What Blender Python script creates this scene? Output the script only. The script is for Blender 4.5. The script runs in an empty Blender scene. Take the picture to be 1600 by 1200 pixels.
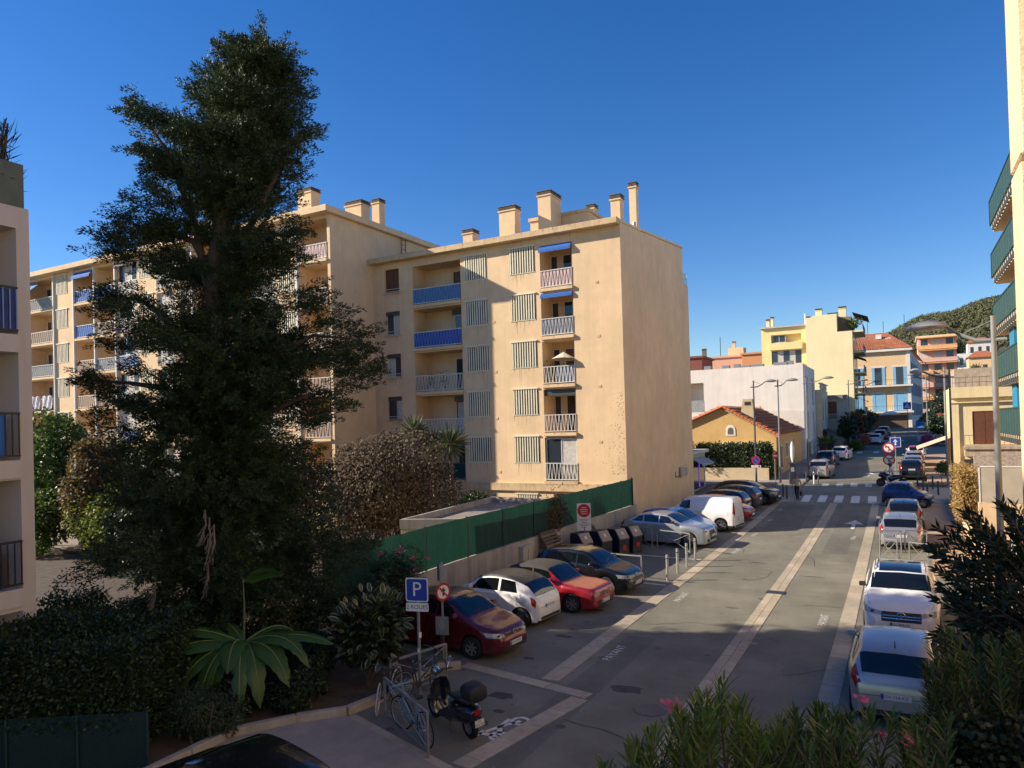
import bpy, bmesh, math, random
import numpy as np
from mathutils import Vector, Matrix
random.seed(7); rng = np.random.default_rng(7)
R_ = math.radians
scn = bpy.context.scene
COL = scn.collection

# ------------------------------------------------------------------ camera
CAM_H = 6.0
yaw, pitch, roll = R_(28.6), 0.012, 0.028
fw = Vector((-math.sin(yaw)*math.cos(pitch), math.cos(yaw)*math.cos(pitch), math.sin(pitch)))
rt = Vector((math.cos(yaw), math.sin(yaw), 0)); up = rt.cross(fw)
rt2 = rt*math.cos(roll) - up*math.sin(roll); up2 = up*math.cos(roll) + rt*math.sin(roll)
cd = bpy.data.cameras.new('camera'); cam = bpy.data.objects.new('camera', cd); COL.objects.link(cam)
m = Matrix.Identity(4)
for i in range(3):
    m[i][0] = rt2[i]; m[i][1] = up2[i]; m[i][2] = -fw[i]
m[2][3] = CAM_H
cam.matrix_world = m
cd.sensor_width = 36; cd.lens = 36*1110/1600; cd.shift_y = 53/1600
cd.clip_start = 0.1; cd.clip_end = 6000
scn.camera = cam

# ------------------------------------------------------------------ light
SUN_H = Vector((0.915, 0.403, 0)).normalized(); SUN_EL = R_(27.5)
w = bpy.data.worlds.new('World'); scn.world = w; w.use_nodes = True
nt = w.node_tree; nt.nodes.clear()
sky = nt.nodes.new('ShaderNodeTexSky'); sky.sky_type = 'NISHITA'; sky.sun_disc = False
sky.sun_elevation = SUN_EL; sky.sun_rotation = math.atan2(-SUN_H.x, -SUN_H.y)
sky.air_density = 1.0; sky.dust_density = 0.05; sky.ozone_density = 3.2; sky.altitude = 100
bg = nt.nodes.new('ShaderNodeBackground'); bg.inputs[1].default_value = 0.081
wo = nt.nodes.new('ShaderNodeOutputWorld')
hs = nt.nodes.new('ShaderNodeHueSaturation'); hs.inputs['Saturation'].default_value = 1.32; hs.inputs['Hue'].default_value = 0.512
nt.links.new(sky.outputs[0], hs.inputs['Color']); nt.links.new(hs.outputs[0], bg.inputs[0]); nt.links.new(bg.outputs[0], wo.inputs[0])
sd = bpy.data.lights.new('sun', 'SUN'); sd.energy = 4.5; sd.angle = R_(0.53); sd.color = (1, 0.87, 0.70)
so = bpy.data.objects.new('sun', sd); COL.objects.link(so)
sdir = Vector((SUN_H.x*math.cos(SUN_EL), SUN_H.y*math.cos(SUN_EL), -math.sin(SUN_EL)))
so.rotation_euler = sdir.to_track_quat('-Z', 'Y').to_euler(); so.location = (-60, -30, 60)
scn.view_settings.view_transform = 'Standard'; scn.view_settings.look = 'None'
scn.view_settings.gamma = 1; scn.view_settings.use_curve_mapping = False
scn.view_settings.exposure = 0.97
scn.render.engine = 'CYCLES'

# ------------------------------------------------------------------ materials
MATS = {}
def srgb(r, g, b):
    f = lambda c: (c/255/12.92) if c/255 <= 0.04045 else ((c/255+0.055)/1.055)**2.4
    return (f(r), f(g), f(b))
def M(name, col, rough=0.8, var=0.12, scale=2.0, bump=0.0, bscale=60, metal=0.0, streak=0.0, speck=0.0, coat=0.0, spec=0.5, blotch=0.0):
    if name in MATS: return MATS[name]
    mt = bpy.data.materials.new(name); mt.use_nodes = True
    n = mt.node_tree.nodes; l = mt.node_tree.links
    b = n['Principled BSDF']; b.inputs['Roughness'].default_value = rough; b.inputs['Metallic'].default_value = metal
    b.inputs['Specular IOR Level'].default_value = spec
    if coat: b.inputs['Coat Weight'].default_value = coat; b.inputs['Coat Roughness'].default_value = 0.04
    tc = n.new('ShaderNodeTexCoord')
    def noise(sc, detail=4, vec=None, rough_=0.55):
        t = n.new('ShaderNodeTexNoise'); t.inputs['Scale'].default_value = sc; t.inputs['Detail'].default_value = detail
        t.inputs['Roughness'].default_value = rough_
        l.new(vec or tc.outputs['Object'], t.inputs['Vector']); return t.outputs['Fac']
    def ramp(fac, a, c, p0=0.3, p1=0.7):
        t = n.new('ShaderNodeMapRange'); t.inputs[1].default_value = p0; t.inputs[2].default_value = p1
        t.inputs[3].default_value = a; t.inputs[4].default_value = c; l.new(fac, t.inputs[0]); return t.outputs[0]
    def mulv(a, bb):
        t = n.new('ShaderNodeMath'); t.operation = 'MULTIPLY'; l.new(a, t.inputs[0]); l.new(bb, t.inputs[1]); return t.outputs[0]
    f = ramp(noise(scale), 1-var, 1+var)
    if speck: f = mulv(f, ramp(noise(140, 2), 1-speck, 1+speck))
    if blotch: f = mulv(f, ramp(noise(0.23, 5, rough_=0.65), 1-blotch, 1+blotch*0.6, 0.38, 0.62))
    if streak:
        mp = n.new('ShaderNodeMapping'); mp.inputs['Scale'].default_value = (2.2, 2.2, 0.12)
        l.new(tc.outputs['Object'], mp.inputs['Vector'])
        f = mulv(f, ramp(noise(1.6, 6, mp.outputs[0], 0.7), 1-streak, 1.0, 0.32, 0.58))
    mx = n.new('ShaderNodeVectorMath'); mx.operation = 'SCALE'; mx.inputs[0].default_value = col
    l.new(f, mx.inputs['Scale']); l.new(mx.outputs[0], b.inputs['Base Color'])
    if rough > 0.12:
        l.new(ramp(noise(scale*3), rough*0.85, min(1, rough*1.15)), b.inputs['Roughness'])
    if bump:
        bp = n.new('ShaderNodeBump'); bp.inputs['Strength'].default_value = bump; bp.inputs['Distance'].default_value = 0.02
        l.new(noise(bscale, 5), bp.inputs['Height']); l.new(bp.outputs[0], b.inputs['Normal'])
    MATS[name] = mt; return mt
def leaf_mat(name, c0, c1, rough=0.5, trans=0.25, vein=None, spec=0.4):
    if name in MATS: return MATS[name]
    mt = bpy.data.materials.new(name); mt.use_nodes = True
    n = mt.node_tree.nodes; l = mt.node_tree.links
    b = n['Principled BSDF']; b.inputs['Roughness'].default_value = rough; b.inputs['Specular IOR Level'].default_value = spec
    ge = n.new('ShaderNodeNewGeometry'); mix = n.new('ShaderNodeMix'); mix.data_type = 'RGBA'
    mix.inputs[6].default_value = (*c0, 1); mix.inputs[7].default_value = (*c1, 1)
    l.new(ge.outputs['Random Per Island'], mix.inputs[0]); l.new(mix.outputs[2], b.inputs['Base Color'])
    tr = n.new('ShaderNodeBsdfTranslucent'); l.new(mix.outputs[2], tr.inputs[0])
    ms = n.new('ShaderNodeMixShader'); ms.inputs[0].default_value = trans
    l.new(b.outputs[0], ms.inputs[1]); l.new(tr.outputs[0], ms.inputs[2])
    l.new(ms.outputs[0], n['Material Output'].inputs[0])
    MATS[name] = mt; return mt
def glass_mat(name, col=(0.012, 0.015, 0.02), rough=0.03, spec=0.6):
    if name in MATS: return MATS[name]
    return M(name, col, rough, var=0.05, scale=0.5, spec=spec, coat=0.0)

cream = M('cream_render', (0.73, 0.53, 0.315), 0.9, 0.06, 1.1, bump=0.25, bscale=18, streak=0.07, blotch=0.07)
cream2 = M('cream_band', (0.62, 0.45, 0.26), 0.9, 0.1, 1.5, streak=0.22)
palecream = M('pale_render', (0.60, 0.52, 0.45), 0.9, 0.05, 0.6, bump=0.1, streak=0.06)
white_met = M('white_metal', (0.62, 0.60, 0.55), 0.5, 0.06)
slat_m = M('slat_cream', (0.70, 0.66, 0.50), 0.6, 0.08)
dark_in = M('interior_dark', (0.03, 0.028, 0.026), 0.9)
glass = glass_mat('window_glass', (0.03, 0.04, 0.055), 0.04)
curtain = M('curtain', (0.50, 0.47, 0.42), 0.9, 0.2, 6)
wood_br = M('brown_shutter', (0.13, 0.045, 0.022), 0.6, 0.2, 6)
bar_b = M('pale_blue_bar', (0.20, 0.32, 0.52), 0.6)
blue_p = M('blue_panel', (0.03, 0.16, 0.55), 0.6, 0.15, 3)
blue_d = M('dark_blue_panel', (0.012, 0.035, 0.17), 0.6, 0.2, 3)
blue_aw = M('blue_awning', (0.02, 0.12, 0.42), 0.8, 0.1, 3)
grey_p = M('grey_panel', (0.36, 0.37, 0.37), 0.7, 0.15, 3)
pinkw = M('pinkish_panel', (0.62, 0.48, 0.44), 0.7, 0.12, 3)
black_m = M('black_metal', (0.012, 0.013, 0.016), 0.45, 0.1)
dgrey = M('dark_grey_metal', (0.05, 0.055, 0.06), 0.45, 0.1)
steel = M('galvanised_steel', (0.42, 0.42, 0.40), 0.42, 0.1, 6, metal=0.6)
greypaint = M('grey_paint', (0.21, 0.215, 0.215), 0.5, 0.08, 4)
concrete = M('concrete', (0.40, 0.36, 0.31), 0.9, 0.12, 1.2, bump=0.2, streak=0.35)
greybox = M('grey_beige_plastic', (0.46, 0.43, 0.36), 0.6, 0.06)
slate = M('chimney_cap', (0.13, 0.105, 0.085), 0.8, 0.2, 5)
asphalt = M('asphalt', (0.180, 0.170, 0.130), 0.88, 0.15, 0.9, bump=0.35, bscale=160, speck=0.30, blotch=0.22)
asphalt_p = M('asphalt_patch', (0.140, 0.134, 0.108), 0.88, 0.12, 0.9, bump=0.35, bscale=160, speck=0.22, blotch=0.2)
stone_m = [M('paving_stone_%d' % i, c, 0.85, 0.12, 5, bump=0.2, bscale=80, blotch=0.18) for i, c in enumerate([(0.41, 0.35, 0.25), (0.385, 0.325, 0.23), (0.44, 0.375, 0.275), (0.375, 0.325, 0.25)])]
kerb_m = M('kerb_stone', (0.42, 0.36, 0.28), 0.85, 0.15, 4, bump=0.2, bscale=60, streak=0.15)
paint_w = M('road_paint', (0.62, 0.60, 0.56), 0.8, 0.22, 9, blotch=0.2)
terra = M('terracotta_paving', (0.40, 0.27, 0.175), 0.9, 0.12, 2.5, speck=0.15, blotch=0.12)
sidew = M('pavement_concrete', (0.33, 0.285, 0.235), 0.9, 0.12, 2, bump=0.2, speck=0.15, blotch=0.15)
soil = M('soil', (0.075, 0.055, 0.038), 0.95, 0.3, 3, bump=0.6, bscale=20, speck=0.3)
gravel = M('gravel', (0.26, 0.22, 0.19), 0.95, 0.25, 6, bump=0.8, bscale=50, speck=0.4)

# ------------------------------------------------------------------ helpers
def gz(Y):
    if Y < 28: return 0.0
    if Y < 48: return 0.028*(Y-28)**2/40
    if Y < 180: return 0.028*(Y-38)
    return 0.028*142 + 0.012*(Y-180)
ORG = {}
def P3(*a): return Vector(a)
def tagit(o, label, cat, group=None, kind=None):
    if label: o['label'] = label
    if cat: o['category'] = cat
    if group: o['group'] = group
    if kind: o['kind'] = kind
    return o
def thing(name, label, cat, loc=(0, 0, 0), rotz=0.0, group=None):
    o = bpy.data.objects.new(name, None); COL.objects.link(o); o.empty_display_size = 0.2
    o.location = loc; o.rotation_euler = (0, 0, rotz); ORG[o.name] = Vector(loc)
    return tagit(o, label, cat, group)
def link_mesh(name, me, mat=None, parent=None, loc=(0, 0, 0), rot=None, scale=None, smooth=False):
    o = bpy.data.objects.new(name, me); COL.objects.link(o)
    if mat is not None and len(me.materials) == 0:
        for x in (mat if isinstance(mat, (list, tuple)) else [mat]): me.materials.append(x)
    o.location = loc
    if rot: o.rotation_euler = rot
    if scale: o.scale = scale
    if parent is not None: o.parent = parent; ORG[o.name] = ORG.get(parent.name, Vector((0, 0, 0)))
    else: ORG[o.name] = Vector((0, 0, 0))
    return o
class MB:
    """collects verts and faces (world or local coordinates) for one mesh"""
    def __init__(s): s.v = []; s.f = []; s.mi = []
    def add(s, vs, fs, mi=0):
        k = len(s.v); s.v += [tuple(v) for v in vs]; s.f += [tuple(i+k for i in f) for f in fs]; s.mi += [mi]*len(fs); return s
    def box(s, x0, x1, y0, y1, z0, z1, mi=0):
        if x0 > x1: x0, x1 = x1, x0
        if y0 > y1: y0, y1 = y1, y0
        if z0 > z1: z0, z1 = z1, z0
        return s.add([(x0, y0, z0), (x1, y0, z0), (x1, y1, z0), (x0, y1, z0), (x0, y0, z1), (x1, y0, z1), (x1, y1, z1), (x0, y1, z1)],
                     [(0, 3, 2, 1), (4, 5, 6, 7), (0, 1, 5, 4), (1, 2, 6, 5), (2, 3, 7, 6), (3, 0, 4, 7)], mi)
    def obox(s, c, ax, ay, az, mi=0):
        c = Vector(c); ax = Vector(ax); ay = Vector(ay); az = Vector(az); vs = []
        for k in (-1, 1):
            for i, j in ((-1, -1), (1, -1), (1, 1), (-1, 1)): vs.append(c+ax*i+ay*j+az*k)
        return s.add(vs, [(0, 3, 2, 1), (4, 5, 6, 7), (0, 1, 5, 4), (1, 2, 6, 5), (2, 3, 7, 6), (3, 0, 4, 7)], mi)
    def bar(s, a, b, w, h, mi=0):
        a = Vector(a); b = Vector(b); d = (b-a); L = d.length
        if L < 1e-6: return s
        d /= L; up_ = Vector((0, 0, 1)) if abs(d.z) < 0.9 else Vector((0, 1, 0))
        sx = d.cross(up_).normalized(); sy = sx.cross(d)
        return s.obox((a+b)/2, d*L/2, sx*w/2, sy*h/2, mi)
    def tube(s, pts, r, n=8, mi=0, cap=True, closed=False):
        pts = [Vector(p) for p in pts]; N = len(pts); rs = r if isinstance(r, (list, tuple)) else [r]*N
        k = len(s.v); prev = None
        for i, p in enumerate(pts):
            if closed: t = (pts[(i+1) % N]-pts[i-1])
            else: t = (pts[min(i+1, N-1)]-pts[max(i-1, 0)])
            t.normalize()
            if prev is None:
                a = t.cross(Vector((0, 0, 1)))
                if a.length < 0.1: a = t.cross(Vector((0, 1, 0)))
            else: a = prev-t*prev.dot(t)
            a.normalize(); prev = a; b = t.cross(a)
            for j in range(n):
                an = 2*math.pi*j/n; s.v.append(tuple(p+a*math.cos(an)*rs[i]+b*math.sin(an)*rs[i]))
        rings = N if closed else N-1
        for i in range(rings):
            i2 = (i+1) % N
            for j in range(n):
                j2 = (j+1) % n
                s.f.append((k+i*n+j, k+i*n+j2, k+i2*n+j2, k+i2*n+j)); s.mi.append(mi)
        if cap and not closed:
            s.f.append(tuple(k+j for j in range(n))[::-1]); s.mi.append(mi)
            s.f.append(tuple(k+(N-1)*n+j for j in range(n))); s.mi.append(mi)
        return s
    def lathe(s, prof, o=(0, 0, 0), axis='z', n=16, mi=0):
        o = Vector(o); k = len(s.v)
        for (r, h) in prof:
            for j in range(n):
                a = 2*math.pi*j/n; c, d = r*math.cos(a), r*math.sin(a)
                s.v.append(tuple(o+(Vector((c, d, h)) if axis == 'z' else Vector((c, h, d)) if axis == 'y' else Vector((h, c, d)))))
        for i in range(len(prof)-1):
            for j in range(n):
                j2 = (j+1) % n; s.f.append((k+i*n+j, k+i*n+j2, k+(i+1)*n+j2, k+(i+1)*n+j)); s.mi.append(mi)
        return s
    def prism(s, poly, h0, h1, mi=0):
        """poly: list of 3-D points (planar); extruded from +h0 to +h1 (vectors)"""
        n = len(poly); h0 = Vector(h0); h1 = Vector(h1)
        vs = [Vector(p)+h0 for p in poly]+[Vector(p)+h1 for p in poly]
        fs = [tuple(range(n))[::-1], tuple(range(n, 2*n))]+[(i, (i+1) % n, n+(i+1) % n, n+i) for i in range(n)]
        return s.add(vs, fs, mi)
    def quad(s, a, b, c, d, mi=0): return s.add([a, b, c, d], [(0, 1, 2, 3)], mi)
    def mesh(s, name, mats=None, off=Vector((0, 0, 0)), smooth=False, fix=True, bevel=0):
        me = bpy.data.meshes.new(name)
        me.from_pydata([(x-off.x, y-off.y, z-off.z) for x, y, z in s.v], [], s.f)
        if mats is not None:
            for x in (mats if isinstance(mats, (list, tuple)) else [mats]): me.materials.append(x)
        if any(s.mi): me.polygons.foreach_set('material_index', s.mi)
        if fix or bevel:
            bm = bmesh.new(); bm.from_mesh(me)
            if fix: bmesh.ops.recalc_face_normals(bm, faces=bm.faces)
            if bevel:
                es = [e for e in bm.edges if len(e.link_faces) == 2 and e.calc_face_angle(0) > 0.5]
                bmesh.ops.bevel(bm, geom=es, offset=bevel, segments=1, profile=0.5, affect='EDGES', clamp_overlap=True)
            bm.to_mesh(me); bm.free()
        if smooth:
            me.polygons.foreach_set('use_smooth', [True]*len(me.polygons)); me.set_sharp_from_angle(angle=R_(38))
        me.update(); return me
    def build(s, name, mats, parent=None, smooth=False, fix=True, bevel=0, kind=None, local=False):
        off = Vector((0, 0, 0)) if (parent is None or local) else ORG.get(parent.name, Vector((0, 0, 0)))
        o = link_mesh(name, s.mesh(name, mats, off, smooth, fix, bevel), None, parent)
        if kind: o['kind'] = kind
        return o
def single(name, mb, mats, label, cat, loc, group=None, smooth=False, kind=None, bevel=0):
    """a thing of one mesh, origin at loc"""
    loc = Vector(loc); o = link_mesh(name, mb.mesh(name, mats, loc, smooth, True, bevel)); o.location = loc
    ORG[o.name] = loc; return tagit(o, label, cat, group, kind)
def copy_tree(o, parent=None):
    c = o.copy(); COL.objects.link(c); c.parent = parent; ORG[c.name] = ORG.get(o.name, Vector((0, 0, 0)))
    for ch in list(o.children): copy_tree(ch, c)
    return c
def text_mesh(txt, size, depth=0.0, align='CENTER'):
    cu = bpy.data.curves.new('t', 'FONT'); cu.body = txt; cu.size = size; cu.extrude = depth; cu.align_x = align; cu.align_y = 'CENTER'
    cu.resolution_u = 3
    ob = bpy.data.objects.new('t', cu); COL.objects.link(ob)
    dg = bpy.context.evaluated_depsgraph_get(); me = bpy.data.meshes.new_from_object(ob.evaluated_get(dg))
    bpy.data.objects.remove(ob); bpy.data.curves.remove(cu); return me
def np_mesh(name, verts, quads, mats, parent=None, smooth=False, tri=False):
    verts = np.asarray(verts, dtype=np.float32); quads = np.asarray(quads, dtype=np.int32)
    if parent is not None: verts = verts - np.array(ORG[parent.name], dtype=np.float32)
    k = quads.shape[1]; me = bpy.data.meshes.new(name)
    me.vertices.add(len(verts)); me.vertices.foreach_set('co', verts.ravel())
    me.loops.add(quads.size); me.loops.foreach_set('vertex_index', quads.ravel())
    me.polygons.add(len(quads)); me.polygons.foreach_set('loop_start', np.arange(0, quads.size, k, dtype=np.int32))
    me.update(calc_edges=True)
    for x in (mats if isinstance(mats, (list, tuple)) else [mats]): me.materials.append(x)
    if smooth: me.polygons.foreach_set('use_smooth', [True]*len(me.polygons))
    return link_mesh(name, me, None, parent)
def sheet(name, x0, x1, y0, y1, dz, mat, kind='structure', parent=None, step=4.0, xs=None):
    """ground-following sheet"""
    n = max(1, int((y1-y0)/step)); mb = MB()
    for i in range(n):
        a = y0+(y1-y0)*i/n; b = y0+(y1-y0)*(i+1)/n
        mb.quad((x0, a, gz(a)+dz), (x1, a, gz(a)+dz), (x1, b, gz(b)+dz), (x0, b, gz(b)+dz))
    o = mb.build(name, mat, parent, fix=False)
    if parent is None: o['kind'] = kind
    return o
def poly_sheet(name, pts, dz, mat, parent=None, kind='structure'):
    mb = MB(); mb.add([(x, y, gz(y)+dz) for x, y in pts], [tuple(range(len(pts)))])
    o = mb.build(name, mat, parent, fix=False)
    if parent is None: o['kind'] = kind
    return o
# ================================================================== SETTING
mb = MB()
ys = [-120, -60, 0, 28, 30, 33, 36, 40, 44, 48, 60, 90, 120, 150, 180, 260, 400, 700, 1200, 3000]
for a, b in zip(ys[:-1], ys[1:]):
    za, zb = gz(min(a, 700))-0.04, gz(min(b, 700))-0.04
    mb.quad((-1500, a, za), (1500, a, za), (1500, b, zb), (-1500, b, zb))
ground = mb.build('ground', soil, fix=False); ground['kind'] = 'structure'
road = sheet('road', -13.82, 1.0, -30, 63, 0.0, asphalt, step=2)
# far street beyond the crossing, bearing slightly right
mb = MB()
CL = [(63, -7.4, 1.4), (75, -6.6, 1.6), (90, -5.6, 1.9), (105, -4.6, 2.2), (130, -3.4, 2.6), (150, -2.6, 3.0), (172, -2.0, 12)]
for (a, l0, r0), (b, l1, r1) in zip(CL[:-1], CL[1:]):
    mb.quad((l0, a, gz(a)+.001), (r0, a, gz(a)+.001), (r1, b, gz(b)+.001), (l1, b, gz(b)+.001))
o = mb.build('street', asphalt, fix=False); o['kind'] = 'structure'
poly_sheet('side_street', [(-60, 53.5), (-13.82, 53.5), (-13.82, 60.5), (-60, 60.5)], 0.0, asphalt_p)
poly_sheet('driveway', [(1.0, 21.5), (9, 21.5), (9, 29.6), (1.0, 30.6)], 0.0, asphalt)
# worn darker repair strips in the asphalt
for k, (x0, x1, y0, y1) in enumerate([(-6.9, -6.1, 9, 19.2), (-13.6, -7.7, 26.0, 31.6), (-3.2, -2.2, 34, 46), (-6.7, -4.9, 41, 50)]):
    sheet('asphalt_repair', x0, x1, y0, y1, 0.003, asphalt_p, parent=road, step=2)
# pavements
def slab_sheet(name, pts, top, mat, parent=None):
    mb = MB(); n = len(pts)
    mb.add([(x, y, gz(y)+top) for x, y in pts]+[(x, y, gz(y)-0.05) for x, y in pts],
           [tuple(range(n))]+[(i, n+i, n+(i+1) % n, (i+1) % n) for i in range(n)])
    o = mb.build(name, mat, parent, fix=True)
    if parent is None: o['kind'] = 'structure'
    return o
slab_sheet('pavement_right', [(1.0, 30.6), (6, 30.2), (6, 36), (6, 42), (6, 48), (6, 52), (1.0, 52), (1.0, 48), (1.0, 42), (1.0, 36)], 0.03, terra)
slab_sheet('pavement_crossing', [(1.0, 52.02), (7, 52.02), (7, 60.5), (1.0, 60.5)], 0.05, sidew)
slab_sheet('pavement_far_right', [(1.75, 63), (9, 63), (9, 80), (9, 104), (2.2, 104), (1.9, 80)], 0.1, terra)
slab_sheet('pavement_left', [(-30, 60.5), (-7.0, 60.5), (-7.0, 63), (-6.95, 66.5), (-30, 66.5)], 0.1, sidew)
slab_sheet('pavement_far_left', [(-10, 66.6), (-7.3, 66.6), (-6.6, 80), (-5.5, 100), (-4.2, 130), (-14, 130), (-10, 100)], 0.1, sidew)
slab_sheet('pavement_corner', [(-13.8, 50.9), (-7.3, 50.9), (-6.55, 51.6), (-6.6, 52.6), (-7.4, 53.4), (-13.8, 53.4)], 0.08, sidew)
slab_sheet('pavement_near', [(-10.45, 11.45), (-7.25, 10.35), (-5.9, 9.9), (-6.2, 2), (-11.5, 2), (-11.75, 9.75), (-11.15, 10.7)], 0.02, sidew)
# garden soil
slab_sheet('garden_bed', [(-13.9, 16.4), (-10.35, 14.75), (-10.2, 12.6), (-10.45, 11.5), (-11.15, 10.75), (-11.8, 9.7), (-11.7, 4), (-30, 4), (-30, 32.5), (-13.9, 36.8)], 0.06, soil)
poly_sheet('gravel_path', [(-60, 26), (-30, 20), (-28, 26), (-58, 36)], 0.07, gravel)

# ------------------------------------------------ stone bands set in the asphalt (pieces are children of the road)
def band(x0, x1, y0, y1, step, far=45):
    y = y0; i = 0
    mes = {}
    while y < y1:
        L = step*random.uniform(0.8, 1.25); b = min(y+L, y1)
        if y > far: b = y1
        mbb = MB(); e = 0.012; n = 1 if b-y < 3 else 6
        for q in range(n):
            a0 = y+(b-y)*q/n; b0 = y+(b-y)*(q+1)/n
            za, zb = gz(a0)+0.012, gz(b0)+0.012
            mbb.add([(x0, a0+(e if q == 0 else 0), za), (x1, a0+(e if q == 0 else 0), za), (x1, b0-(e if q == n-1 else 0), zb), (x0, b0-(e if q == n-1 else 0), zb),
                     (x0, a0, za-.03), (x1, a0, za-.03), (x1, b0, zb-.03), (x0, b0, zb-.03)], [(0, 1, 2, 3), (0, 4, 5, 1), (1, 5, 6, 2), (2, 6, 7, 3), (3, 7, 4, 0)])
        mbb.build('paving_stone', random.choice(stone_m), road, fix=False)
        y = b; i += 1
def dband(p, q, wd, step):
    p = Vector((*p, 0)); q = Vector((*q, 0)); d = (q-p); L = d.length; d /= L; s = Vector((-d.y, d.x, 0))*wd/2; t = 0
    while t < L:
        b = min(L, t+step*random.uniform(0.8, 1.2)); a0 = p+d*(t+.008); b0 = p+d*(b-.008)
        MB().prism([a0-s, b0-s, b0+s, a0+s], (0, 0, -.02), (0, 0, .012)).build('paving_stone', random.choice(stone_m), road)
        t = b
band(-7.64, -7.20, 15.1, 51.0, 1.0)
band(-4.18, -3.95, 2, 51.2, 0.8); band(-3.937, -3.70, 2.3, 51.2, 0.8)
band(-1.72, -1.30, 9, 52, 1.0)
dband((-9.85, 15.2), (-7.3, 14.75), 0.34, 1.0); dband((-7.28, 14.74), (-6.2, 14.55), 0.34, 1.0)
dband((-6.33, 14.35), (-7.02, 10.6), 0.42, 0.9)
dband((-10.35, 11.42), (-7.2, 10.35), 0.36, 0.9); dband((-7.18, 10.33), (-4.3, 9.35), 0.36, 0.9)
# drain grates and covers in the road
def grate(x, y, w_, l_):
    t = thing('drain_grate', 'black iron drain grate across the middle stone band of the road', 'drain grate', (x, y, gz(y)))
    MB().box(x-w_/2, x+w_/2, y-l_/2, y+l_/2, gz(y)+.014, gz(y)+.018).build('backing', black_m, t)
    mb = MB()
    for i in range(9): mb.box(x-w_/2+w_*i/9+.006, x-w_/2+w_*(i+.6)/9, y-l_/2, y+l_/2, gz(y)+.018, gz(y)+.026)
    mb.build('bars', dgrey, t)
grate(-3.93, 25.9, .62, .42)
mb = MB(); mb.lathe([(0.0, .012), (.30, .012), (.34, .010), (.36, 0.0)], (-4.75, 14.4, 0), 'z', 24)
single('manhole_cover', mb, dgrey, 'round iron manhole cover in the shaded road above the oleander tips', 'manhole', (-4.75, 14.4, 0))
mb = MB(); mb.lathe([(0.0, .012), (.30, .012), (.34, .010), (.36, 0.0)], (-2.6, 58.0, gz(58)), 'z', 24)
single('manhole_cover', mb, dgrey, 'iron manhole cover between the two zebra crossings', 'manhole', (-2.6, 58.0, gz(58)))

# ------------------------------------------------ painted markings
def paint(name, pts, parent=road, dz=0.0065):
    mb = MB(); mb.add([(x, y, gz(y)+dz) for x, y in pts], [tuple(range(len(pts)))]); return mb.build(name, paint_w, parent, fix=False)
for i in range(5):
    x = -6.05+i*1.02; paint('crossing_bar', [(x, 51.4), (x+.52, 51.4), (x+.42, 55.0), (x-.10, 55.0)])
for i in range(5):
    x = -5.55+i*1.02; paint('crossing_bar', [(x, 60.6), (x+.5, 60.6), (x+.45, 62.6), (x-.05, 62.6)])
def arrow(x, y, s):
    paint('lane_arrow', [(x-.07*s, y), (x+.07*s, y), (x+.07*s, y+1.3*s), (x+.38*s, y+1.3*s), (x, y+2.5*s), (x-.38*s, y+1.3*s), (x-.07*s, y+1.3*s)])
arrow(-2.35, 41.2, 1.25); arrow(-2.5, 68.5, 1.3); arrow(-1.0, 133, 1.6)
for x in (-4.7, -2.9): paint('crossing_bar', [(x, 95), (x+.6, 95), (x+.6, 98), (x, 98)])
for i in range(4): paint('crossing_bar', [(-3.4+i*1.1, 118), (-2.8+i*1.1, 118), (-2.8+i*1.1, 121.5), (-3.4+i*1.1, 121.5)])
# parking bay lines
for (p, q, w_) in [((-9.0, 25.75), (-7.72, 25.62), .14), ((-10.6, 31.05), (-7.72, 30.85), .14), ((-9.3, 44.0), (-7.75, 43.9), .12), ((-9.3, 48.6), (-7.75, 48.5), .12), ((-9.3, 46.2), (-7.75, 46.1), .12)]:
    paint('bay_line', [(p[0], p[1]-w_/2), (q[0], q[1]-w_/2), (q[0], q[1]+w_/2), (p[0], p[1]+w_/2)])
def road_text(txt, x, y, size, ang):
    me = text_mesh(txt, size); o = link_mesh('painted_lettering', me, paint_w, road)
    o.location = (x, y, gz(y)+.0068); o.rotation_euler = (0, 0, ang)
for (x, y) in [(-6.72, 17.6), (-6.72, 24.1), (-6.72, 33.4), (-6.72, 38.2), (-6.72, 43.4), (-6.72, 47.6)]: road_text('PAYANT', x, y, .34, R_(90))
for (x, y) in [(-2.15, 22.9), (-2.15, 38.6)]: road_text('PAYANT', x, y, .34, R_(90))
# bicycle pictogram in the two-wheeler bay
def disc_ring(cx, cy, r0, r1, n=20):
    mb = MB(); vs = []
    for j in range(n):
        a = 2*math.pi*j/n; vs += [(cx+r0*math.cos(a), cy+r0*math.sin(a), .007), (cx+r1*math.cos(a), cy+r1*math.sin(a), .007)]
    mb.add(vs, [(2*j, 2*j+1, (2*j+3) % (2*n), (2*j+2) % (2*n)) for j in range(n)]); return mb
pic = MB()
for cx, cy in ((-6.95, 12.75), (-7.0, 11.95)):
    r = disc_ring(cx, cy, .13, .21); pic.add(r.v, r.f)
for a, b in [((-6.95, 12.75), (-7.2, 12.35)), ((-7.2, 12.35), (-7.0, 11.95)), ((-7.2, 12.35), (-7.35, 12.0)), ((-7.0, 11.95), (-7.42, 11.9)), ((-7.2, 12.75), (-7.2, 12.3)), ((-7.42, 11.8), (-7.40, 12.05))]:
    a = Vector((*a, .007)); b = Vector((*b, .007)); d = (b-a).normalized(); s = Vector((-d.y, d.x, 0))*.05
    pic.quad(a-s, b-s, b+s, a+s)
pic.build('bicycle_pictogram', paint_w, road, fix=False)
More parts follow.
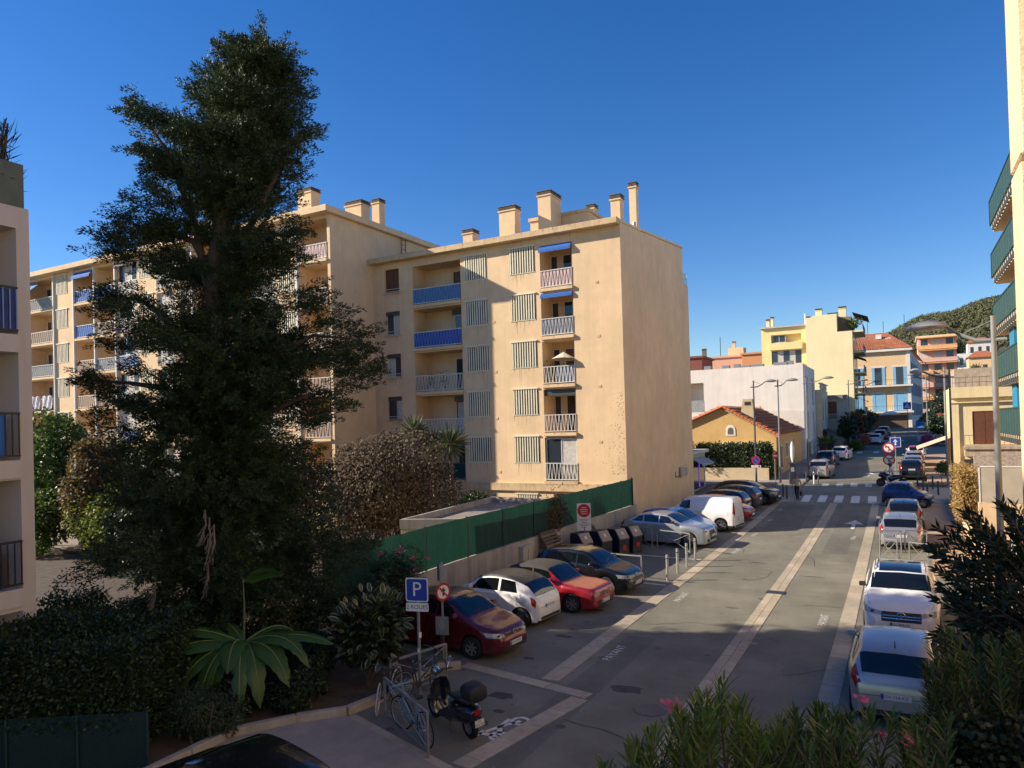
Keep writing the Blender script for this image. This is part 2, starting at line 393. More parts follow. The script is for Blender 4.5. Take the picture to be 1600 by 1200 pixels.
# dark stains
oil = M('oil_stain', (0.05, 0.045, 0.042), 0.7, 0.3, 4)
def blob(x, y, rx, ry):
    pts = []
    for j in range(18):
        a = 2*math.pi*j/18; k = random.uniform(.7, 1.15); pts.append((x+rx*k*math.cos(a), y+ry*k*math.sin(a)))
    mb = MB(); mb.add([(px, py, gz(py)+.0042) for px, py in pts], [tuple(range(18))]); mb.build('oil_stain', oil, road, fix=False)
for a in [(-8.0, 13.8, .35, .2), (-7.6, 13.0, .14, .1), (-5.6, 15.3, .45, .22), (-8.6, 16.3, .2, .12), (-8.8, 21.4, .3, .16), (-8.6, 18.4, .3, .12), (-8.9, 23.6, .28, .14), (-4.9, 23.3, .2, .06), (-3.0, 29, .5, .05), (-5.4, 31, .4, .08)]: blob(*a)

# gum, oil drips and worn specks
mb = MB()
for k in range(420):
    x = random.uniform(-13, .6); y = 10+38*random.random()**1.4
    if x < -10.5 and y < 15.5: continue
    r_ = random.uniform(.012, .05) if random.random() < .85 else random.uniform(.06, .16); n_ = 8; mb.add([(x+r_*random.uniform(.6, 1.2)*math.cos(a), y+r_*random.uniform(.6, 1.2)*math.sin(a), gz(y)+.0041) for a in np.linspace(0, 2*math.pi, n_, endpoint=False)], [tuple(range(n_))], random.choice([0, 0, 0, 1]))
mb.build('road_specks', [M('drip_dark', (.085, .08, .07), .8, .2), M('worn_pale', (.26, .24, .20), .9, .2)], road, fix=False)['kind'] = 'stuff'
# cracks and small patches
crk = M('crack_tar', (.035, .032, .03), .8, .2)
for (x, y, a, n_) in [(-6.8, 20.5, .2, 9), (-5.2, 27.5, 1.1, 8), (-2.9, 24.5, .3, 10), (-3.2, 31.0, 1.3, 9), (-6.2, 13.2, -.3, 12), (-2.6, 17.6, .5, 8), (-9.0, 28.2, .1, 8), (-5.0, 38.0, 1.4, 8), (-3.0, 20.2, 2.9, 7), (-6.4, 33.0, 1.2, 9)]:
    mb = MB(); p = Vector((x, y, 0))
    for k in range(n_):
        a += random.uniform(-.5, .5); q = p+Vector((math.cos(a), math.sin(a), 0))*random.uniform(.2, .5); s = Vector((-math.sin(a), math.cos(a), 0))*random.uniform(.006, .014)
        mb.add([(v.x, v.y, gz(v.y)+.0045) for v in (p-s, q-s, q+s, p+s)], [(0, 1, 2, 3)]); p = q
    mb.build('crack', crk, road, fix=False)
# kerb of the garden: pieces children of the bed
bed = bpy.data.objects['garden_bed']
def kerb_run(pts, h, wd, step=0.9):
    for p, q in zip(pts[:-1], pts[1:]):
        p = Vector((*p, 0)); q = Vector((*q, 0)); d = q-p; L = d.length; d /= L; s = Vector((-d.y, d.x, 0))*wd/2; n = max(1, round(L/step))
        for i in range(n):
            a0 = p+d*(L*i/n+.006); b0 = p+d*(L*(i+1)/n-.006)
            MB().prism([a0-s, b0-s, b0+s, a0+s], (0, 0, -.03), (0, 0, h+random.uniform(-.006, .006))).build('kerb_stone', kerb_m, bed, bevel=.012)
kerb_run([(-11.75, 4), (-11.85, 9.7), (-11.15, 10.75), (-10.45, 11.5), (-10.25, 12.55), (-10.25, 14.6), (-9.8, 14.95)], .17, .16)

# ================================================================== BUILDINGS
class Face:
    def __init__(s, O, U, N): s.O = Vector(O); s.U = Vector(U).normalized(); s.N = Vector(N).normalized()
    def p(s, u, z, d=0.0): q = s.O+s.U*u-s.N*d; return Vector((q.x, q.y, z))
    def box(s, mb, u0, u1, z0, z1, d0, d1, mi=0):
        c = s.p((u0+u1)/2, (z0+z1)/2, (d0+d1)/2)
        return mb.obox(c, s.U*abs(u1-u0)/2, s.N*abs(d1-d0)/2, Vector((0, 0, abs(z1-z0)/2)), mi)
    def wall(s, mb, u0, u1, z0, z1, ops, mi=0):
        us = sorted({u0, u1} | {o[0] for o in ops} | {o[1] for o in ops}); zs = sorted({z0, z1} | {o[2] for o in ops} | {o[3] for o in ops})
        for a, b in zip(us[:-1], us[1:]):
            run = None
            for c, d in zip(zs[:-1], zs[1:]):
                uc, zc = (a+b)/2, (c+d)/2
                hole = any(o[0] < uc < o[1] and o[2] < zc < o[3] for o in ops)
                if not hole:
                    if run is None: run = [c, d]
                    else: run[1] = d
                if (hole or d == zs[-1]) and run is not None:
                    mb.quad(s.p(a, run[0]), s.p(b, run[0]), s.p(b, run[1]), s.p(a, run[1]), mi); run = None
        for o in ops:
            a, b, c, d, dp = o[:5]
            mb.quad(s.p(a, c), s.p(b, c), s.p(b, c, dp), s.p(a, c, dp), mi); mb.quad(s.p(a, d), s.p(a, d, dp), s.p(b, d, dp), s.p(b, d), mi)
            mb.quad(s.p(a, c), s.p(a, c, dp), s.p(a, d, dp), s.p(a, d), mi); mb.quad(s.p(b, c), s.p(b, d), s.p(b, d, dp), s.p(b, c, dp), mi)
            mb.quad(s.p(a, c, dp), s.p(b, c, dp), s.p(b, d, dp), s.p(a, d, dp), mi)
def window(F, parent, u0, u1, z0, z1, d, style='glass', sill=True, frame=white_met, n=2):
    """a window set at depth d: frame, panes, optional shutters / curtain / roller box"""
    t = .055; mb = MB()
    F.box(mb, u0, u0+t, z0, z1, d-.05, d); F.box(mb, u1-t, u1, z0, z1, d-.05, d)
    F.box(mb, u0+t, u1-t, z0, z0+t, d-.05, d); F.box(mb, u0+t, u1-t, z1-t, z1, d-.05, d)
    for i in range(1, n):
        u = u0+(u1-u0)*i/n; F.box(mb, u-t/2, u+t/2, z0+t, z1-t, d-.05, d)
    w_ = mb.build('window', frame, parent)
    for i in range(n):
        a = u0+(u1-u0)*i/n; b = u0+(u1-u0)*(i+1)/n; st = style if isinstance(style, str) else style[i % len(style)]
        mt = {'glass': glass, 'curtain': curtain, 'brown': wood_br, 'dark': dark_in}[st]
        mb = MB(); F.box(mb, a+t*.6, b-t*.6, z0+t, z1-t, d-.026, d-.012); mb.build('pane' if st != 'brown' else 'shutter', mt, w_)
    if sill:
        mb = MB(); F.box(mb, u0-.08, u1+.08, z0-.09, z0-.003, -.09, d-.06); mb.build('sill', cream2, w_)
    return w_
def railing(F, parent, u0, u1, z0, h, d=-.03, panel=None, bars=white_met, zig=True, gap=.11):
    mb = MB(); F.box(mb, u0, u1, z0+h-.045, z0+h, d-.02, d+.03); F.box(mb, u0, u1, z0+.06, z0+.10, d-.015, d+.02)
    n = max(3, int((u1-u0)/gap))
    for i in range(n+1):
        u = u0+.02+(u1-u0-.04)*i/n; o_ = (.045 if zig else 0)*(1 if i % 2 else -1)*(1 if 0 < i < n else 0)
        mb.bar(F.p(u+o_, z0+.10, d), F.p(u-o_, z0+h-.04, d), .026 if panel is None else .016, .022, 1)
    r = mb.build('railing', [bars, (bar_b if panel is not None and 'blue' in panel.name else panel or bars)], parent)
    if panel is not None:
        mb = MB(); F.box(mb, u0+.03, u1-.03, z0+.10, z0+h-.05, d+.025, d+.04); mb.build('panel', panel, r)
    return r
def screen(F, parent, u0, u1, z0, z1, n=10):
    """vertical fixed slats in front of an opening"""
    mb = MB(); F.box(mb, u0-.05, u1+.05, z1, z1+.07, -.09, .05); F.box(mb, u0-.02, u1+.02, z0-.05, z0, -.03, .05)
    for i in range(n):
        u = u0+(u1-u0)*(i+.5)/n; F.box(mb, u-.038, u+.038, z0, z1, -.05, -.015)
    return mb.build('slat_screen', slat_m, parent)
def chimney(parent, x, y, w_, d_, z0, z1, mat=cream, collar=True):
    c = MB().box(x-w_/2, x+w_/2, y-d_/2, y+d_/2, z0, z1).build('chimney', mat, parent)
    mb = MB()
    if collar: mb.box(x-w_/2-.06, x+w_/2+.06, y-d_/2-.06, y+d_/2+.06, z1+.002, z1+.08, 0)
    for k in range(3):
        e = .06-.03*(k % 2); zz = z1+.12+k*.085
        mb.box(x-w_/2-e, x+w_/2+e, y-d_/2-e, y+d_/2+e, zz, zz+.04, 1)
    for sx in (-1, 1):
        for sy in (-1, 1): mb.box(x+sx*w_*.38-.05, x+sx*w_*.38+.05, y+sy*d_*.38-.05, y+sy*d_*.38+.05, z1, z1+.32, 1)
    mb.build('chimney_cap', [mat, slate], c)
def awning(F, parent, u0, u1, z, drop, out, mat, scallop=True, name='awning'):
    mb = MB(); a, b = F.p(u0, z, -.02), F.p(u1, z, -.02); c, e = F.p(u1, z-drop, -out), F.p(u0, z-drop, -out)
    t = Vector((0, 0, -.02)); mb.prism([a, b, c, e], (0, 0, 0), t)
    n = max(3, int((u1-u0)/.22))
    for i in range(n):
        p = e+(c-e)*(i/n); q = e+(c-e)*((i+1)/n); mb.prism([p, q, q+Vector((0, 0, -.16)), p+Vector((0, 0, -.16))], (0, 0, 0), -F.N*.012 if False else F.N*.012)
    return mb.build(name, mat, parent)

FZ = [2.78+2.777*i for i in range(6)]
# ------------------------------------------------ main block (right, sunlit, with the long blank end wall)
XL, XR, YF = -30.39, -13.13, 37.0
blk = thing('apartment_block', 'cream five storey apartment block with blank side wall beside the parked cars', 'building', (-22, 43, 0))
F = Face((0, YF, 0), (1, 0, 0), (0, -1, 0)); ops = []
for z in FZ[:5]:
    ops += [(-29.42, -28.25, z+1.05, z+2.60, .22), (-27.15, -23.52, z, z+2.52, 1.5), (-23.25, -21.66, z+1.12, z+2.60, .5), (-20.06, -18.41, z+1.12, z+2.60, .5), (-18.05, -16.02, z, z+2.52, 1.5)]
ops += [(-20.0, -18.6, .9, 2.0, .3), (-17.6, -16.7, 0, 2.05, .4), (-26.8, -23.8, .8, 2.05, .4)]
mb = MB(); F.wall(mb, XL, XR, -0.3, 16.88, ops)
BK = 50.3
tR = 18.35
mb.add([(XR, YF, -.3), (-13.25, BK, -.3), (-13.25, BK, tR), (XR, YF, 17.05), (XR, YF, 16.88)], [(0, 1, 2, 3, 4)])     # blank end wall, parapet rising to the back
mb.quad((-13.25, BK, -.3), (XL, BK, -.3), (XL, BK, tR), (-13.25, BK, tR))
mb.quad((XL, YF, -.3), (XL, YF, 16.88), (XL, BK, tR), (XL, BK, -.3))
mb.build('wall', cream, blk, fix=False)
rf = MB().add([(XL-.5, YF-.05, 17.0), (XR+.02, YF-.05, 17.0), (-13.22, BK, tR-.03), (XL-.5, BK, tR-.03)], [(0, 1, 2, 3)]).build('roof', concrete, blk, fix=False)
MB().box(XL-.0, XR+.03, YF-.55, YF+.02, 16.88, 17.22).build('eave', cream2, blk, bevel=.02)
MB().add([(XR-.0, YF+.03, 17.02), (XR+.05, YF+.03, 17.02), (XR+.05, YF+.03, 17.16), (XR-.25, YF+.03, 17.16), (-13.25, BK, tR), (-13.2, BK, tR), (-13.2, BK, tR+.14), (-13.5, BK, tR+.14)],
         [(0, 1, 2, 3), (4, 7, 6, 5), (1, 5, 6, 2), (2, 6, 7, 3), (0, 3, 7, 4)]).build('coping', cream, blk)
# lower rear volume beyond the end wall
mb = MB().box(-15.5, -13.28, BK+.01, 51.75, -.3, 15.9); mb.build('stair_tower', cream, blk)
mb = MB(); 
for i in range(6): mb.bar((-13.35, BK+.1+i*.27, 15.9), (-13.35, BK+.1+i*.27, 16.7), .03, .03)
mb.bar((-13.35, BK+.1, 16.7), (-13.35, 51.7, 16.7), .04, .04); mb.build('roof_railing', white_met, blk)
mb = MB(); F.box(mb, XL+.01, XR-.02, 2.22, 2.66, -.14, .05); mb.build('floor_band', cream2, blk)
for i, z in enumerate(FZ[:5]):
    for (a, b) in ((-27.15, -23.52), (-18.05, -16.02)):
        mb = MB(); F.box(mb, a-.02, b+.02, z-.16, z+.02, -.16, 0); mb.build('balcony_slab', cream2 if i == 0 else cream, blk)
    # narrow windows at the joint
    window(F, blk, -29.42, -28.25, z+1.05, z+2.60, .2, ['brown', ('glass', 'curtain'), ('curtain', 'glass'), ('glass', 'curtain'), 'brown'][4-i], frame=[wood_br, white_met, white_met, dgrey, wood_br][4-i])
    mb = MB(); F.box(mb, -29.4, -28.27, z+1.28, z+1.31, .02, .05); F.box(mb, -29.4, -28.27, z+1.12, z+1.15, .02, .05); mb.build('guard_rail', white_met, blk)
    if i < 4 and i > 0: mb = MB(); F.box(mb, -29.40, -28.27, z+2.34, z+2.59, .05, .18); mb.build('roller_box', dgrey, blk)
    # slat screens
    for (a, b) in ((-23.25, -21.66), (-20.06, -18.41)):
        screen(F, blk, a, b, z+1.12, z+2.60)
        mb = MB(); F.box(mb, a+.01, b-.01, z+1.13, z+2.59, .40, .42); mb.build('pane', dark_in if random.random() < .5 else glass, blk)
    # balcony doors at the back of the recesses
    window(F, blk, -24.95, -23.56, z+.05, z+2.15, 1.46, [('brown', 'glass'), 'glass', ('dark', 'glass'), ('curtain', 'dark'), ('dark', 'glass')][4-i], sill=False, frame=[wood_br, white_met, white_met, wood_br, white_met][4-i])
    if i in (1, 3): mb = MB(); F.box(mb, -25.05, -23.53, z+2.16, z+2.45, 1.3, 1.46); mb.build('roller_box', dgrey, blk)
    window(F, blk, -17.25, -16.06, z+.05, z+2.2, 1.46, [('glass', 'glass'), ('glass', 'curtain'), ('brown', 'brown'), ('dark', 'curtain'), ('glass', 'curtain')][4-i], sill=False)
    window(F, blk, -18.03, -17.55, z+.5, z+2.2, 1.46, 'glass', sill=False, n=1)
railing(F, blk, -27.13, -23.54, FZ[4]+.03, 1.03, panel=M('faded_blue_panel', (.07, .20, .38), .7, .2, 3))
railing(F, blk, -27.13, -23.54, FZ[3]+.03, 1.03, panel=M('vivid_blue_panel', (.018, .07, .42), .6, .15, 3))
railing(F, blk, -27.13, -23.54, FZ[2]+.03, 1.03); railing(F, blk, -27.13, -23.54, FZ[1]+.03, 1.03)
railing(F, blk, -27.13, -23.54, FZ[0]+.03, 1.03, panel=M('green_glass_panel', (.012, .045, .045), .15, .1), bars=dgrey, zig=False, gap=1.2)
railing(F, blk, -18.03, -16.04, FZ[4]+.03, 1.03, panel=pinkw); railing(F, blk, -18.03, -16.04, FZ[3]+.03, 1.03, panel=grey_p)
r = railing(F, blk, -18.03, -16.04, FZ[2]+.03, 1.03)
mb = MB(); F.box(mb, -17.2, -16.08, FZ[2]+.13, FZ[2]+1.0, 0, .012); mb.build('panel', M('blue_grey_panel', (.25, .30, .38), .7, .15), r)
railing(F, blk, -18.03, -16.04, FZ[1]+.03, 1.03); railing(F, blk, -18.03, -16.04, FZ[0]+.03, 1.03, zig=True)
# enclosed loggia glazing on the lowest right balcony, roller above
window(F, blk, -18.0, -16.06, FZ[0]+.06, FZ[0]+2.48, .12, ('glass', 'curtain'), sill=False)
mb = MB(); F.box(mb, -18.02, -16.04, FZ[1]+2.15, FZ[1]+2.5, .1, .3); mb.build('roller_box', dgrey, blk)
awning(F, blk, -18.03, -16.04, FZ[4]+2.5, .26, .22, blue_aw); awning(F, blk, -18.03, -16.04, FZ[3]+2.5, .12, .14, blue_aw)
# ground floor details
screen(F, blk, -20.0, -18.6, .9, 2.0, 9)
mb = MB()
for i in range(14): F.box(mb, -26.8+i*.215, -26.77+i*.215, .8, 2.05, .02, .05)
F.box(mb, -26.8, -23.8, 1.9, 1.94, .02, .05); mb.build('window_bars', white_met, blk)
mb = MB(); F.box(mb, -17.55, -16.75, 0, 2.0, .3, .36); mb.build('door', dgrey, blk)
# air conditioner on the end wall
ac = MB().box(-13.15, -12.86, 47.7, 48.5, 2.3, 2.95).build('air_conditioner', white_met, blk, bevel=.03)
mb = MB()
for k in range(8): mb.box(-12.855, -12.845, 47.75, 48.45, 2.36+k*.07, 2.39+k*.07)
mb.build('grille', dgrey, ac)
MB().tube([(-13.12, 48.5, 2.5), (-13.12, 49.4, 2.5), (-13.13, 49.4, 3.0)], .025, 6).build('pipe', white_met, ac)
MB().tube([(-13.10, 47.7, 2.35), (-13.10, 46.4, 2.35), (-13.10, 46.4, 2.7)], .02, 6).build('pipe', dgrey, ac)
# small wall vents
for (u, z) in [(-14.55, 13.9), (-14.55, 10.9), (-14.55, 8.1), (-14.6, 5.0), (-21.25, 12.3), (-21.2, 9.3), (-21.2, 6.5), (-21.1, 3.3), (-30.0, 13.6)]:
    mb = MB(); F.box(mb, u-.09, u+.09, z-.07, z+.07, -.02, 0); mb.build('vent', cream2, blk)
# rain streaks under screens, band and eave; pitted render near the corner
stm = M('rain_stain', (.50, .36, .21), .95, .2, 6); mb = MB()
def streaks(F_, u0, u1, zt, n_, l0, l1, d=-.003):
    for k in range(n_):
        u = random.uniform(u0, u1); w_ = random.uniform(.008, .03); l_ = random.uniform(l0, l1)*random.random()**.7; mb.add([F_.p(u-w_, zt, d), F_.p(u+w_, zt, d), F_.p(u+w_*.3, zt-l_, d), F_.p(u-w_*.4, zt-l_*.95, d)], [(0, 1, 2, 3)])
for z in FZ[:5]:
    streaks(F, -23.25, -21.66, z+1.06, 10, .25, .9); streaks(F, -20.06, -18.41, z+1.06, 10, .25, .9); streaks(F, -29.4, -28.25, z+.95, 6, .2, .6)
    streaks(F, -27.1, -23.55, z-.01, 16, .05, .16, -.163); streaks(F, -18.0, -16.05, z-.01, 9, .05, .16, -.163)
streaks(F, XL+.3, XR-.3, 16.87, 40, .1, .5); streaks(F, XL+.3, XR-.1, 2.64, 130, .15, .42, -.143); streaks(F, XL+.3, XR-.1, 17.2, 120, .08, .3, -.553)
mb.build('rain_stain', stm, blk, fix=False)['kind'] = 'stuff'
mb = MB()
for k in range(150):
    t_ = random.random(); z = 3.2+4.6*t_**1.4; u = XR-.08-abs(random.gauss(0, .55))*(1.1-.5*t_)
    if u > XR-2.2: r_ = random.uniform(.012, .03); mb.add([F.p(u+r_*math.cos(a), z+r_*math.sin(a), -.003) for a in np.linspace(0, 2*math.pi, 6, endpoint=False)], [(0, 1, 2, 3, 4, 5)])
mb.build('render_pits', M('pit_dark', (.16, .11, .07), .95), blk, fix=False)['kind'] = 'stuff'
# chimneys and roof boxes
for (x, y, w_, d_, z0, z1) in [(-20.6, 38.2, 1.1, .7, 17, 19.1), (-18.5, 39.5, .85, 1.5, 17, 19.9), (-24.9, 40.6, .75, .8, 17, 18.9), (-16.9, 42.5, .5, .6, 17.2, 19.7), (-13.6, 38.0, .55, .6, 17, 18.5), (-13.45, 40.5, .42, .42, 17.2, 19.9)]:
    chimney(blk, x, y, w_, d_, z0, z1)
MB().box(-20.7, -20.0, 37.7, 37.95, 17, 18.2).build('flue_box', cream, blk)
MB().box(-20.3, -16.3, 40.4, 44, 17.0, 19.0).build('lift_housing', cream, blk); MB().box(-20.4, -16.2, 40.3, 44.1, 19.002, 19.2).build('lift_housing_roof', cream2, blk)
MB().tube([(-12.9-.4, 40.0, 17.2), (-13.3, 40.0, 17.75)], .12, 8).build('roof_cowl', steel, blk)

# ------------------------------------------------ long block on the left (one storey taller, standing further forward)
lb = thing('apartment_block', 'long six storey cream apartment block with blue balconies behind the tall cypress', 'building', (-48, 39, 0))
F = Face((0, 33.0, 0), (1, 0, 0), (0, -1, 0)); XA, XB = -70.0, XL; ZT = FZ[5]+2.72
cols = [('b', -33.0, -30.62), ('s', -34.9, -33.25), ('w', -37.6, -35.1), ('b', -40.35, -37.75), ('b', -43.0, -40.45), ('s', -44.9, -43.2), ('w', -47.15, -45.1), ('s', -49.2, -47.45), ('w', -51.8, -49.4), ('b', -54.5, -52.0), ('b', -57.25, -54.65), ('s', -60.0, -58.3), ('b', -64.2, -60.25), ('b', -68.5, -64.4)]
ops = []
for z in FZ:
    for k, a, b in cols:
        ops.append((a, b, z, z+2.52, 1.4) if k == 'b' else (a, b, z+1.1, z+2.55, .4) if k == 's' else (a, b, z, z+2.5, .25))
mb = MB(); F.wall(mb, XA, XB, -.3, ZT, ops)
mb.quad((XB, 33, -.3), (XB, 45.5, -.3), (XB, 45.5, ZT), (XB, 33, ZT)); mb.quad((XA, 33, -.3), (XA, 45.5, -.3), (XA, 45.5, ZT), (XA, 33, ZT)); mb.quad((XA, 45.5, -.3), (XB, 45.5, -.3), (XB, 45.5, ZT), (XA, 45.5, ZT))
mb.build('wall', cream, lb, fix=False)
MB().box(XA-.3, XB+.35, 32.35, 45.8, ZT+.002, ZT+.4).build('roof', cream, lb, bevel=.03)
colr = {}
for i, z in enumerate(FZ):
    for k, a, b in cols:
        vis = True
        if k == 'b':
            mb = MB(); F.box(mb, a-.02, b+.02, z-.15, z+.02, -.14, 0); mb.build('balcony_slab', cream, lb)
            pn = None
            if a in (-57.25, -54.5) and i in (5, 4): pn = blue_p if not (a == -54.5 and i == 4) else None
            if a in (-43.0, -40.35) and i in (3, 1): pn = blue_p
            if a == -64.2: pn = grey_p if i in (5, 3) else None
            if a == -54.5 and i in (3,): pn = grey_p
            if a == -33.0: pn = pinkw if i == 5 else None
            if a == -33.0 and i == 0: pn = None
            railing(F, lb, a+.02, b-.02, z+.03, 1.0, panel=pn, gap=.14)
            window(F, lb, b-1.35, b-.06, z+.05, z+2.15, 1.37, random.choice([('brown', 'brown'), ('brown', 'glass'), ('glass', 'curtain'), ('glass', 'glass'), ('dark', 'glass')]), sill=False)
            if a in (-64.2, -68.5): window(F, lb, a+.5, a+1.8, z+.05, z+2.15, 1.37, random.choice([('brown', 'brown'), ('glass', 'curtain')]), sill=False)
        elif k == 's':
            screen(F, lb, a, b, z+1.1, z+2.55, 9); mb = MB(); F.box(mb, a+.01, b-.01, z+1.12, z+2.53, .3, .32); mb.build('pane', dark_in, lb)
        else:
            window(F, lb, a+.01, b-.01, z+1.08, z+2.48, .2, random.choice([('glass', 'glass', 'curtain'), ('curtain', 'curtain', 'curtain'), ('glass', 'curtain', 'glass')]), sill=False, n=3)
            mb = MB(); F.box(mb, a+.01, b-.01, z+.06, z+1.02, .12, .2); mb.build('panel', blue_p if (a == -51.8 and i in (3, 1)) else white_met, lb)
            railing(F, lb, a+.02, b-.02, z+.03, 1.0, gap=.14, zig=False)
    for u in (-30.5, -33.12, -35.0, -37.67, -40.4, -43.1, -45.0, -47.3, -49.3, -51.9, -54.58, -57.35, -58.2, -60.12, -64.3):
        pass
for u in (-51.9, -54.575, -57.33, -60.12, -64.3, -40.4, -43.1, -33.12):
    mb = MB(); F.box(mb, u-.06, u+.06, FZ[0]-.2, ZT, -.16, .0); mb.build('fin', white_met, lb)
awning(F, lb, -57.2, -54.7, FZ[5]+2.5, .45, .4, blue_aw); awning(F, lb, -51.8, -49.4, FZ[5]+2.52, .2, .3, M('navy_box', (.02, .03, .06), .7))
awning(F, lb, -64.1, -62.2, FZ[5]+2.3, 1.0, 1.1, M('turquoise_awning', (.02, .22, .52), .8))
for (x, y, w_, d_, z1) in [(-63.3, 37, 1.0, .8, 1.35), (-58.2, 36.5, .9, .8, 1.5), (-56.2, 39, 2.0, .9, 3.0), (-52.6, 38, .8, .8, 2.1), (-45, 37, 1.2, .8, 2.0), (-39, 38, .9, .8, 2.0), (-33.0, 34.0, 1.15, .8, 1.5), (-31.2, 36.6, 1.35, .9, 1.05), (-30.9, 38.4, .62, .62, 1.65)]:
    chimney(lb, x, y, w_, d_, ZT+.4, ZT+.4+z1)
# roof ladder on the end
mb = MB(); mb.bar((XL+.4, 39.6, 17.1), (XL+.15, 40.0, 19.9), .04, .04); mb.bar((XL+.4, 40.1, 17.1), (XL+.15, 40.5, 19.9), .04, .04)
for i in range(8): t = i/8; mb.bar((XL+.4-.25*t, 39.6+.4*t, 17.3+2.6*t), (XL+.4-.25*t, 40.1+.4*t, 17.3+2.6*t), .03, .03)
mb.build('roof_ladder', M('rusty_metal', (.12, .06, .03), .8, .3, 8), lb)
for (x, y, h) in [(-63.0, 38.5, 2.6), (-54.0, 37.5, 3.0), (-50.5, 38, 2.4)]:
    mb = MB(); z = ZT+.4; mb.tube([(x, y, z), (x, y, z+h)], .025, 5)
    for k in range(6): mb.bar((x-.5+k*.2, y-.3, z+h-.2), (x-.5+k*.2, y+.3, z+h-.2), .015, .015)
    mb.bar((x-.6, y, z+h-.2), (x+.6, y, z+h-.2), .02, .02); mb.bar((x-.3, y, z+h-.8), (x+.3, y, z+h-.8), .02, .02)
    mb.build('aerial', dgrey, lb)
# ------------------------------------------------ near block on the far left (its balconies face the street)
nb = thing('apartment_block', 'shaded pale apartment block at the left edge with stacked recessed balconies', 'building', (-22, 2, 0))
F = Face((-16.4, 0, 0), (0, 1, 0), (1, 0, 0)); LF = [2.86, 5.56, 8.22]; ops = []
for z in LF: ops.append((2.5, 8.24, z, z+2.3, 1.5))
ops.append((2.5, 8.24, .1, 2.4, 1.5))
mb = MB(); F.wall(mb, -14, 8.5, -.3, 10.98, ops)
mb.quad((-16.4, 8.5, -.3), (-32, 8.5, -.3), (-32, 8.5, 10.98), (-16.4, 8.5, 10.98)); mb.quad((-32, 8.5, -.3), (-32, -14, -.3), (-32, -14, 10.98), (-32, 8.5, 10.98))
mb.quad((-16.4, 8.5, 10.98), (-32, 8.5, 10.98), (-32, -14, 10.98), (-16.4, -14, 10.98))
mb.build('wall', palecream, nb, fix=False)
MB().box(-32, -20.5, -14, 8.45, 10.99, 17.6).build('penthouse', palecream, nb)
mb = MB(); F.box(mb, -14, 8.42, 10.985, 11.93, .02, .07); mb.build('terrace_screen', M('green_grey_canvas', (.12, .14, .11), .9, .15, 2), nb)
mb = MB(); mb.box(-20, -16.47, 8.36, 8.41, 10.985, 11.93); mb.build('terrace_screen', MATS['green_grey_canvas'], nb)
for i, z in enumerate(LF):
    mb = MB(); F.box(mb, 2.5, 8.24, z-.36, z+.02, -.06, -.003); mb.build('balcony_slab', palecream, nb)
    railing(F, nb, 2.55, 8.22, z+.03, 1.0, d=-.05, bars=black_m, zig=False, gap=.13, panel=blue_d if i == 2 else None)
    window(F, nb, 3.0, 5.0, z+.05, z+2.15, 1.46, ('glass', 'curtain'), sill=False)
mb = MB(); F.box(mb, 5.2, 7.98, LF[1]+.10, LF[1]+.98, .0, .02); mb.build('panel', blue_p, nb)
# covered furniture and a cabinet on the lowest balcony
mb = MB(); c = (-17.2, 7.25, LF[0]); mb.lathe([(.46, 0), (.44, .45), (.34, .75), (.13, .9), (0, .93)], (-16.98, 7.62, LF[0]+.01), 'z', 14)
single('covered_table', mb, M('blue_tarpaulin', (.02, .06, .25), .6, .3, 5, bump=.5, bscale=9), 'blue tarpaulin heaped over furniture on the lowest left balcony', 'cover', (-16.98, 7.62, LF[0]), smooth=True)
mb = MB(); mb.box(-17.8, -17.3, 7.55, 8.15, LF[0]+.01, LF[0]+1.1); mb.box(-17.84, -17.26, 7.5, 8.2, LF[0]+1.1, LF[0]+1.4)
single('storage_box', mb, black_m, 'black lidded box behind the blue tarpaulin on the lowest left balcony', 'box', (-17.5, 7.4, LF[0]), bevel=.04)

# ------------------------------------------------ garage with gravel roof behind the fence
gar = thing('garage', 'low cream garage with flat gravel roof behind the green fence', 'garage', (-18, 25, 0))
Gp = [(-14.3, 22.0), (-14.1, 29.2), (-17.3, 29.5), (-16.4, 21.2)]
mb = MB(); n = 4; mb.add([(x, y, 0) for x, y in Gp]+[(x, y, 2.55) for x, y in Gp], [(i, (i+1) % n, n+(i+1) % n, n+i) for i in range(n)]); mb.build('wall', cream, gar)
cx, cy = sum(p[0] for p in Gp)/4, sum(p[1] for p in Gp)/4
inn = [(cx+(x-cx)*.93, cy+(y-cy)*.965) for x, y in Gp]
MB().add([(x, y, 2.42) for x, y in inn], [(0, 1, 2, 3)]).build('gravel_roof', gravel, gar, fix=False)
out = [(cx+(x-cx)*1.02, cy+(y-cy)*1.01) for x, y in Gp]
mb = MB(); mb.add([(x, y, 2.30) for x, y in out]+[(x, y, 2.66) for x, y in out]+[(x, y, 2.66) for x, y in inn]+[(x, y, 2.40) for x, y in inn],
   [(i, (i+1) % 4, 4+(i+1) % 4, 4+i) for i in range(4)]+[(4+i, 4+(i+1) % 4, 8+(i+1) % 4, 8+i) for i in range(4)]+[(8+i, 8+(i+1) % 4, 12+(i+1) % 4, 12+i) for i in range(4)])
mb.build('parapet', concrete, gar)

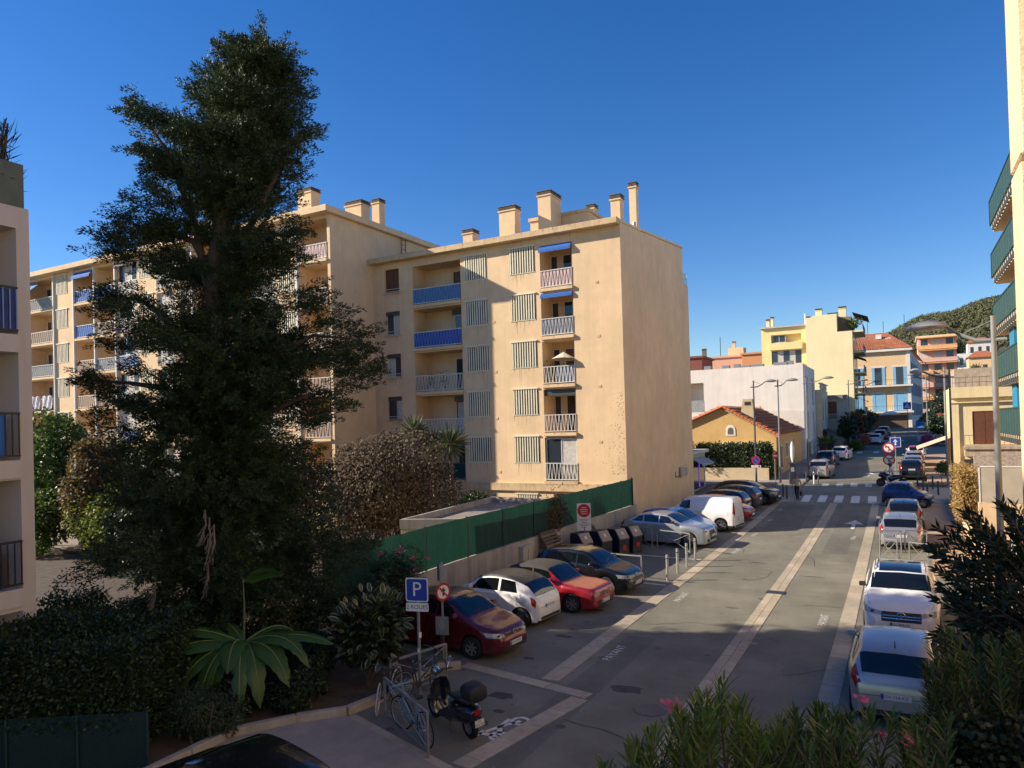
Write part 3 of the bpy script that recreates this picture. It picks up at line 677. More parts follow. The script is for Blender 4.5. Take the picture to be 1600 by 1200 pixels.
# ------------------------------------------------ concrete wall and green fence
wl = thing('boundary_wall', 'stained grey concrete wall behind the parked cars', 'wall', (-13.95, 25, 0))
mb = MB(); pts = [(15.5, 1.22), (18, 1.26), (22, 1.34), (30, 1.42), (37.6, 1.52)]
wx = lambda y: -13.95+max(0, y-19)*.0545
for (a, za), (b, zb) in zip(pts[:-1], pts[1:]):
    mb.add([(wx(a)-.1, a, -.2), (wx(a)+.1, a, -.2), (wx(b)+.1, b, -.2), (wx(b)-.1, b, -.2), (wx(a)-.1, a, za), (wx(a)+.1, a, za), (wx(b)+.1, b, zb), (wx(b)-.1, b, zb)], [(4, 5, 6, 7), (1, 2, 6, 5), (0, 4, 7, 3)])
mb.box(wx(37.6)-.1, wx(37.6)+.1, 37.58, 37.6, -.2, 1.52); mb.build('wall', concrete, wl)
fen = thing('fence', 'green mesh privacy fence on top of the concrete wall', 'fence', (-13.95, 25, 1.3))
def fgreen():
    mt = M('green_screen', (.010, .058, .042), .75, .12, 1.5, blotch=.25)
    n = mt.node_tree.nodes; l = mt.node_tree.links
    tc = n.new('ShaderNodeTexCoord'); wv = n.new('ShaderNodeTexWave'); wv.wave_type = 'BANDS'; wv.bands_direction = 'Y'; wv.inputs['Scale'].default_value = 9; wv.inputs['Distortion'].default_value = .4
    bp = n.new('ShaderNodeBump'); bp.inputs['Strength'].default_value = .8; bp.inputs['Distance'].default_value = .02
    l.new(tc.outputs['Object'], wv.inputs['Vector']); l.new(wv.outputs['Fac'], bp.inputs['Height']); l.new(bp.outputs[0], n['Principled BSDF'].inputs['Normal'])
    tr = n.new('ShaderNodeBsdfTranslucent'); tr.inputs[0].default_value = (.03, .16, .105, 1); ms = n.new('ShaderNodeMixShader'); ms.inputs[0].default_value = .09
    l.new(n['Principled BSDF'].outputs[0], ms.inputs[1]); l.new(tr.outputs[0], ms.inputs[2]); l.new(ms.outputs[0], n['Material Output'].inputs[0]); return mt
grm = fgreen(); grd = M('green_post', (.010, .045, .035), .5)
wz = lambda y: np.interp(y, [p[0] for p in pts], [p[1] for p in pts])
py = [14.6, 16.9, 19.3, 21.7, 24.1, 26.5, 28.9, 31.3, 33.6, 35.7, 37.3]
for k, y in enumerate(py):
    z = wz(y); h = 1.42
    MB().box(wx(y)-.03, wx(y)+.03, y-.03, y+.03, z-.1, z+h+.05).build('fence_post', grd, fen)
    if k < len(py)-1:
        y2 = py[k+1]; z2 = wz(y2); mb = MB()
        N = 8
        for i in range(N):
            a = y+.035+(y2-y-.07)*i/N; b = y+.035+(y2-y-.07)*(i+1)/N
            o0 = .012*math.sin(i*1.7+k); o1 = .012*math.sin((i+1)*1.7+k)
            za, zb = wz(a)+.02, wz(b)+.02
            mb.quad((wx(a)+o0, a, za), (wx(b)+o1, b, zb), (wx(b)+o1*2, b, zb+h), (wx(a)+o0*2, a, za+h))
        mb.build('fence_panel', grm, fen, fix=False)
        mb = MB()
        for q in range(int((y2-y)/.1)): mb.box(wx(y+q*.1)+.027, wx(y+q*.1)+.032, y+.05+q*.1, y+.055+q*.1, wz(y)+.02, wz(y)+h)
        mb.build('mesh_wire', grd, fen)
# return of the fence at its far end
MB().box(wx(37.3)-.13, wx(37.3)-.08, 37.5, 37.55, 1.5, 3.0).build('fence_post', grd, fen)

# ------------------------------------------------ small shop at the end of the parking row
sh = thing('shop', 'low flat roofed shop with grey awning just beyond the tall block', 'shop', (-15, 57, gz(57)))
z = gz(57); F = Face((-15.9, 55.2, 0), (1, .0, 0), (0, -1, 0))
mb = MB(); mb.box(-20, -14.3, 54.6, 59.5, z-.2, z+2.9); mb.build('wall', M('grey_render', (.40, .38, .36), .9), sh)
MB().box(-20.2, -14.0, 54.4, 59.7, z+2.902, z+3.15).build('roof', M('roof_edge', (.5, .48, .45), .8), sh)
F = Face((-14.3, 0, 0), (0, 1, 0), (1, 0, 0)); awning(F, sh, 54.9, 58.8, z+2.6, .45, .9, M('grey_awning', (.28, .33, .38), .8))
mb = MB(); F.box(mb, 55.1, 58.9, z+.1, z+2.35, -.03, .02); mb.build('shop_window', glass, sh)
mb = MB(); F.box(mb, 57.3, 57.35, z+.2, z+2.3, -.08, -.035)
vm = bpy.data.materials.new('violet_neon'); vm.use_nodes = True; vb = vm.node_tree.nodes['Principled BSDF']; vb.inputs['Emission Color'].default_value = (.25, .08, 1, 1); vb.inputs['Emission Strength'].default_value = .35; vb.inputs['Base Color'].default_value = (.2, .1, .6, 1)
mb.build('neon_tube', vm, sh)

# ------------------------------------------------ ochre house with tiled roof
ho = thing('house', 'low ochre house with red tiled roof and scalloped awning', 'house', (-13, 75, gz(66)))
och = M('ochre_render', (.60, .39, .155), .9, .07, .8, streak=.08); tile_m = [M('roof_tile_%d' % i, c, .85, .2, 6) for i, c in enumerate([(.36, .12, .055), (.42, .155, .07), (.26, .10, .06)])]
x0, x1, xr, y0, y1 = -18.6, -9.6, -14.1, 66.2, 84.5; zb = gz(66)-.3; ze0, ze1, zr = 5.4, 4.62, 7.25
F = Face((0, y0, 0), (1, 0, 0), (0, -1, 0))
mb = MB(); mb.add([(x0, y0, zb), (x1, y0, zb), (x1, y0, ze1), (xr, y0, zr), (x0, y0, ze0)], [(0, 1, 2, 3, 4)])
mb.quad((x0, y0, zb), (x0, y1, zb), (x0, y1, ze0), (x0, y0, ze0))
FS = Face((x1, 0, 0), (0, 1, 0), (1, 0, 0)); sops = [(68.2, 69.6, 1.55, 3.5, .2), (72.0, 73.3, 2.4, 3.7, .2), (75.2, 78.2, .6, 3.9, .25)]
FS.wall(mb, y0, y1, zb, ze1, sops); mb.add([(x0, y1, zb), (x1, y1, zb), (x1, y1, ze1), (xr, y1, zr), (x0, y1, ze0)], [(4, 3, 2, 1, 0)])
mb.build('wall', och, ho, fix=False)
whp = M('white_paint', (.72, .70, .66), .7)
mb = MB()
for (a, b, c, d, _) in sops[:2]:
    FS.box(mb, a-.15, a, c-.12, d+.12, -.03, 0); FS.box(mb, b, b+.15, c-.12, d+.12, -.03, 0); FS.box(mb, a, b, d, d+.12, -.03, 0); FS.box(mb, a, b, c-.12, c, -.05, 0)
mb.build('window_surround', whp, ho)
for (a, b, c, d, _) in sops[:2]: mb = MB(); FS.box(mb, a, b, c, d, .08, .14); mb.build('shutter', M('grey_green_shutter', (.12, .15, .14), .7), ho)
mb = MB(); FS.box(mb, 75.2, 78.2, .6, 3.9, .12, .2); mb.build('door', M('cream_door', (.60, .58, .52), .7), ho)
# front: window, awning, niche
mb = MB(); F.box(mb, -12.75, -10.9, 1.4, 3.1, -.02, .0); mb.build('pane', M('green_glass', (.10, .17, .13), .15), ho)
mb = MB(); F.box(mb, -13.0, -12.75, 1.3, 3.15, -.06, 0); F.box(mb, -10.9, -10.65, 1.3, 3.15, -.06, 0); F.box(mb, -12.75, -10.9, 3.0, 3.15, -.06, 0); mb.build('window_surround', whp, ho)
awning(F, ho, -14.6, -10.5, 3.75, .25, .9, M('striped_awning', (.48, .52, .42), .8, .3, 9)); mb = MB(); F.box(mb, -14.6, -10.5, 3.75, 3.98, -.2, 0); mb.build('awning_box', whp, ho)
mb = MB(); N = 10; arc = [(-13.5+.42*math.cos(t), 5.15+.42*math.sin(t)) for t in np.linspace(0, math.pi, N)]
poly = [F.p(u, zz, 0) for u, zz in [(-13.08, 4.6)]+arc+[(-13.92, 4.6)]]; mb.prism(poly, (0, 0, 0), (0, -.05, 0)); nic = mb.build('niche', whp, ho)
mb = MB(); arc = [(-13.5+.25*math.cos(t), 5.1+.25*math.sin(t)) for t in np.linspace(0, math.pi, N)]
mb.prism([F.p(u, zz, -.05) for u, zz in [(-13.25, 4.72)]+arc+[(-13.75, 4.72)]], (0, 0, 0), (0, -.012, 0)); mb.build('niche_recess', M('niche_grey', (.12, .11, .10), .8), nic)
# tiled roof: rows of half-round tiles on both slopes
def tile_slope(parent, A, B, C_, D, rows, name, mats, gap=.27):
    """A-B eave edge, D-C ridge edge"""
    A, B, C_, D = map(Vector, (A, B, C_, D)); n = max(2, int((B-A).length/gap)); vs = []; fs = []; mi = []
    up_ = (B-A).cross(D-A).normalized()
    if up_.z < 0: up_ = -up_
    for i in range(n):
        for r in range(rows):
            t0, t1 = r/rows, (r+1)/rows+.02
            e0, e1 = A+(B-A)*(i/n), A+(B-A)*((i+1)/n); r0, r1 = D+(C_-D)*(i/n), D+(C_-D)*((i+1)/n)
            k = len(vs)
            for t, lift in ((t0, .035), (t1, .0)):
                a = e0+(r0-e0)*min(t, 1); b = e1+(r1-e1)*min(t, 1)
                for q in range(4):
                    s = q/3; vs.append(a+(b-a)*s+up_*(.09*math.sin(math.pi*s)+lift*3.6+.03))
            fs += [(k+q, k+q+1, k+q+5, k+q+4) for q in range(3)]; mi += [random.choices([0, 1, 2], [5, 3, 2])[0]]*3
            fs.append((k, k+1, k+2, k+3)); mi.append(2)
    m_ = MB(); m_.v = [tuple(v) for v in vs]; m_.f = fs; m_.mi = mi
    return m_.build(name, mats, parent, fix=False)
rt_ = thing
tile_slope(ho, (x1+.25, y0-.25, ze1-.05), (x1+.25, y1, ze1-.05), (xr, y1, zr+.02), (xr, y0-.25, zr+.02), 9, 'roof', tile_m, .32)['kind'] = 'stuff'
tile_slope(ho, (x0-.3, y0-.25, ze0-.1), (x0-.3, y1, ze0-.1), (xr, y1, zr+.02), (xr, y0-.25, zr+.02), 9, 'roof', tile_m, .32)['kind'] = 'stuff'
mb = MB()
for (a, b) in (((x1+.25, ze1-.05), (xr, zr+.02)), ((x0-.3, ze0-.1), (xr, zr+.02))):
    N = 16
    for i in range(N):
        p = Vector((a[0]+(b[0]-a[0])*i/N, y0-.27, a[1]+(b[1]-a[1])*i/N)); q = Vector((a[0]+(b[0]-a[0])*(i+1)/N, y0-.27, a[1]+(b[1]-a[1])*(i+1)/N))
        mb.tube([p, q+(q-p)*.1], [.12, .09], 8)
mb.build('verge_tiles', M('orange_tile', (.55, .17, .06), .85, .15, 5), ho)
mb = MB()
for (a, b) in (((x1+.25, ze1-.2), (xr, zr-.15)), ((x0-.3, ze0-.25), (xr, zr-.15))):
    for i in range(26): t = i/26; mb.box(a[0]+(b[0]-a[0])*t-.07, a[0]+(b[0]-a[0])*t+.07, y0-.2, y0+.0, a[1]+(b[1]-a[1])*t-.1, a[1]+(b[1]-a[1])*t+.02)
mb.build('eave_dentils', M('pale_tile', (.6, .42, .28), .9), ho)
ch = MB(); ch.add([(-12.9, 67.2, 5.8), (-11.5, 67.2, 5.3), (-11.5, 67.9, 5.3), (-12.9, 67.9, 5.8), (-12.55, 67.25, 7.9), (-11.75, 67.25, 7.9), (-11.75, 67.85, 7.9), (-12.55, 67.85, 7.9)], [(0, 1, 5, 4), (1, 2, 6, 5), (2, 3, 7, 6), (3, 0, 4, 7), (4, 5, 6, 7)])
c_ = ch.build('chimney', M('chimney_ochre', (.52, .42, .26), .9), ho); MB().box(-12.4, -11.9, 67.2, 67.26, 7.35, 7.65).build('flue_opening', dark_in, c_)
MB().tube([(x1+.06, y0-.06, zb), (x1+.06, y0-.06, ze1-.2)], .05, 6).build('downpipe', dgrey, ho)
# garden wall in front of the house
gw = thing('garden_wall', 'low beige rendered wall under the dark hedge of the ochre house', 'wall', (-12.5, 63.6, gz(63.6)))
MB().box(-16.2, -9.9, 63.5, 63.75, gz(63)-.2, gz(63)+1.15).build('wall', M('beige_render', (.52, .42, .28), .9, .08), gw)
MB().box(-16.8, -16.15, 63.4, 63.9, gz(63)-.2, gz(63)+2.3).build('gate_pillar', MATS['beige_render'], gw)

# ------------------------------------------------ white building behind the house
wb = thing('building', 'white rendered building with blank wall behind the ochre house', 'building', (-16, 91, gz(91)))
wr_ = M('white_render', (.74, .70, .63), .9, .05, .8, streak=.10)
F = Face((0, 86, 0), (1, 0, 0), (0, -1, 0)); FS = Face((-9.4, 0, 0), (0, 1, 0), (1, 0, 0)); zt = 12.15
mb = MB(); F.wall(mb, -30, -9.4, 0, zt, [(-22.6, -20.55, 7.1, 10.6, 1.5), (-21.2, -20.3, 4.2, 5.8, .3)])
sops = [(87.8, 89.0, 7.6, 10.9, .3), (89.6, 90.8, 7.6, 10.9, .3), (95.0, 96.6, 7.6, 10.9, .3), (87.8, 89.0, 3.6, 6.8, .3), (89.6, 90.8, 3.6, 6.8, .3), (95.0, 96.6, 3.6, 6.8, .3), (87.2, 93.0, 1.5, 4.4-1.2, .5)]
FS.wall(mb, 86, 98.4, 0, zt, sops); mb.quad((-30, 86, zt-.4), (-9.4, 86, zt-.4), (-9.4, 98.4, zt-.4), (-30, 98.4, zt-.4)); mb.quad((-30, 98.4, 0), (-9.4, 98.4, 0), (-9.4, 98.4, zt), (-30, 98.4, zt))
mb.build('wall', wr_, wb, fix=False)
for (a, b, c, d, e) in sops: mb = MB(); FS.box(mb, a, b, c, d, .15, .2); mb.build('window', glass, wb)
mb = MB(); F.box(mb, -21.2, -20.3, 4.2, 5.8, .15, .2); mb.build('window', glass, wb)
mb = MB(); F.box(mb, -22.6, -20.55, 7.1, 8.5, -.02, .03); mb.build('balcony_panel', M('grey_glass', (.30, .33, .33), .3), wb)
# lower render layer and cornice line of an older building on the blank wall
mb = MB(); mb.add([F.p(u, zz, 0) for u, zz in [(-9.42, 2), (-9.42, 6.9), (-12.5, 7.0), (-14.0, 7.1), (-14.2, 7.6), (-16.3, 7.8), (-17.7, 7.1), (-17.7, 2)]], [tuple(range(8))])
m2 = MB(); m2.prism([Vector(v) for v in mb.v], (0, 0, 0), (0, -.06, 0)); m2.build('render_patch', M('white_render_b', (.66, .61, .54), .9, .06, .8), wb)
for (x, w_) in [(-18.3, .9), (-17.0, .8), (-16.0, 1.2), (-14.6, 1.4), (-12.0, 1.6), (-11.0, .7), (-20.5, .8)]:
    a_ = MB().box(x-w_/2, x+w_/2, 88.0, 88.6, zt-.38, zt+random.uniform(.35, .7)).build('roof_unit', greypaint, wb, bevel=.03)
# next small cream houses along the left pavement
h2 = thing('building', 'narrow cream house with balustrade roof terrace next to the white building', 'building', (-9, 103, gz(103)))
FS = Face((-8.7, 0, 0), (0, 1, 0), (1, 0, 0)); F = Face((0, 98.6, 0), (1, 0, 0), (0, -1, 0)); z0 = gz(98)
sops = [(100, 101.4, 5.6, 8.4, .3), (103.5, 105, 5.6, 8.4, .3), (99.5, 106, 1.8, 4.0, .6)]
mb = MB(); FS.wall(mb, 98.6, 108, 0, 9.6, sops); mb.quad((-14, 98.6, 0), (-8.7, 98.6, 0), (-8.7, 98.6, 9.6), (-14, 98.6, 9.6)); mb.quad((-14, 108, 0), (-8.7, 108, 0), (-8.7, 108, 9.6), (-14, 108, 9.6)); mb.quad((-14, 98.6, 9.5), (-8.7, 98.6, 9.5), (-8.7, 108, 9.5), (-14, 108, 9.5))
mb.build('wall', M('cream_render_b', (.62, .53, .38), .9, .08), h2, fix=False)
for (a, b, c, d, e) in sops[:2]: mb = MB(); FS.box(mb, a, b, c, d, .1, .16); mb.build('shutter', MATS['grey_green_shutter'], h2)
mb = MB(); FS.box(mb, 99.5, 106, 1.8, 4.0, .4, .5); mb.build('shop_window', glass, h2)
awning(FS, h2, 99.2, 106.4, 4.5, .7, 1.6, black_m)
mb = MB(); 
for k in range(14): mb.lathe([(.10, 0), (.05, .12), (.13, .4), (.06, .7), (.1, .8)], (-8.8, 99+.6*k, 9.55), 'z', 6)
mb.box(-9, -8.6, 98.6, 108, 10.36, 10.5); mb.build('balustrade', M('stone_white', (.6, .56, .48), .9), h2)
MB().box(-13.5, -10.2, 99.5, 104, 9.55, 11.8).build('roof_room', MATS['cream_render_b'], h2)
tile_slope(h2, (-10.0, 99.3, 11.8), (-10.0, 104.2, 11.8), (-11.8, 104.2, 12.7), (-11.8, 99.3, 12.7), 6, 'roof', tile_m, .4)['kind'] = 'stuff'
# tall yellow building
yb = thing('building', 'tall pale yellow apartment building with blank side wall and roof chimneys', 'building', (-11, 118, gz(118)))
yl = M('yellow_render', (.80, .68, .40), .9, .04, .6, streak=.05); yl2 = M('strong_yellow', (.80, .64, .29), .9, .04)
YY = 112.0; F = Face((0, YY, 0), (1, 0, 0), (0, -1, 0)); k = YY/105.0
FX = lambda x: x*k
mb = MB()
prof = [(-11.7, 0), (-5.55, 0), (-5.55, 18.3), (-7.5, 18.3), (-7.5, 20.9), (-10.6, 20.9), (-11.7, 20.2)]
mb.prism([Vector((u, YY, zz)) for u, zz in prof], (0, 0, 0), (0, 12, 0)); mb.build('wall', yl, yb)
F2 = Face((0, YY+.6, 0), (1, 0, 0), (0, -1, 0)); ops = [(-16.6, -12.4, 14.2, 16.2, 1.0), (-16.6, -12.4, 17.4, 18.6, .8)]
mb = MB(); F2.wall(mb, -18, -11.72, 0, 19.6, ops); mb.quad((-18, YY+.6, 0), (-18, YY+12, 0), (-18, YY+12, 19.6), (-18, YY+.6, 19.6)); mb.quad((-18, YY+.6, 19.6), (-11.72, YY+.6, 19.6), (-11.72, YY+12, 19.6), (-18, YY+12, 19.6)); mb.build('rear_wall', yl2, yb, fix=False)
window(F2, yb, -16.6, -12.4, 14.2, 16.2, .1, ('glass', 'curtain', 'glass', 'curtain'), sill=False, frame=greypaint, n=5); window(F2, yb, -16.4, -14.6, 17.45, 18.55, .3, 'glass', sill=False, n=2)
mb = MB(); F2.box(mb, -16.8, -12.2, 13.0, 14.15, -.6, 0); F2.box(mb, -16.8, -12.2, 16.3, 17.35, -.6, 0); mb.build('balcony', yl2, yb)
MB().box(-18.2, -11.5, YY+.2, YY+8, 19.62, 19.85).build('roof_edge', M('grey_roof', (.45, .44, .42), .8), yb)
for (x, w_, z0, z1) in [(-17.3, .5, 19.8, 21.0), (-10.1, .9, 20.9, 21.9), (-6.9, 1.0, 18.3, 21.9), (-8.2, 1.3, 20.9, 21.1), (-11.6, .5, 20.3, 20.9), (-16.7, .4, 19.8, 21.3)]: chimney(yb, x, YY+3, w_, .9, z0, z1, yl)
MB().tube([(-11.9, YY+2, 20), (-11.9, YY+2, 21.6)], .11, 8).build('flue', whp, yb)
FS = Face((-5.55, 0, 0), (0, 1, 0), (1, 0, 0))
for i, z in enumerate([6.4, 9.4, 12.4, 15.4]):
    mb = MB(); FS.box(mb, YY+.8, YY+9, z-.2, z, -1.4, 0); b_ = mb.build('balcony_slab', yl, yb); railing(FS, yb, YY+.8, YY+9, z, 1.0, d=-1.35, panel=grey_p, gap=.3)
    mb = MB(); FS.box(mb, YY+2, YY+4, z+.02, z+2.2, -.03, 0); FS.box(mb, YY+5.5, YY+8, z+.02, z+2.2, -.03, 0); mb.build('window', glass, yb)
mb = MB(); FS.box(mb, YY+.3, YY+9, 18.1, 18.3, -1.4, 0); mb.build('terrace_slab', yl, yb); railing(FS, yb, YY+.3, YY+9, 18.3, 1.0, d=-1.35, panel=grey_p, gap=.3)
awning(FS, yb, YY+.5, YY+8, 21.0, .8, 2.0, M('dark_awning', (.08, .07, .07), .8)); awning(FS, yb, YY+2, YY+8, 14.9, .6, 1.5, MATS['dark_awning']); awning(FS, yb, YY+2, YY+8, 8.9, .6, 1.5, MATS['dark_awning'])
MB().box(-7.5, -5.7, YY+2, YY+9, 18.3, 20.6).build('penthouse', M('brownish', (.25, .17, .10), .8), yb)
# beige lower building under it
h3 = thing('building', 'low beige shop building with roof terrace under the yellow building', 'building', (-8, 110, gz(110)))
z0 = gz(109); mb = MB(); mb.box(-13, -6.2, 108.2, 111.9, 0, 9.0); mb.build('wall', M('beige_b', (.50, .44, .36), .9, .1), h3)
FS = Face((-6.2, 0, 0), (0, 1, 0), (1, 0, 0)); F = Face((0, 108.2, 0), (1, 0, 0), (0, -1, 0))
mb = MB(); F.box(mb, -9.2, -7.6, 5.8, 8.2, -.05, 0); mb.build('shutter', wood_br, h3); mb = MB(); F.box(mb, -13, -6.2, 8.6, 9.1, -.4, 0); mb.build('eave', greypaint, h3); railing(F, h3, -9.5, -6.3, 5.6, .9, d=-.5)
mb = MB(); FS.box(mb, 108.6, 111.6, 2.2, 4.6, -.03, 0); mb.build('shop_window', glass, h3)

# ------------------------------------------------ building with red roof and blue shutters closing the street
bb = thing('building', 'cream building with red tiled roof and blue shutters at the end of the street', 'building', (-2, 172, gz(168)))
YB = 166.0; F = Face((0, YB, 0), (1, 0, 0), (0, -1, 0)); cb = M('apricot_render', (.72, .50, .27), .9, .05); st_ = M('stone_trim', (.68, .64, .58), .9, .06); bs = M('blue_shutter', (.20, .42, .62), .7, .08)
a0, a1 = -10.5, 2.2; zr0 = 19.3
mb = MB(); mb.quad((a0, YB, 2), (a1, YB, 2), (a1, YB, zr0), (a0, YB, zr0)); mb.quad((a0, YB, 2), (a0, YB+14, 2), (a0, YB+14, zr0), (a0, YB, zr0)); mb.build('wall', cb, bb, fix=False)
S2 = Vector((a1, YB, 0)); E2 = Vector((5.2, 203, 0)); U2 = (E2-S2).normalized(); FS = Face(S2, U2, (U2.y, -U2.x, 0)); Ls = (E2-S2).length
mb = MB(); mb.quad(FS.p(0, 2), FS.p(Ls, 2), FS.p(Ls, zr0-1), FS.p(0, zr0)); mb.build('side_wall', st_, bb, fix=False)
mb = MB(); F.box(mb, a0-.4, a1+.5, zr0, zr0+.45, -.7, 0); F.box(mb, a1-.6, a1+.05, 3, zr0, -.12, 0); mb.build('cornice', st_, bb)
for z in (6.6, 12.0):
    mb = MB(); F.box(mb, a0+2, a1+.4, z, z+.35, -1.3, 0); mb.build('balcony_slab', st_, bb); railing(F, bb, a0+2, a1+.3, z+.35, 1.1, d=-1.25, gap=.4, bars=dgrey, zig=False)
    for u in (-7.6, -3.6, .3)[:3]:
        mb = MB(); F.box(mb, u-.65, u+.65, z+.4, z+4.0, -.04, 0); mb.build('window', glass if z > 10 else bs, bb)
        mb = MB(); F.box(mb, u-1.25, u-.68, z+.4, z+4.0, -.08, 0); F.box(mb, u+.68, u+1.25, z+.4, z+4.0, -.08, 0); mb.build('shutter', bs, bb)
        mb = MB(); F.box(mb, u-1.35, u+1.35, z+4.02, z+4.3, -.1, 0); mb.build('lintel', st_, bb)
for i in range(8):
    for z in (6, 10.2, 14.4):
        u = 3+i*4.6
        if u > Ls-2: continue
        mb = MB(); FS.box(mb, u-.6, u+.6, z, z+2.6, -.05, 0); mb.build('window', glass, bb); mb = MB(); FS.box(mb, u-1.2, u-.62, z, z+2.6, -.09, 0); FS.box(mb, u+.62, u+1.2, z, z+2.6, -.09, 0); mb.build('shutter', M('grey_blue_shutter', (.24, .30, .36), .7), bb)
tile_slope(bb, (a0-.6, YB-.7, zr0+.45), (a1+.6, YB-.7, zr0+.45), (a1-4.2, YB+7, zr0+4.6), (a0, YB+7, zr0+4.6), 14, 'roof', tile_m, .45)['kind'] = 'stuff'
e0 = FS.p(0, zr0+.45, -.5); e1 = FS.p(Ls, zr0-.4, -.5); mb = MB(); mb.quad(e0, e1, Vector((0, 203, zr0+3)), Vector((a1-4.2, YB+7, zr0+4.6))); mb.build('roof', tile_m[0], bb, fix=False)
for (x, y, z) in [(-3.4, YB+4, 23.0), (-1.6, YB+4, 22.2), (.2, YB+5, 21.6)]: MB().box(x-.55, x+.55, y-.3, y+.3, z-.6, z+.3).build('roof_unit', whp, bb)
for (x, h) in [(-5.5, 3.2), (-2.5, 2.5), (1.5, 3.6)]: MB().tube([(x, YB+7, 22), (x, YB+7, 22+h+2)], .06, 5).build('aerial', dgrey, bb)
mb = MB(); F.box(mb, a0+.5, a1-.3, 3.2, 6.1, -.05, 0); mb.build('shop_front', M('brown_shop', (.16, .10, .06), .6), bb)
for (x, y) in ((-1.6, 160),):
    t = thing('parasol', 'white cafe parasol in front of the blue shuttered building', 'parasol', (x, y, gz(y)))
    mb = MB(); zt = gz(y)+2.9; mb.add([(x-1.9, y-1.9, zt), (x+1.9, y-1.9, zt), (x+1.9, y+1.9, zt), (x-1.9, y+1.9, zt), (x, y, zt+.9)], [(0, 1, 4), (1, 2, 4), (2, 3, 4), (3, 0, 4)]); mb.build('canopy', M('white_canvas', (.75, .74, .72), .9), t, fix=False)
    MB().tube([(x, y, gz(y)), (x, y, zt+.8)], .05, 6).build('pole', dgrey, t)

# ------------------------------------------------ roofs and blocks further behind
def far_block(name, label, x0, x1, y, d, z0, z1, mat, roof=None, wins=(), group=None, wm=None, cat='building'):
    t = thing(name, label, cat, ((x0+x1)/2, y+d/2, z0), 0, group)
    MB().box(x0, x1, y, y+d, z0, z1).build('wall', mat, t)
    F = Face((0, y, 0), (1, 0, 0), (0, -1, 0))
    for (a, b, c, e) in wins: mb = MB(); F.box(mb, a, b, c, e, -.05, 0); mb.build('window', wm or glass, t)
    if roof == 'hip':
        cx = (x0+x1)/2; tile_slope(t, (x0-.5, y-.5, z1), (x1+.5, y-.5, z1), (cx+1, y+d/2, z1+1.9), (cx-1, y+d/2, z1+1.9), 10, 'roof', tile_m, .5)['kind'] = 'stuff'
        mb = MB(); mb.add([(x1+.5, y-.5, z1), (x1+.5, y+d+.5, z1), (cx+1, y+d/2, z1+1.9)], [(0, 1, 2)]); mb.add([(x0-.5, y-.5, z1), (x0-.5, y+d+.5, z1), (cx-1, y+d/2, z1+1.9)], [(0, 2, 1)]); mb.build('roof_side', tile_m[0], t, fix=False)
    elif roof == 'flat': MB().box(x0-.3, x1+.3, y-.3, y+d+.3, z1+.002, z1+.35).build('roof', mat, t)
    return t
orange = M('orange_render', (.60, .28, .12), .9, .05); salmon = M('salmon_render', (.62, .36, .24), .9, .05); brick = M('dark_red_render', (.20, .07, .05), .9)
def px(xpx, ypx, Y):
    return xpx
t = far_block('building', 'orange rendered building seen above the white building', -26, -17.6, 140, 10, 5, 18.4, orange, 'flat'); chimney(t, -20, 142, .7, .7, 18.7, 20, cream)
t = far_block('building', 'salmon building with roof aerial left of the orange one', -37, -26.5, 146, 10, 5, 18.6, salmon, 'flat', [(-35.5, -34, 14, 16), (-33, -31.5, 14, 16)])
MB().tube([(-31.5, 147, 18.9), (-31.5, 147, 23)], .07, 5).build('aerial', dgrey, t); MB().box(-30, -27, 147, 150, 18.96, 20.6).build('roof_room', cream, t); chimney(t, -29, 148, .6, .6, 20.6, 21.6, cream); chimney(t, -35, 148, .8, .6, 18.9, 20.6, slate)
far_block('house', 'house with low red tiled hip roof behind the roof units', -18.5, -10.5, 128, 8, 5, 14.6, st_, 'hip')
far_block('house', 'small red tiled hip roof at the left end of the white parapet', -27.5, -19.5, 118, 8, 5, 12.4, st_, 'hip')
far_block('building', 'dark red brick house end beside the tall cream block', -34.5, -29.8, 124, 8, 5, 17.0, brick, 'flat', [(-33, -31, 12.0, 14.0)])
# pink apartment building on the right of the street end
pk = thing('building', 'pink apartment building with orange balconies before the hill', 'building', (10, 215, gz(205)))
pm = M('pink_render', (.66, .42, .33), .9, .05); F = Face((0, 205, 0), (1, 0, 0), (0, -1, 0)); x0, x1 = 4.6, 12.8
MB().box(x0, x1, 205, 217, 2, 25.2).build('wall', pm, pk); MB().box(x0-.4, x1+.3, 204.4, 217.4, 25.202, 25.7).build('roof', cream, pk)
om = M('apricot_band', (.72, .40, .18), .9)
for i in range(6):
    z = 6.5+i*3.15; mb = MB(); F.box(mb, x0-.2, x1+.1, z, z+1.0, -.9, 0); mb.build('balcony', om if i % 2 else pm, pk); mb = MB(); F.box(mb, x0, x1, z+2.75, z+2.95, -1.4, 0); mb.build('awning', om, pk)
    for u in (x0+.6, x0+3.4, x0+6): mb = MB(); F.box(mb, u, u+1.5, z+1.0, z+2.6, -.04, 0); mb.build('window', glass if random.random() < .6 else curtain, pk)

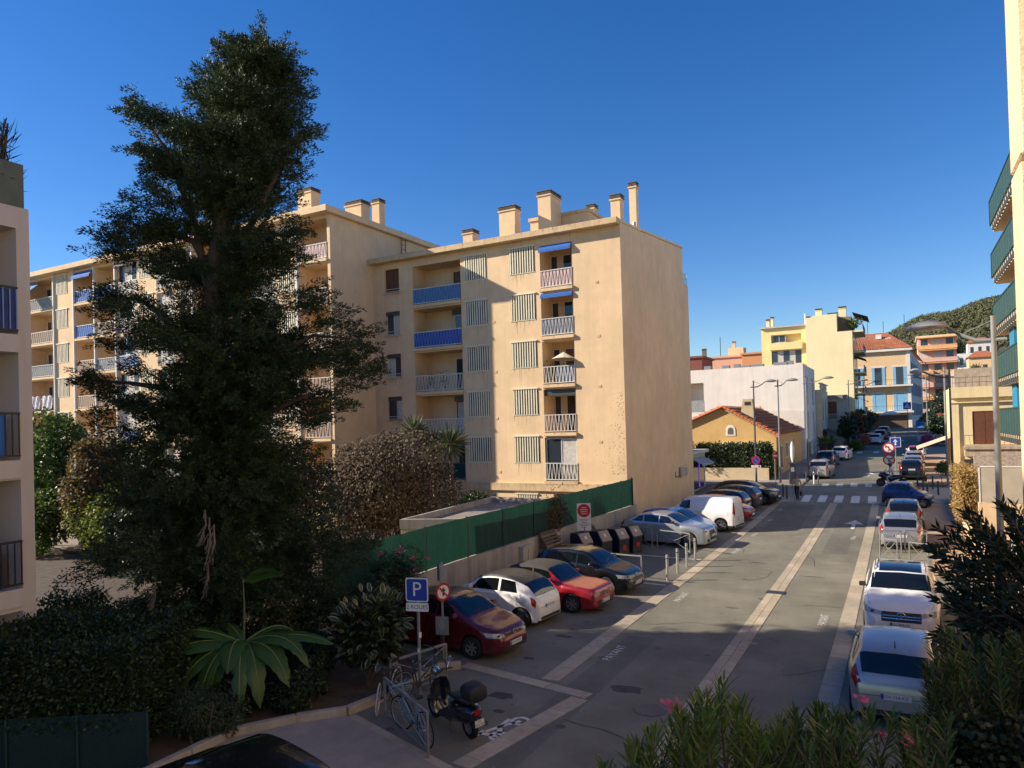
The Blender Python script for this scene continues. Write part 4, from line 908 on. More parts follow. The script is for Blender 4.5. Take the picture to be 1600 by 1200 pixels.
# ------------------------------------------------ right hand side: own building edge, balconied block, cream house, walls
ow = thing('apartment_block', 'sunlit rough rendered wall corner at the right edge of the view', 'building', (1.6, 8, 0))
rough_w = M('rough_render', (.66, .52, .34), .95, .06, 2, bump=.9, bscale=22)
MB().box(1.19, 1.75, 9.0, 9.8, 8.68, 14).box(1.20, 3.0, 9.2, 9.85, 4.0, 8.66).build('wall', rough_w, ow, bevel=.02)
MB().box(1.75, 2.2, 6.2, 9.6, 8.7, 14).build('side_wall', rough_w, ow)
MB().box(2.3, 9, -6, 9.15, -.2, 16).build('rear_wall', rough_w, ow)
rb = thing('apartment_block', 'tall block on the right with long green balcony panels', 'building', (6, 32, 0))
MB().box(4.9, 14, 14, 33.2, -.2, 17).build('wall', cream, rb)
FB = Face((3.4, 0, 0), (0, 1, 0), (-1, 0, 0)); gpan = M('green_balcony_panel', (.022, .062, .055), .6, .12, 3)
RZ = [5.0, 7.05, 9.05, 11.05, 13.1]
for i, z in enumerate(RZ):
    mb = MB(); mb.box(3.42, 4.88, 20, 33.3, z-.05, z+.12); b_ = mb.build('balcony_slab', cream, rb)
    for k in range(26):
        MB().box(3.36, 3.43, 20.3+k*.5, 20.5+k*.5, z-.05, z+.28).build('bracket', M('bracket_dark', (.05, .06, .06), .6), b_) if 33.3-(20.3+k*.5) < 7.5 else None
    mb = MB(); mb.box(3.38, 3.41, 20, 33.35, z+.12, z+.30); mb.build('fascia', cream, rb)
    mb = MB()
    for k in range(20): mb.box(3.33, 3.355, 20+k*.666+.02, 20+k*.666+.64, z+.26, z+1.12)
    mb.box(3.36, 4.86, 33.31, 33.34, z+.26, z+1.12); mb.build('panel', gpan, rb)
    mb = MB(); mb.box(3.31, 3.38, 20, 33.36, z+1.12, z+1.17); mb.box(3.31, 3.38, 33.3, 33.36, z+.2, z+1.17); mb.build('handrail', grd, rb)
    mb = MB(); mb.box(4.86, 4.9, 24, 26, z+.15, z+2.1); mb.box(4.86, 4.9, 29, 32, z+.15, z+2.1); mb.build('window', glass, rb)
teal = M('teal_awning', (.02, .22, .26), .8)
for z, y0 in ((7.15, 30.2), (5.15, 30.0)): MB().box(3.6, 4.2, y0, y0+1.2, z, z+1.9).build('balcony_cabinet', M('turq_cover', (.02, .20, .34), .6), rb)
# unseen block added on the right to bounce sunlight onto the blank end wall
bounce_blk = thing('apartment_block', 'unseen white block added behind the right terrace to bounce sunlight', 'building', (12, 48, 0)); F = Face((9.0, 0, 0), (0, -1, 0), (-1, 0, 0))
ops = [(-60+i*3.4+.6, -60+i*3.4+2.2, 3.2+2.9*j, 5.2+2.9*j, .2) for i in range(7) for j in range(5)]
mb = MB(); F.wall(mb, -62, -36, 0, 19, ops); mb.quad((9, 36, 0), (20, 36, 0), (20, 36, 19), (9, 36, 19)); mb.quad((9, 62, 0), (20, 62, 0), (20, 62, 19), (9, 62, 19)); mb.quad((9, 36, 19), (20, 36, 19), (20, 62, 19), (9, 62, 19)); mb.build('wall', wr_, bounce_blk, fix=False)
for o_ in ops: mb = MB(); F.box(mb, o_[0], o_[1], o_[2], o_[3], .12, .18); mb.build('window', glass, bounce_blk)
# low terrace wall, glazed screen and parapets in front of it
tw = thing('terrace_wall', 'cream ramp wall with frosted glass screen beside the right pavement', 'wall', (3.6, 42, 0))
MB().box(2.65, 2.9, 31.5, 53.5, -.1, 1.0).build('wall', cream, tw); MB().box(2.92, 8, 37.0, 37.3, -.1, 2.1).build('wall_front', cream, tw); MB().box(2.92, 8, 37.3, 52, .9, 1.0).build('terrace', terra, tw)
MB().box(2.6, 2.95, 31.4, 53.6, 1.002, 1.08).build('coping', cream2, tw)
mb = MB()
for (a, b) in ((2.95, 4.6), (4.66, 6.4)):
    mb.box(a, a+.05, 36.98, 37.03, 2.1, 3.7); mb.box(b-.05, b, 36.98, 37.03, 2.1, 3.7); mb.box(a, b, 36.98, 37.03, 3.65, 3.7)
sc = mb.build('screen_frame', whp, tw); fro = M('frosted_glass', (.42, .38, .30), .35)
for (a, b) in ((3.0, 4.55), (4.71, 6.35)): MB().box(a, b, 37.0, 37.012, 2.13, 3.65).build('screen_pane', fro, sc)
MB().tube([(2.6, 32, .75), (2.6, 53, 1.25)], .03, 6).build('handrail', steel, tw)
t2 = thing('canopy', 'white framed glazed canopy lean-to under the lamp post', 'canopy', (4.5, 28, 0))
MB().box(3.3, 8, 27.6, 30, -.1, .4).build('base_wall', cream, t2)
mb = MB(); mb.bar((3.3, 27.7, .4), (3.3, 27.7, 2.5), .06, .06); mb.bar((3.3, 29.9, .4), (3.3, 29.9, 2.7), .06, .06); mb.bar((3.3, 27.7, 2.5), (7, 27.7, 2.5), .06, .06); mb.bar((3.3, 27.7, 2.5), (3.3, 29.9, 2.7), .06, .06); mb.bar((3.3, 28.8, .4), (3.3, 28.8, 2.6), .05, .05); mb.build('frame', whp, t2)
MB().add([(3.3, 27.75, .42), (3.3, 29.85, .42), (3.3, 29.85, 2.6), (3.3, 27.75, 2.45)], [(0, 1, 2, 3)]).build('pane', fro, t2, fix=False)
# cream house with brown shutters
rh = thing('house', 'cream two storey house with brown shutters and stone balcony on the right', 'house', (8, 80, gz(76)))
F = Face((0, 74, 0), (1, 0, 0), (0, -1, 0)); rc = M('cream_house', (.74, .60, .33), .9, .06, 1, streak=.1)
mb = MB(); F.wall(mb, 4.0, 14, .5, 8.3, [(5.6, 7.5, 3.3, 6.2, .2)]); mb.quad((4.0, 74, .5), (4.0, 84, .5), (4.0, 84, 8.3), (4.0, 74, 8.3)); mb.build('wall', rc, rh, fix=False)
stn = M('old_stone', (.42, .34, .25), .95, .2, 3, streak=.3)
mb = MB(); F.box(mb, 3.9, 14, 7.4, 8.35, -.35, 0); F.box(mb, 3.9, 14, 6.95, 7.05, -.25, 0); mb.build('parapet', rc, rh); MB().box(4.1, 14, 74, 84, 8.2, 8.3).build('terrace', stn, rh)
mb = MB(); 
for k in range(18): mb.bar((4.2+k*.5, 73.9, 8.35), (4.2+k*.5, 73.9, 9.2), .03, .03)
for z in (8.75, 9.2): mb.bar((4.2, 73.9, z), (13, 73.9, z), .04, .04)
mb.build('roof_railing', M('rusty_metal', (.12, .06, .03), .8, .3, 8), rh)
MB().box(4.6, 8.4, 78, 83, 8.35, 10.2).box(8.4, 9.5, 77.5, 79, 8.3, 10.6).build('roof_room', stn, rh)
w_ = MB(); F.box(w_, 5.6, 6.52, 3.3, 6.2, .06, .12); w_.build('shutter', wood_br, rh); w_ = MB(); F.box(w_, 6.56, 7.5, 3.3, 6.2, .06, .12); w_.build('shutter', wood_br, rh)
mb = MB(); F.box(mb, 4.9, 8.9, 2.3, 3.2, -1.0, 0); F.box(mb, 4.8, 9.0, 2.9, 3.1, -1.15, -1.0); mb.build('balcony', stn, rh); railing(F, rh, 4.9, 8.9, 3.2, .95, d=-1.0, bars=wood_br, gap=.35)
mb = MB(); F.box(mb, 4.0, 4.6, .5, 7, -.15, 0); mb.build('quoin', rc, rh)
FSd = Face((4.0, 0, 0), (0, 1, 0), (-1, 0, 0)); awning(FSd, rh, 75, 82, 3.9, 1.0, 2.6, M('beige_awning', (.62, .46, .32), .85))
mb = MB(); F.box(mb, 4.9, 6.6, .5, 2.0, -.04, 0); mb.build('garage_arch', dark_in, rh)
# rubble wall under it, facing the crossing
single('stone_wall', MB().box(5.0, 13, 66.0, 66.4, gz(66)-.2, gz(66)+2.0), M('rubble_wall', (.36, .30, .24), .95, .35, 5, bump=1, bscale=6), 'grey rubble stone wall under the cream house on the right', 'wall', (9, 66.2, gz(66)))

# ------------------------------------------------ wooded hill with houses
mb = MB(); NX, NY = 60, 14; hv = []
hx = np.linspace(-100, 420, NX); hy = np.linspace(430, 1100, NY)
def hill_z(x, y):
    s = min(1, max(0, (y-430)/170)); top = 60+.25*(x+17)+3*math.sin(x*.05)+2*math.sin(x*.13)
    top = min(top, 150); e = min(1, max(0, (x+85)/60)); top *= e*e*(3-2*e)
    return 2+top*(s*s*(3-2*s))
for j in range(NY):
    for i in range(NX): hv.append((hx[i], hy[j], hill_z(hx[i], hy[j])))
mb.add(hv, [(j*NX+i, j*NX+i+1, (j+1)*NX+i+1, (j+1)*NX+i) for j in range(NY-1) for i in range(NX-1)])
hl = mb.build('hill', M('hill_scrub', (.055, .060, .025), .95, .35, .05), smooth=True); hl['kind'] = 'structure'
sl = MB()
for (ya, za), (yb_, zb_) in zip([(222, 4.4), (260, 10), (330, 22), (440, 38)], [(260, 10), (330, 22), (440, 38), (520, 46)]): sl.quad((8, ya, za), (90, ya, za), (90, yb_, zb_), (8, yb_, zb_))
so_ = sl.build('hillside', MATS['hill_scrub'], fix=False); so_['kind'] = 'structure'
def slope_z(y): return float(np.interp(y, [222, 260, 330, 440, 520], [4.4, 10, 22, 38, 46]))
# ================================================================== VEGETATION
CR = np.array([math.cos(yaw), math.sin(yaw), 0.0]); CF = np.array([-math.sin(yaw), math.cos(yaw), 0.0]); UZ = np.array([0, 0, 1.0])
def unit(v): return v/np.maximum(1e-9, np.linalg.norm(v, axis=-1, keepdims=True))
def leaf_mesh(name, pos, d, L, W, mat, parent, nrm=None, bend=0.0, stuff=True):
    """one diamond quad per leaf; pos base, d direction"""
    n = len(pos); d = unit(d)
    if nrm is None: nrm = rng.normal(size=(n, 3)); nrm[:, 2] += .6
    s = unit(np.cross(d, nrm)); up_ = np.cross(s, d)
    L = np.broadcast_to(L, n)[:, None]; W = np.broadcast_to(W, n)[:, None]
    v = np.stack([pos, pos+d*L*.45+s*W*.5, pos+d*L-up_*L*bend, pos+d*L*.45-s*W*.5], 1).reshape(-1, 3)
    o = np_mesh(name, v, np.arange(4*n).reshape(n, 4), mat, parent)
    if stuff: o['kind'] = 'stuff'
    return o
def sprays(cen, ax, ln, nl, rad, spread, droop=0.0):
    """nl leaves along each spray axis: returns pos, dir"""
    n = len(cen); ax = unit(ax); t = rng.random((n, nl)); ln = np.broadcast_to(ln, n)
    r = rng.normal(size=(n, nl, 3)); r -= (r*ax[:, None]).sum(-1, keepdims=True)*ax[:, None]; r = unit(r)
    rr = (rng.random((n, nl))**.6*(1-t*.85))[..., None]*rad
    pos = cen[:, None]+ax[:, None]*(t*ln[:, None])[..., None]+r*rr; pos[..., 2] -= droop*(t**2)*ln[:, None]
    d = ax[:, None]+r*spread+rng.normal(size=r.shape)*.25; d[..., 2] -= droop*.6
    return pos.reshape(-1, 3), d.reshape(-1, 3)
bark = M('bark', (.085, .062, .045), .95, .3, 4, bump=1, bscale=14); bark_g = M('grey_bark', (.13, .10, .08), .95, .25, 4, bump=.8, bscale=14)
twig_m = M('twig', (.10, .07, .045), .9, .2)

# ------------------------------------------------ tall cypress
T0 = np.array([-16.2, 12.9, 0.0]); SC = .0172
def tp(px_, py_, b=0.0):
    a = (px_+.03*(679-py_)-338)*SC; z = 6+(679-py_)*SC*(.955 if py_ < 679 else 1)
    return T0+CR*a+CF*b+UZ*z
tree = thing('cypress_tree', 'tall dark evergreen cypress with ragged crown left of centre', 'tree', tuple(T0))
mb = MB(); tr_pts = [(330, 1010), (332, 900), (335, 760), (336, 620), (337, 500), (338, 400), (352, 300), (375, 200), (385, 110), (392, 70)]
mb.tube([tp(*q) for q in tr_pts], [.34, .29, .26, .24, .22, .20, .15, .10, .05, .02], 12)
limbs = [((337, 480), (300, 330), (255, 210), (205, 140)), ((338, 420), (300, 360), (230, 330), (165, 350)), ((337, 430), (400, 330), (450, 250), (480, 190)), ((336, 600), (430, 560), (510, 520), (585, 530)), ((336, 640), (250, 600), (190, 590), (130, 585)),
         ((336, 560), (250, 480), (200, 450), (165, 455)), ((336, 720), (430, 720), (500, 780), (585, 850)), ((336, 700), (420, 650), (500, 620), (560, 610)), ((336, 740), (250, 720), (200, 740), (165, 800)), ((338, 400), (390, 350), (440, 350), (475, 352))]
for q in limbs: mb.tube([tp(338+(x-338)*.9, y, random.uniform(-.15, .15)*k) for k, (x, y) in enumerate(q)], [.13, .09, .05, .015], 7)
mb.build('trunk', bark, tree, smooth=True)
yy = [45, 60, 80, 100, 130, 160, 200, 250, 300, 350, 385, 410, 450, 500, 550, 590, 620, 650, 700, 750, 800, 850, 900, 950, 1000]
xl = [400, 372, 355, 345, 330, 312, 275, 250, 225, 190, 215, 250, 200, 210, 215, 200, 215, 195, 185, 185, 180, 175, 205, 240, 260]
xr_ = [415, 430, 442, 450, 460, 470, 474, 462, 455, 470, 455, 430, 455, 490, 530, 540, 500, 470, 490, 500, 520, 540, 545, 530, 500]
# foliage pads: flattened, drooping branch ends spread through the crown
NP = 470; cy_ = rng.uniform(55, 950, NP); xl_ = np.interp(cy_, yy, xl); xrr = np.interp(cy_, yy, xr_); mid = (xl_+xrr)/2; hw = (xrr-xl_)/2*(.93+.16*np.sin(cy_*.085)+.08*np.sin(cy_*.21+1))
th = rng.uniform(0, 2*np.pi, NP); th = np.where((cy_ > 345) & (cy_ < 470) & (np.sin(th) < .2) & (np.abs(np.cos(th)) < .8), th+np.pi*.5, th); rr = np.sqrt(rng.uniform(.10, .95, NP)); ca = np.cos(th)*rr; cb_ = np.sin(th)*rr
pc = np.array([tp(m_+c*h*.74, y, d*h*SC*.85) for m_, c, h, y, d in zip(mid, ca, hw, cy_, cb_)])
po = unit(CR*ca[:, None]+CF*cb_[:, None]+UZ*(.55-.6*(cy_[:, None]/950))+rng.normal(size=pc.shape)*.22)
ps = unit(np.cross(po, UZ)); pu = np.cross(ps, po); K_ = 20
plen = rng.uniform(.55, 1.15, NP)*(.75+.35*np.minimum(1, hw/150))
t1 = rng.uniform(-1, 1, (NP, K_)); t2 = rng.normal(0, .5, (NP, K_))*(1-.55*np.abs(t1)); t3 = rng.normal(0, .13, (NP, K_))
cen = (pc[:, None]+po[:, None]*(t1*plen[:, None])[..., None]+ps[:, None]*(t2*plen[:, None]*.8)[..., None]+pu[:, None]*t3[..., None]); cen[..., 2] -= .18*t1**2*plen[:, None]
axo = po[:, None]*1.0+ps[:, None]*(t2*1.1)[..., None]+rng.normal(size=cen.shape)*.3+UZ*.12
cen = cen.reshape(-1, 3); axo = axo.reshape(-1, 3)
tips = [(195, 128), (205, 135), (215, 145), (230, 150), (240, 165), (255, 160), (265, 175), (280, 165), (210, 198), (225, 215), (235, 245), (240, 262), (212, 283), (182, 302), (157, 342), (154, 364), (175, 370), (165, 348), (190, 322), (200, 330), (215, 345), (155, 432), (160, 440), (175, 450), (163, 468), (166, 508), (185, 520), (207, 560), (123, 572), (135, 580), (150, 592), (165, 600), (185, 612), (205, 615), (150, 640), (158, 700), (165, 740), (150, 850), (170, 870),
        (420, 48), (440, 55), (458, 76), (465, 90), (476, 118), (494, 176), (486, 202), (472, 240), (466, 277), (484, 352), (470, 362), (450, 370), (480, 340), (524, 446), (500, 455), (515, 470), (554, 482), (540, 500), (590, 517), (575, 530), (601, 552), (590, 560), (599, 577), (580, 590), (563, 620), (540, 610), (520, 640), (500, 650), (550, 560), (560, 540), (530, 540), (500, 700), (520, 740), (560, 790), (596, 853), (570, 850), (545, 840), (575, 872), (540, 900), (550, 930), (300, 112), (330, 100), (350, 70), (385, 52), (400, 46)]
tc, ta = [], []
for (x, y) in tips:
    for k in range(11):
        sx = 338+(x-338)*random.uniform(.78, 1.0); sy = y+random.uniform(-12, 22)
        tc.append(tp(sx, sy, random.uniform(-.5, .5))); dirx = 1 if x > 338 else -1
        ta.append((CR*dirx*1.0+UZ*random.uniform(-.1, .8)+CF*random.uniform(-.4, .4)))
cen = np.vstack([cen, np.array(tc)]); axo = np.vstack([axo, np.array(ta)])
cen = cen-unit(axo)*.30
rel = cen-T0; ca2 = rel@CR; cb2 = rel@CF; cpy = 679-(rel[:, 2]-6)/SC/.955; cpx = 338+ca2/SC-.03*(679-cpy); ok = np.ones(len(cen), bool)
for (hx_, hy_, rx_, ry_, front) in [(340, 420, 18, 58, True), (308, 372, 16, 20, False), (380, 430, 12, 34, False), (372, 330, 12, 30, True), (285, 480, 16, 22, False), (415, 470, 20, 20, False), (250, 420, 22, 14, False)]:
    ok &= ~((((cpx-hx_)/rx_)**2+((cpy-hy_)/ry_)**2 < 1) & ((cb2 < .2) if front else True))
cen, axo = cen[ok], axo[ok]
p_, d_ = sprays(cen, axo, rng.uniform(.40, .85, len(cen)), 88, .15, .7, .15)
leaf_mesh('crown', p_, d_, rng.uniform(.05, .12, len(p_)), rng.uniform(.020, .034, len(p_)), leaf_mat('cypress_leaf', (.010, .026, .010), (.068, .098, .032), .6, .15), tree)
# dead hanging branches
mb = MB()
for (x, y, l) in [(392, 780, 40), (398, 790, 70), (404, 800, 50), (325, 880, 30), (396, 850, 40)]:
    mb.tube([tp(x, y, -2.6), tp(x+4, y+l*.5, -2.7), tp(x-3, y+l, -2.75)], [.018, .022, .008], 5)
    for k in range(12): b_ = y+random.uniform(0, l); mb.tube([tp(x, b_, -2.65), tp(x+random.uniform(-8, 8), b_+random.uniform(4, 16), -2.75)], [.012, .004], 4)
mb.build('dead_branch', M('dead_wood', (.20, .155, .115), .9, .2), tree)['kind'] = 'stuff'

# ------------------------------------------------ generic broadleaf crown
def crown_pts(c, r, n, lobes=7, shell=.55, seed=0, flat=1.0):
    g_ = np.random.default_rng(seed); c = np.array(c, float); r = np.array(r, float)
    lc = g_.normal(size=(lobes, 3)); lc = unit(lc)*g_.uniform(.25, .62, (lobes, 1)); lr = g_.uniform(.38, .6, lobes)
    k = g_.integers(0, lobes, n); u = unit(g_.normal(size=(n, 3))); rad = lr[k]*(shell+(1-shell)*g_.random(n))**.6
    q = lc[k]+u*rad[:, None]; return c+q*r, unit(u+lc[k]*.6)
def broad_tree(name, label, cat, base, cz, r, n, mat, L, W, trunk_h=None, seed=0, group=None, droop=.3, lobes=8, tr=.12, stems=1, bmat=None):
    base = np.array(base, float); t = thing(name, label, cat, tuple(base), 0, group); c = base+np.array([0, 0, cz])
    mb = MB(); random.seed(seed)
    for k in range(stems):
        a = 2*math.pi*k/max(1, stems)+random.random(); o_ = .0 if stems == 1 else .25
        p0 = Vector(base)+Vector((math.cos(a)*o_, math.sin(a)*o_, -.1)); top = Vector(c)+Vector((math.cos(a)*r[0]*.35*(stems > 1), math.sin(a)*r[1]*.35*(stems > 1), r[2]*.35))
        mb.tube([p0, p0.lerp(top, .5)+Vector((random.uniform(-.15, .15), random.uniform(-.15, .15), 0)), top], [tr, tr*.7, tr*.25], 7)
        for j in range(4):
            s = p0.lerp(top, random.uniform(.45, .9)); e = Vector(c)+Vector((random.uniform(-1, 1)*r[0]*.7, random.uniform(-1, 1)*r[1]*.7, random.uniform(-.2, .7)*r[2])); mb.tube([s, s.lerp(e, .5)+Vector((0, 0, .1)), e], [tr*.4, tr*.25, tr*.08], 5)
    mb.build('trunk', bmat or bark_g, t, smooth=True)
    p, u = crown_pts(c, r, n, lobes, .5, seed); d = rng.normal(size=p.shape)*.8+u*.6; d[:, 2] -= droop
    nr = u+rng.normal(size=p.shape)*.5; nr[:, 2] += .5
    leaf_mesh('crown', p, d, rng.uniform(.7, 1.25, n)*L, rng.uniform(.75, 1.2, n)*W, mat, t, nr, .12)
    return t
gleaf = leaf_mat('green_leaf', (.045, .09, .015), (.13, .19, .035), .45, .35); dleaf = leaf_mat('dark_leaf', (.012, .028, .010), (.035, .062, .018), .4, .2)
brown_l = leaf_mat('brown_leaf', (.10, .055, .022), (.26, .16, .07), .7, .2); autumn = leaf_mat('autumn_leaf', (.055, .045, .015), (.19, .125, .04), .6, .35); ylw = leaf_mat('yellow_green_leaf', (.10, .14, .015), (.24, .28, .04), .5, .4)
broad_tree('tree', 'green leafy tree between the left block and the cypress', 'tree', (-41.6, 22.6, 0), 4.2, (3.0, 2.6, 3.4), 14000, gleaf, .26, .15, seed=3, lobes=12)
broad_tree('tree', 'brown autumn leaved tree in front of the long block', 'tree', (-37.2, 22.3, 0), 3.3, (2.2, 2.1, 3.1), 12000, autumn, .24, .14, seed=4, lobes=11)
broad_tree('tree', 'yellow green tree peeping out left of the cypress', 'tree', (-37.0, 24.6, 0), 3.6, (2.6, 2.2, 3.4), 8000, ylw, .22, .13, seed=5, lobes=10)
broad_tree('tree', 'dark green tree behind the cypress trunk', 'tree', (-30.0, 25.0, 0), 3.4, (4.6, 2.4, 3.4), 11000, dleaf, .20, .12, seed=6, lobes=12)
broad_tree('withered_tree', 'brown withered bushy tree beside the garage', 'tree', (-20.9, 26.3, 0), 3.4, (4.2, 3.2, 3.5), 26000, leaf_mat('withered_leaf', (.052, .042, .027), (.20, .155, .105), .85, .12, spec=.15), .15, .085, seed=8, stems=9, tr=.06, droop=.8, lobes=14, bmat=M('pale_bark', (.20, .15, .10), .9))
broad_tree('withered_tree', 'brown withered bush touching the right side of the cypress', 'tree', (-25.0, 24.4, 0), 3.4, (2.2, 2.2, 2.9), 9000, MATS['withered_leaf'], .15, .085, seed=9, stems=6, tr=.05, droop=.8, lobes=10, bmat=MATS['pale_bark'])
broad_tree('shrub', 'bright green sunlit shrubbery at the foot of the autumn tree', 'shrub', (-39.8, 20.8, 0), 1.7, (2.6, 2.0, 1.9), 7000, gleaf, .2, .12, seed=14, tr=.05, stems=3, lobes=10)
broad_tree('shrub', 'yellow green shrub beside the lower left edge of the cypress', 'shrub', (-35.6, 21.6, 0), 2.0, (2.2, 2.0, 2.2), 6000, ylw, .2, .12, seed=15, tr=.05, stems=3, lobes=10)
broad_tree('shrub', 'dark green shrub at the foot of the withered tree by the garage', 'shrub', (-19.7, 30.5, 0), 1.4, (1.3, 1.2, 1.5), 3500, dleaf, .14, .08, seed=11, tr=.05)
broad_tree('shrub', 'dark rounded shrub under the floor band of the sunlit block', 'shrub', (-22.2, 35.3, 0), 1.35, (1.9, 1.0, 1.2), 4500, dleaf, .14, .08, seed=12, tr=.05)
# yuccas
def yucca(label, base, h, n, L, seed):
    g_ = np.random.default_rng(seed); t = thing('yucca', label, 'yucca', base); b = np.array(base)
    mb = MB(); mb.tube([base, (base[0]+.1, base[1], base[2]+h*.5), (base[0], base[1], base[2]+h)], [.13, .11, .1], 8); mb.build('trunk', bark_g, t)
    u = unit(g_.normal(size=(n, 3))+np.array([0, 0, .45])); p = np.repeat((b+np.array([0, 0, h]))[None], n, 0)+u*.08
    leaf_mesh('leaf_rosette', p, u, g_.uniform(.75, 1.1, n)*L, .07, leaf_mat('yucca_leaf', (.05, .075, .03), (.12, .15, .06), .4, .2), t, bend=.12)
yucca('spiky yucca head in front of the joint of the two cream blocks', (-21.9, 29.6, 0), 5.9, 150, .95, 1); yucca('larger spiky yucca head right of the other one', (-19.9, 29.9, 0), 5.2, 210, 1.15, 2); yucca('small dark yucca head below the balconies', (-20.9, 29.8, 0), 5.1, 160, 1.0, 3)

# ------------------------------------------------ clipped hedge bottom left, with wire fence below
hA, hB = np.array([-15.2, 6.25, 0]), np.array([-12.15, 8.2, 0]); hu = unit(hB-hA); hn = np.array([hu[1], -hu[0], 0])   # hn towards the camera
hed = thing('hedge', 'clipped dark green hedge below the left balconies', 'hedge', tuple((hA+hB)/2))
Lh = np.linalg.norm(hB-hA); n = 42000; u = rng.uniform(-.05, .93, n)*Lh; which = rng.random(n)
v = np.where(which < .45, rng.normal(0, .07, n), rng.uniform(-3.3, 0, n)); zz = np.where(which < .45, rng.uniform(.75, 2.05, n), 2.05+rng.normal(0, .06, n)+.12*np.sin(u*2)+.08*np.sin(v*3+u))
w3 = which > .90; u = np.where(w3, Lh*.93+rng.normal(0, .07, n), u); zz = np.where(w3, rng.uniform(.3, 2.0, n), zz)
P_ = hA+hu*u[:, None]+hn*v[:, None]+UZ*zz[:, None]+rng.normal(size=(n, 3))*.05
out_ = np.where((which < .45)[:, None], hn, UZ); out_ = np.where(w3[:, None], hu, out_)
leaf_mesh('foliage', P_, out_*.8+rng.normal(size=(n, 3))*.8, rng.uniform(.06, .11, n), rng.uniform(.035, .055, n), dleaf, hed, out_+rng.normal(size=(n, 3))*.5)
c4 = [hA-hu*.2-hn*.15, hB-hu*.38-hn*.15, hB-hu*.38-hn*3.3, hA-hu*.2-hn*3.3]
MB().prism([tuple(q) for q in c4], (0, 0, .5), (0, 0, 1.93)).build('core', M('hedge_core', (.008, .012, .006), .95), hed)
wf = thing('wire_fence', 'low dark green netting fence under the clipped hedge', 'fence', tuple(hB))
f0, f1 = hA+hn*.16, hB+hn*.16+hu*.02; MB().quad(f0+UZ*0, f1, f1+UZ*1.05, f0+UZ*1.05).build('netting', M('green_netting', (.006, .022, .018), .7, .15, 8), wf, fix=False)
for k in range(4): q = f0+(f1-f0)*k/3+hn*.03; MB().tube([tuple(q), tuple(q+UZ*1.05)], .025, 6).build('post', grd, wf)

# ------------------------------------------------ banana plant (large leaves are single parts)
ban = thing('banana_plant', 'banana plant with big drooping leaves below the cypress', 'plant', (-12.95, 11.0, 0)); B0 = np.array([-12.95, 11.0, 0.0])
mb = MB(); mb.tube([tuple(B0), tuple(B0+np.array([.05, 0, .7])), tuple(B0+np.array([0, .02, 1.35]))], [.13, .11, .08], 10); mb.build('stem', M('banana_stem', (.10, .11, .04), .7, .2), ban, smooth=True)
def banana_mat():
    mt = leaf_mat('banana_leaf', (.040, .105, .020), (.075, .15, .032), .35, .35); return mt
bmt = banana_mat(); rib_m = M('leaf_rib', (.16, .20, .06), .5)
def big_leaf(parent, base, az, L, W, rise, fall, roll_=0.0, tatter=.0):
    d0 = CR*math.cos(az)+CF*math.sin(az); s = np.cross(d0, UZ); n = 16; vs, fs = [], []; rib = []
    for i in range(n+1):
        t = i/n; q = base+d0*(L*(t*.95))*(1-.25*max(0, fall)*t)+UZ*(rise*math.sin(t*math.pi*.55)-fall*t**2.2); w_ = W*(math.sin(math.pi*min(1, t*.96+.04))**.55)*(1-.25*t)
        if t < .14: w_ *= t/.14*.7+.06
        dip = .16*w_; jag = random.uniform(0, tatter) if i % 2 else 0
        vs += [q-s*w_*(1-jag)+UZ*(-dip+roll_*w_), q-s*w_*.5+UZ*dip*.25, q, q+s*w_*.5+UZ*dip*.25, q+s*w_*(1-jag)+UZ*(-dip-roll_*w_)]; rib.append(q+UZ*.008)
    for i in range(n):
        for j in range(4): k = i*5+j; fs.append((k, k+1, k+6, k+5))
    m_ = MB(); m_.add(vs, fs); lf = m_.build('leaf', bmt, parent, smooth=False, fix=False); lf.data.polygons.foreach_set('use_smooth', [True]*len(fs))
    m_ = MB(); m_.tube([tuple(q) for q in rib], [.018*(1-.8*i/n)+.003 for i in range(n+1)], 5); m_.build('midrib', rib_m, lf)
top = B0+UZ*1.35
for (az, L, W, ri, fa, ro, ta) in [(math.pi*1.02, 2.1, .30, .5, .35, -.5, .1), (math.pi*1.14, 2.0, .34, .45, .65, -.6, .1), (math.pi*1.24, 1.75, .30, .15, .9, -.5, .15), (-.12, 2.0, .26, .4, .35, .5, .3), (-.62, 1.85, .32, .35, .95, .5, .2), (-.98, 1.7, .32, .3, 1.25, .4, .35), (-1.55, 1.1, .36, .5, .75, 0, .1), (-1.95, 1.6, .30, .2, 1.45, -.2, .35), (math.pi*.75, 1.5, .22, .6, .6, 0, .2), (.6, 1.4, .22, .6, .7, 0, .2), (-.35, 2.0, .24, .6, .9, .6, .3), (-1.3, 1.7, .28, .35, 1.35, .1, .4), (math.pi*1.36, 1.7, .27, .3, 1.3, -.3, .35), (math.pi*1.07, 1.9, .26, .75, .6, -.4, .2), (-2.3, 1.4, .26, .3, 1.1, 0, .2)]:
    big_leaf(ban, top, az, L*1.2, W*.92, ri*.9, fa*1.05, ro*.7, ta+.1)
big_leaf(ban, top+CR*.1, 1.2, .25, .0, 0, 0); 
m_ = MB(); m_.tube([tuple(top), tuple(top+UZ*.8+CR*.03), tuple(top+UZ*1.45+CR*.02)], [.03, .02, .012], 6); m_.build('leaf_stalk', MATS['banana_stem'], ban)
big_leaf(ban, top+UZ*1.35, .2, .95, .2, .3, .2, -.9, .1)

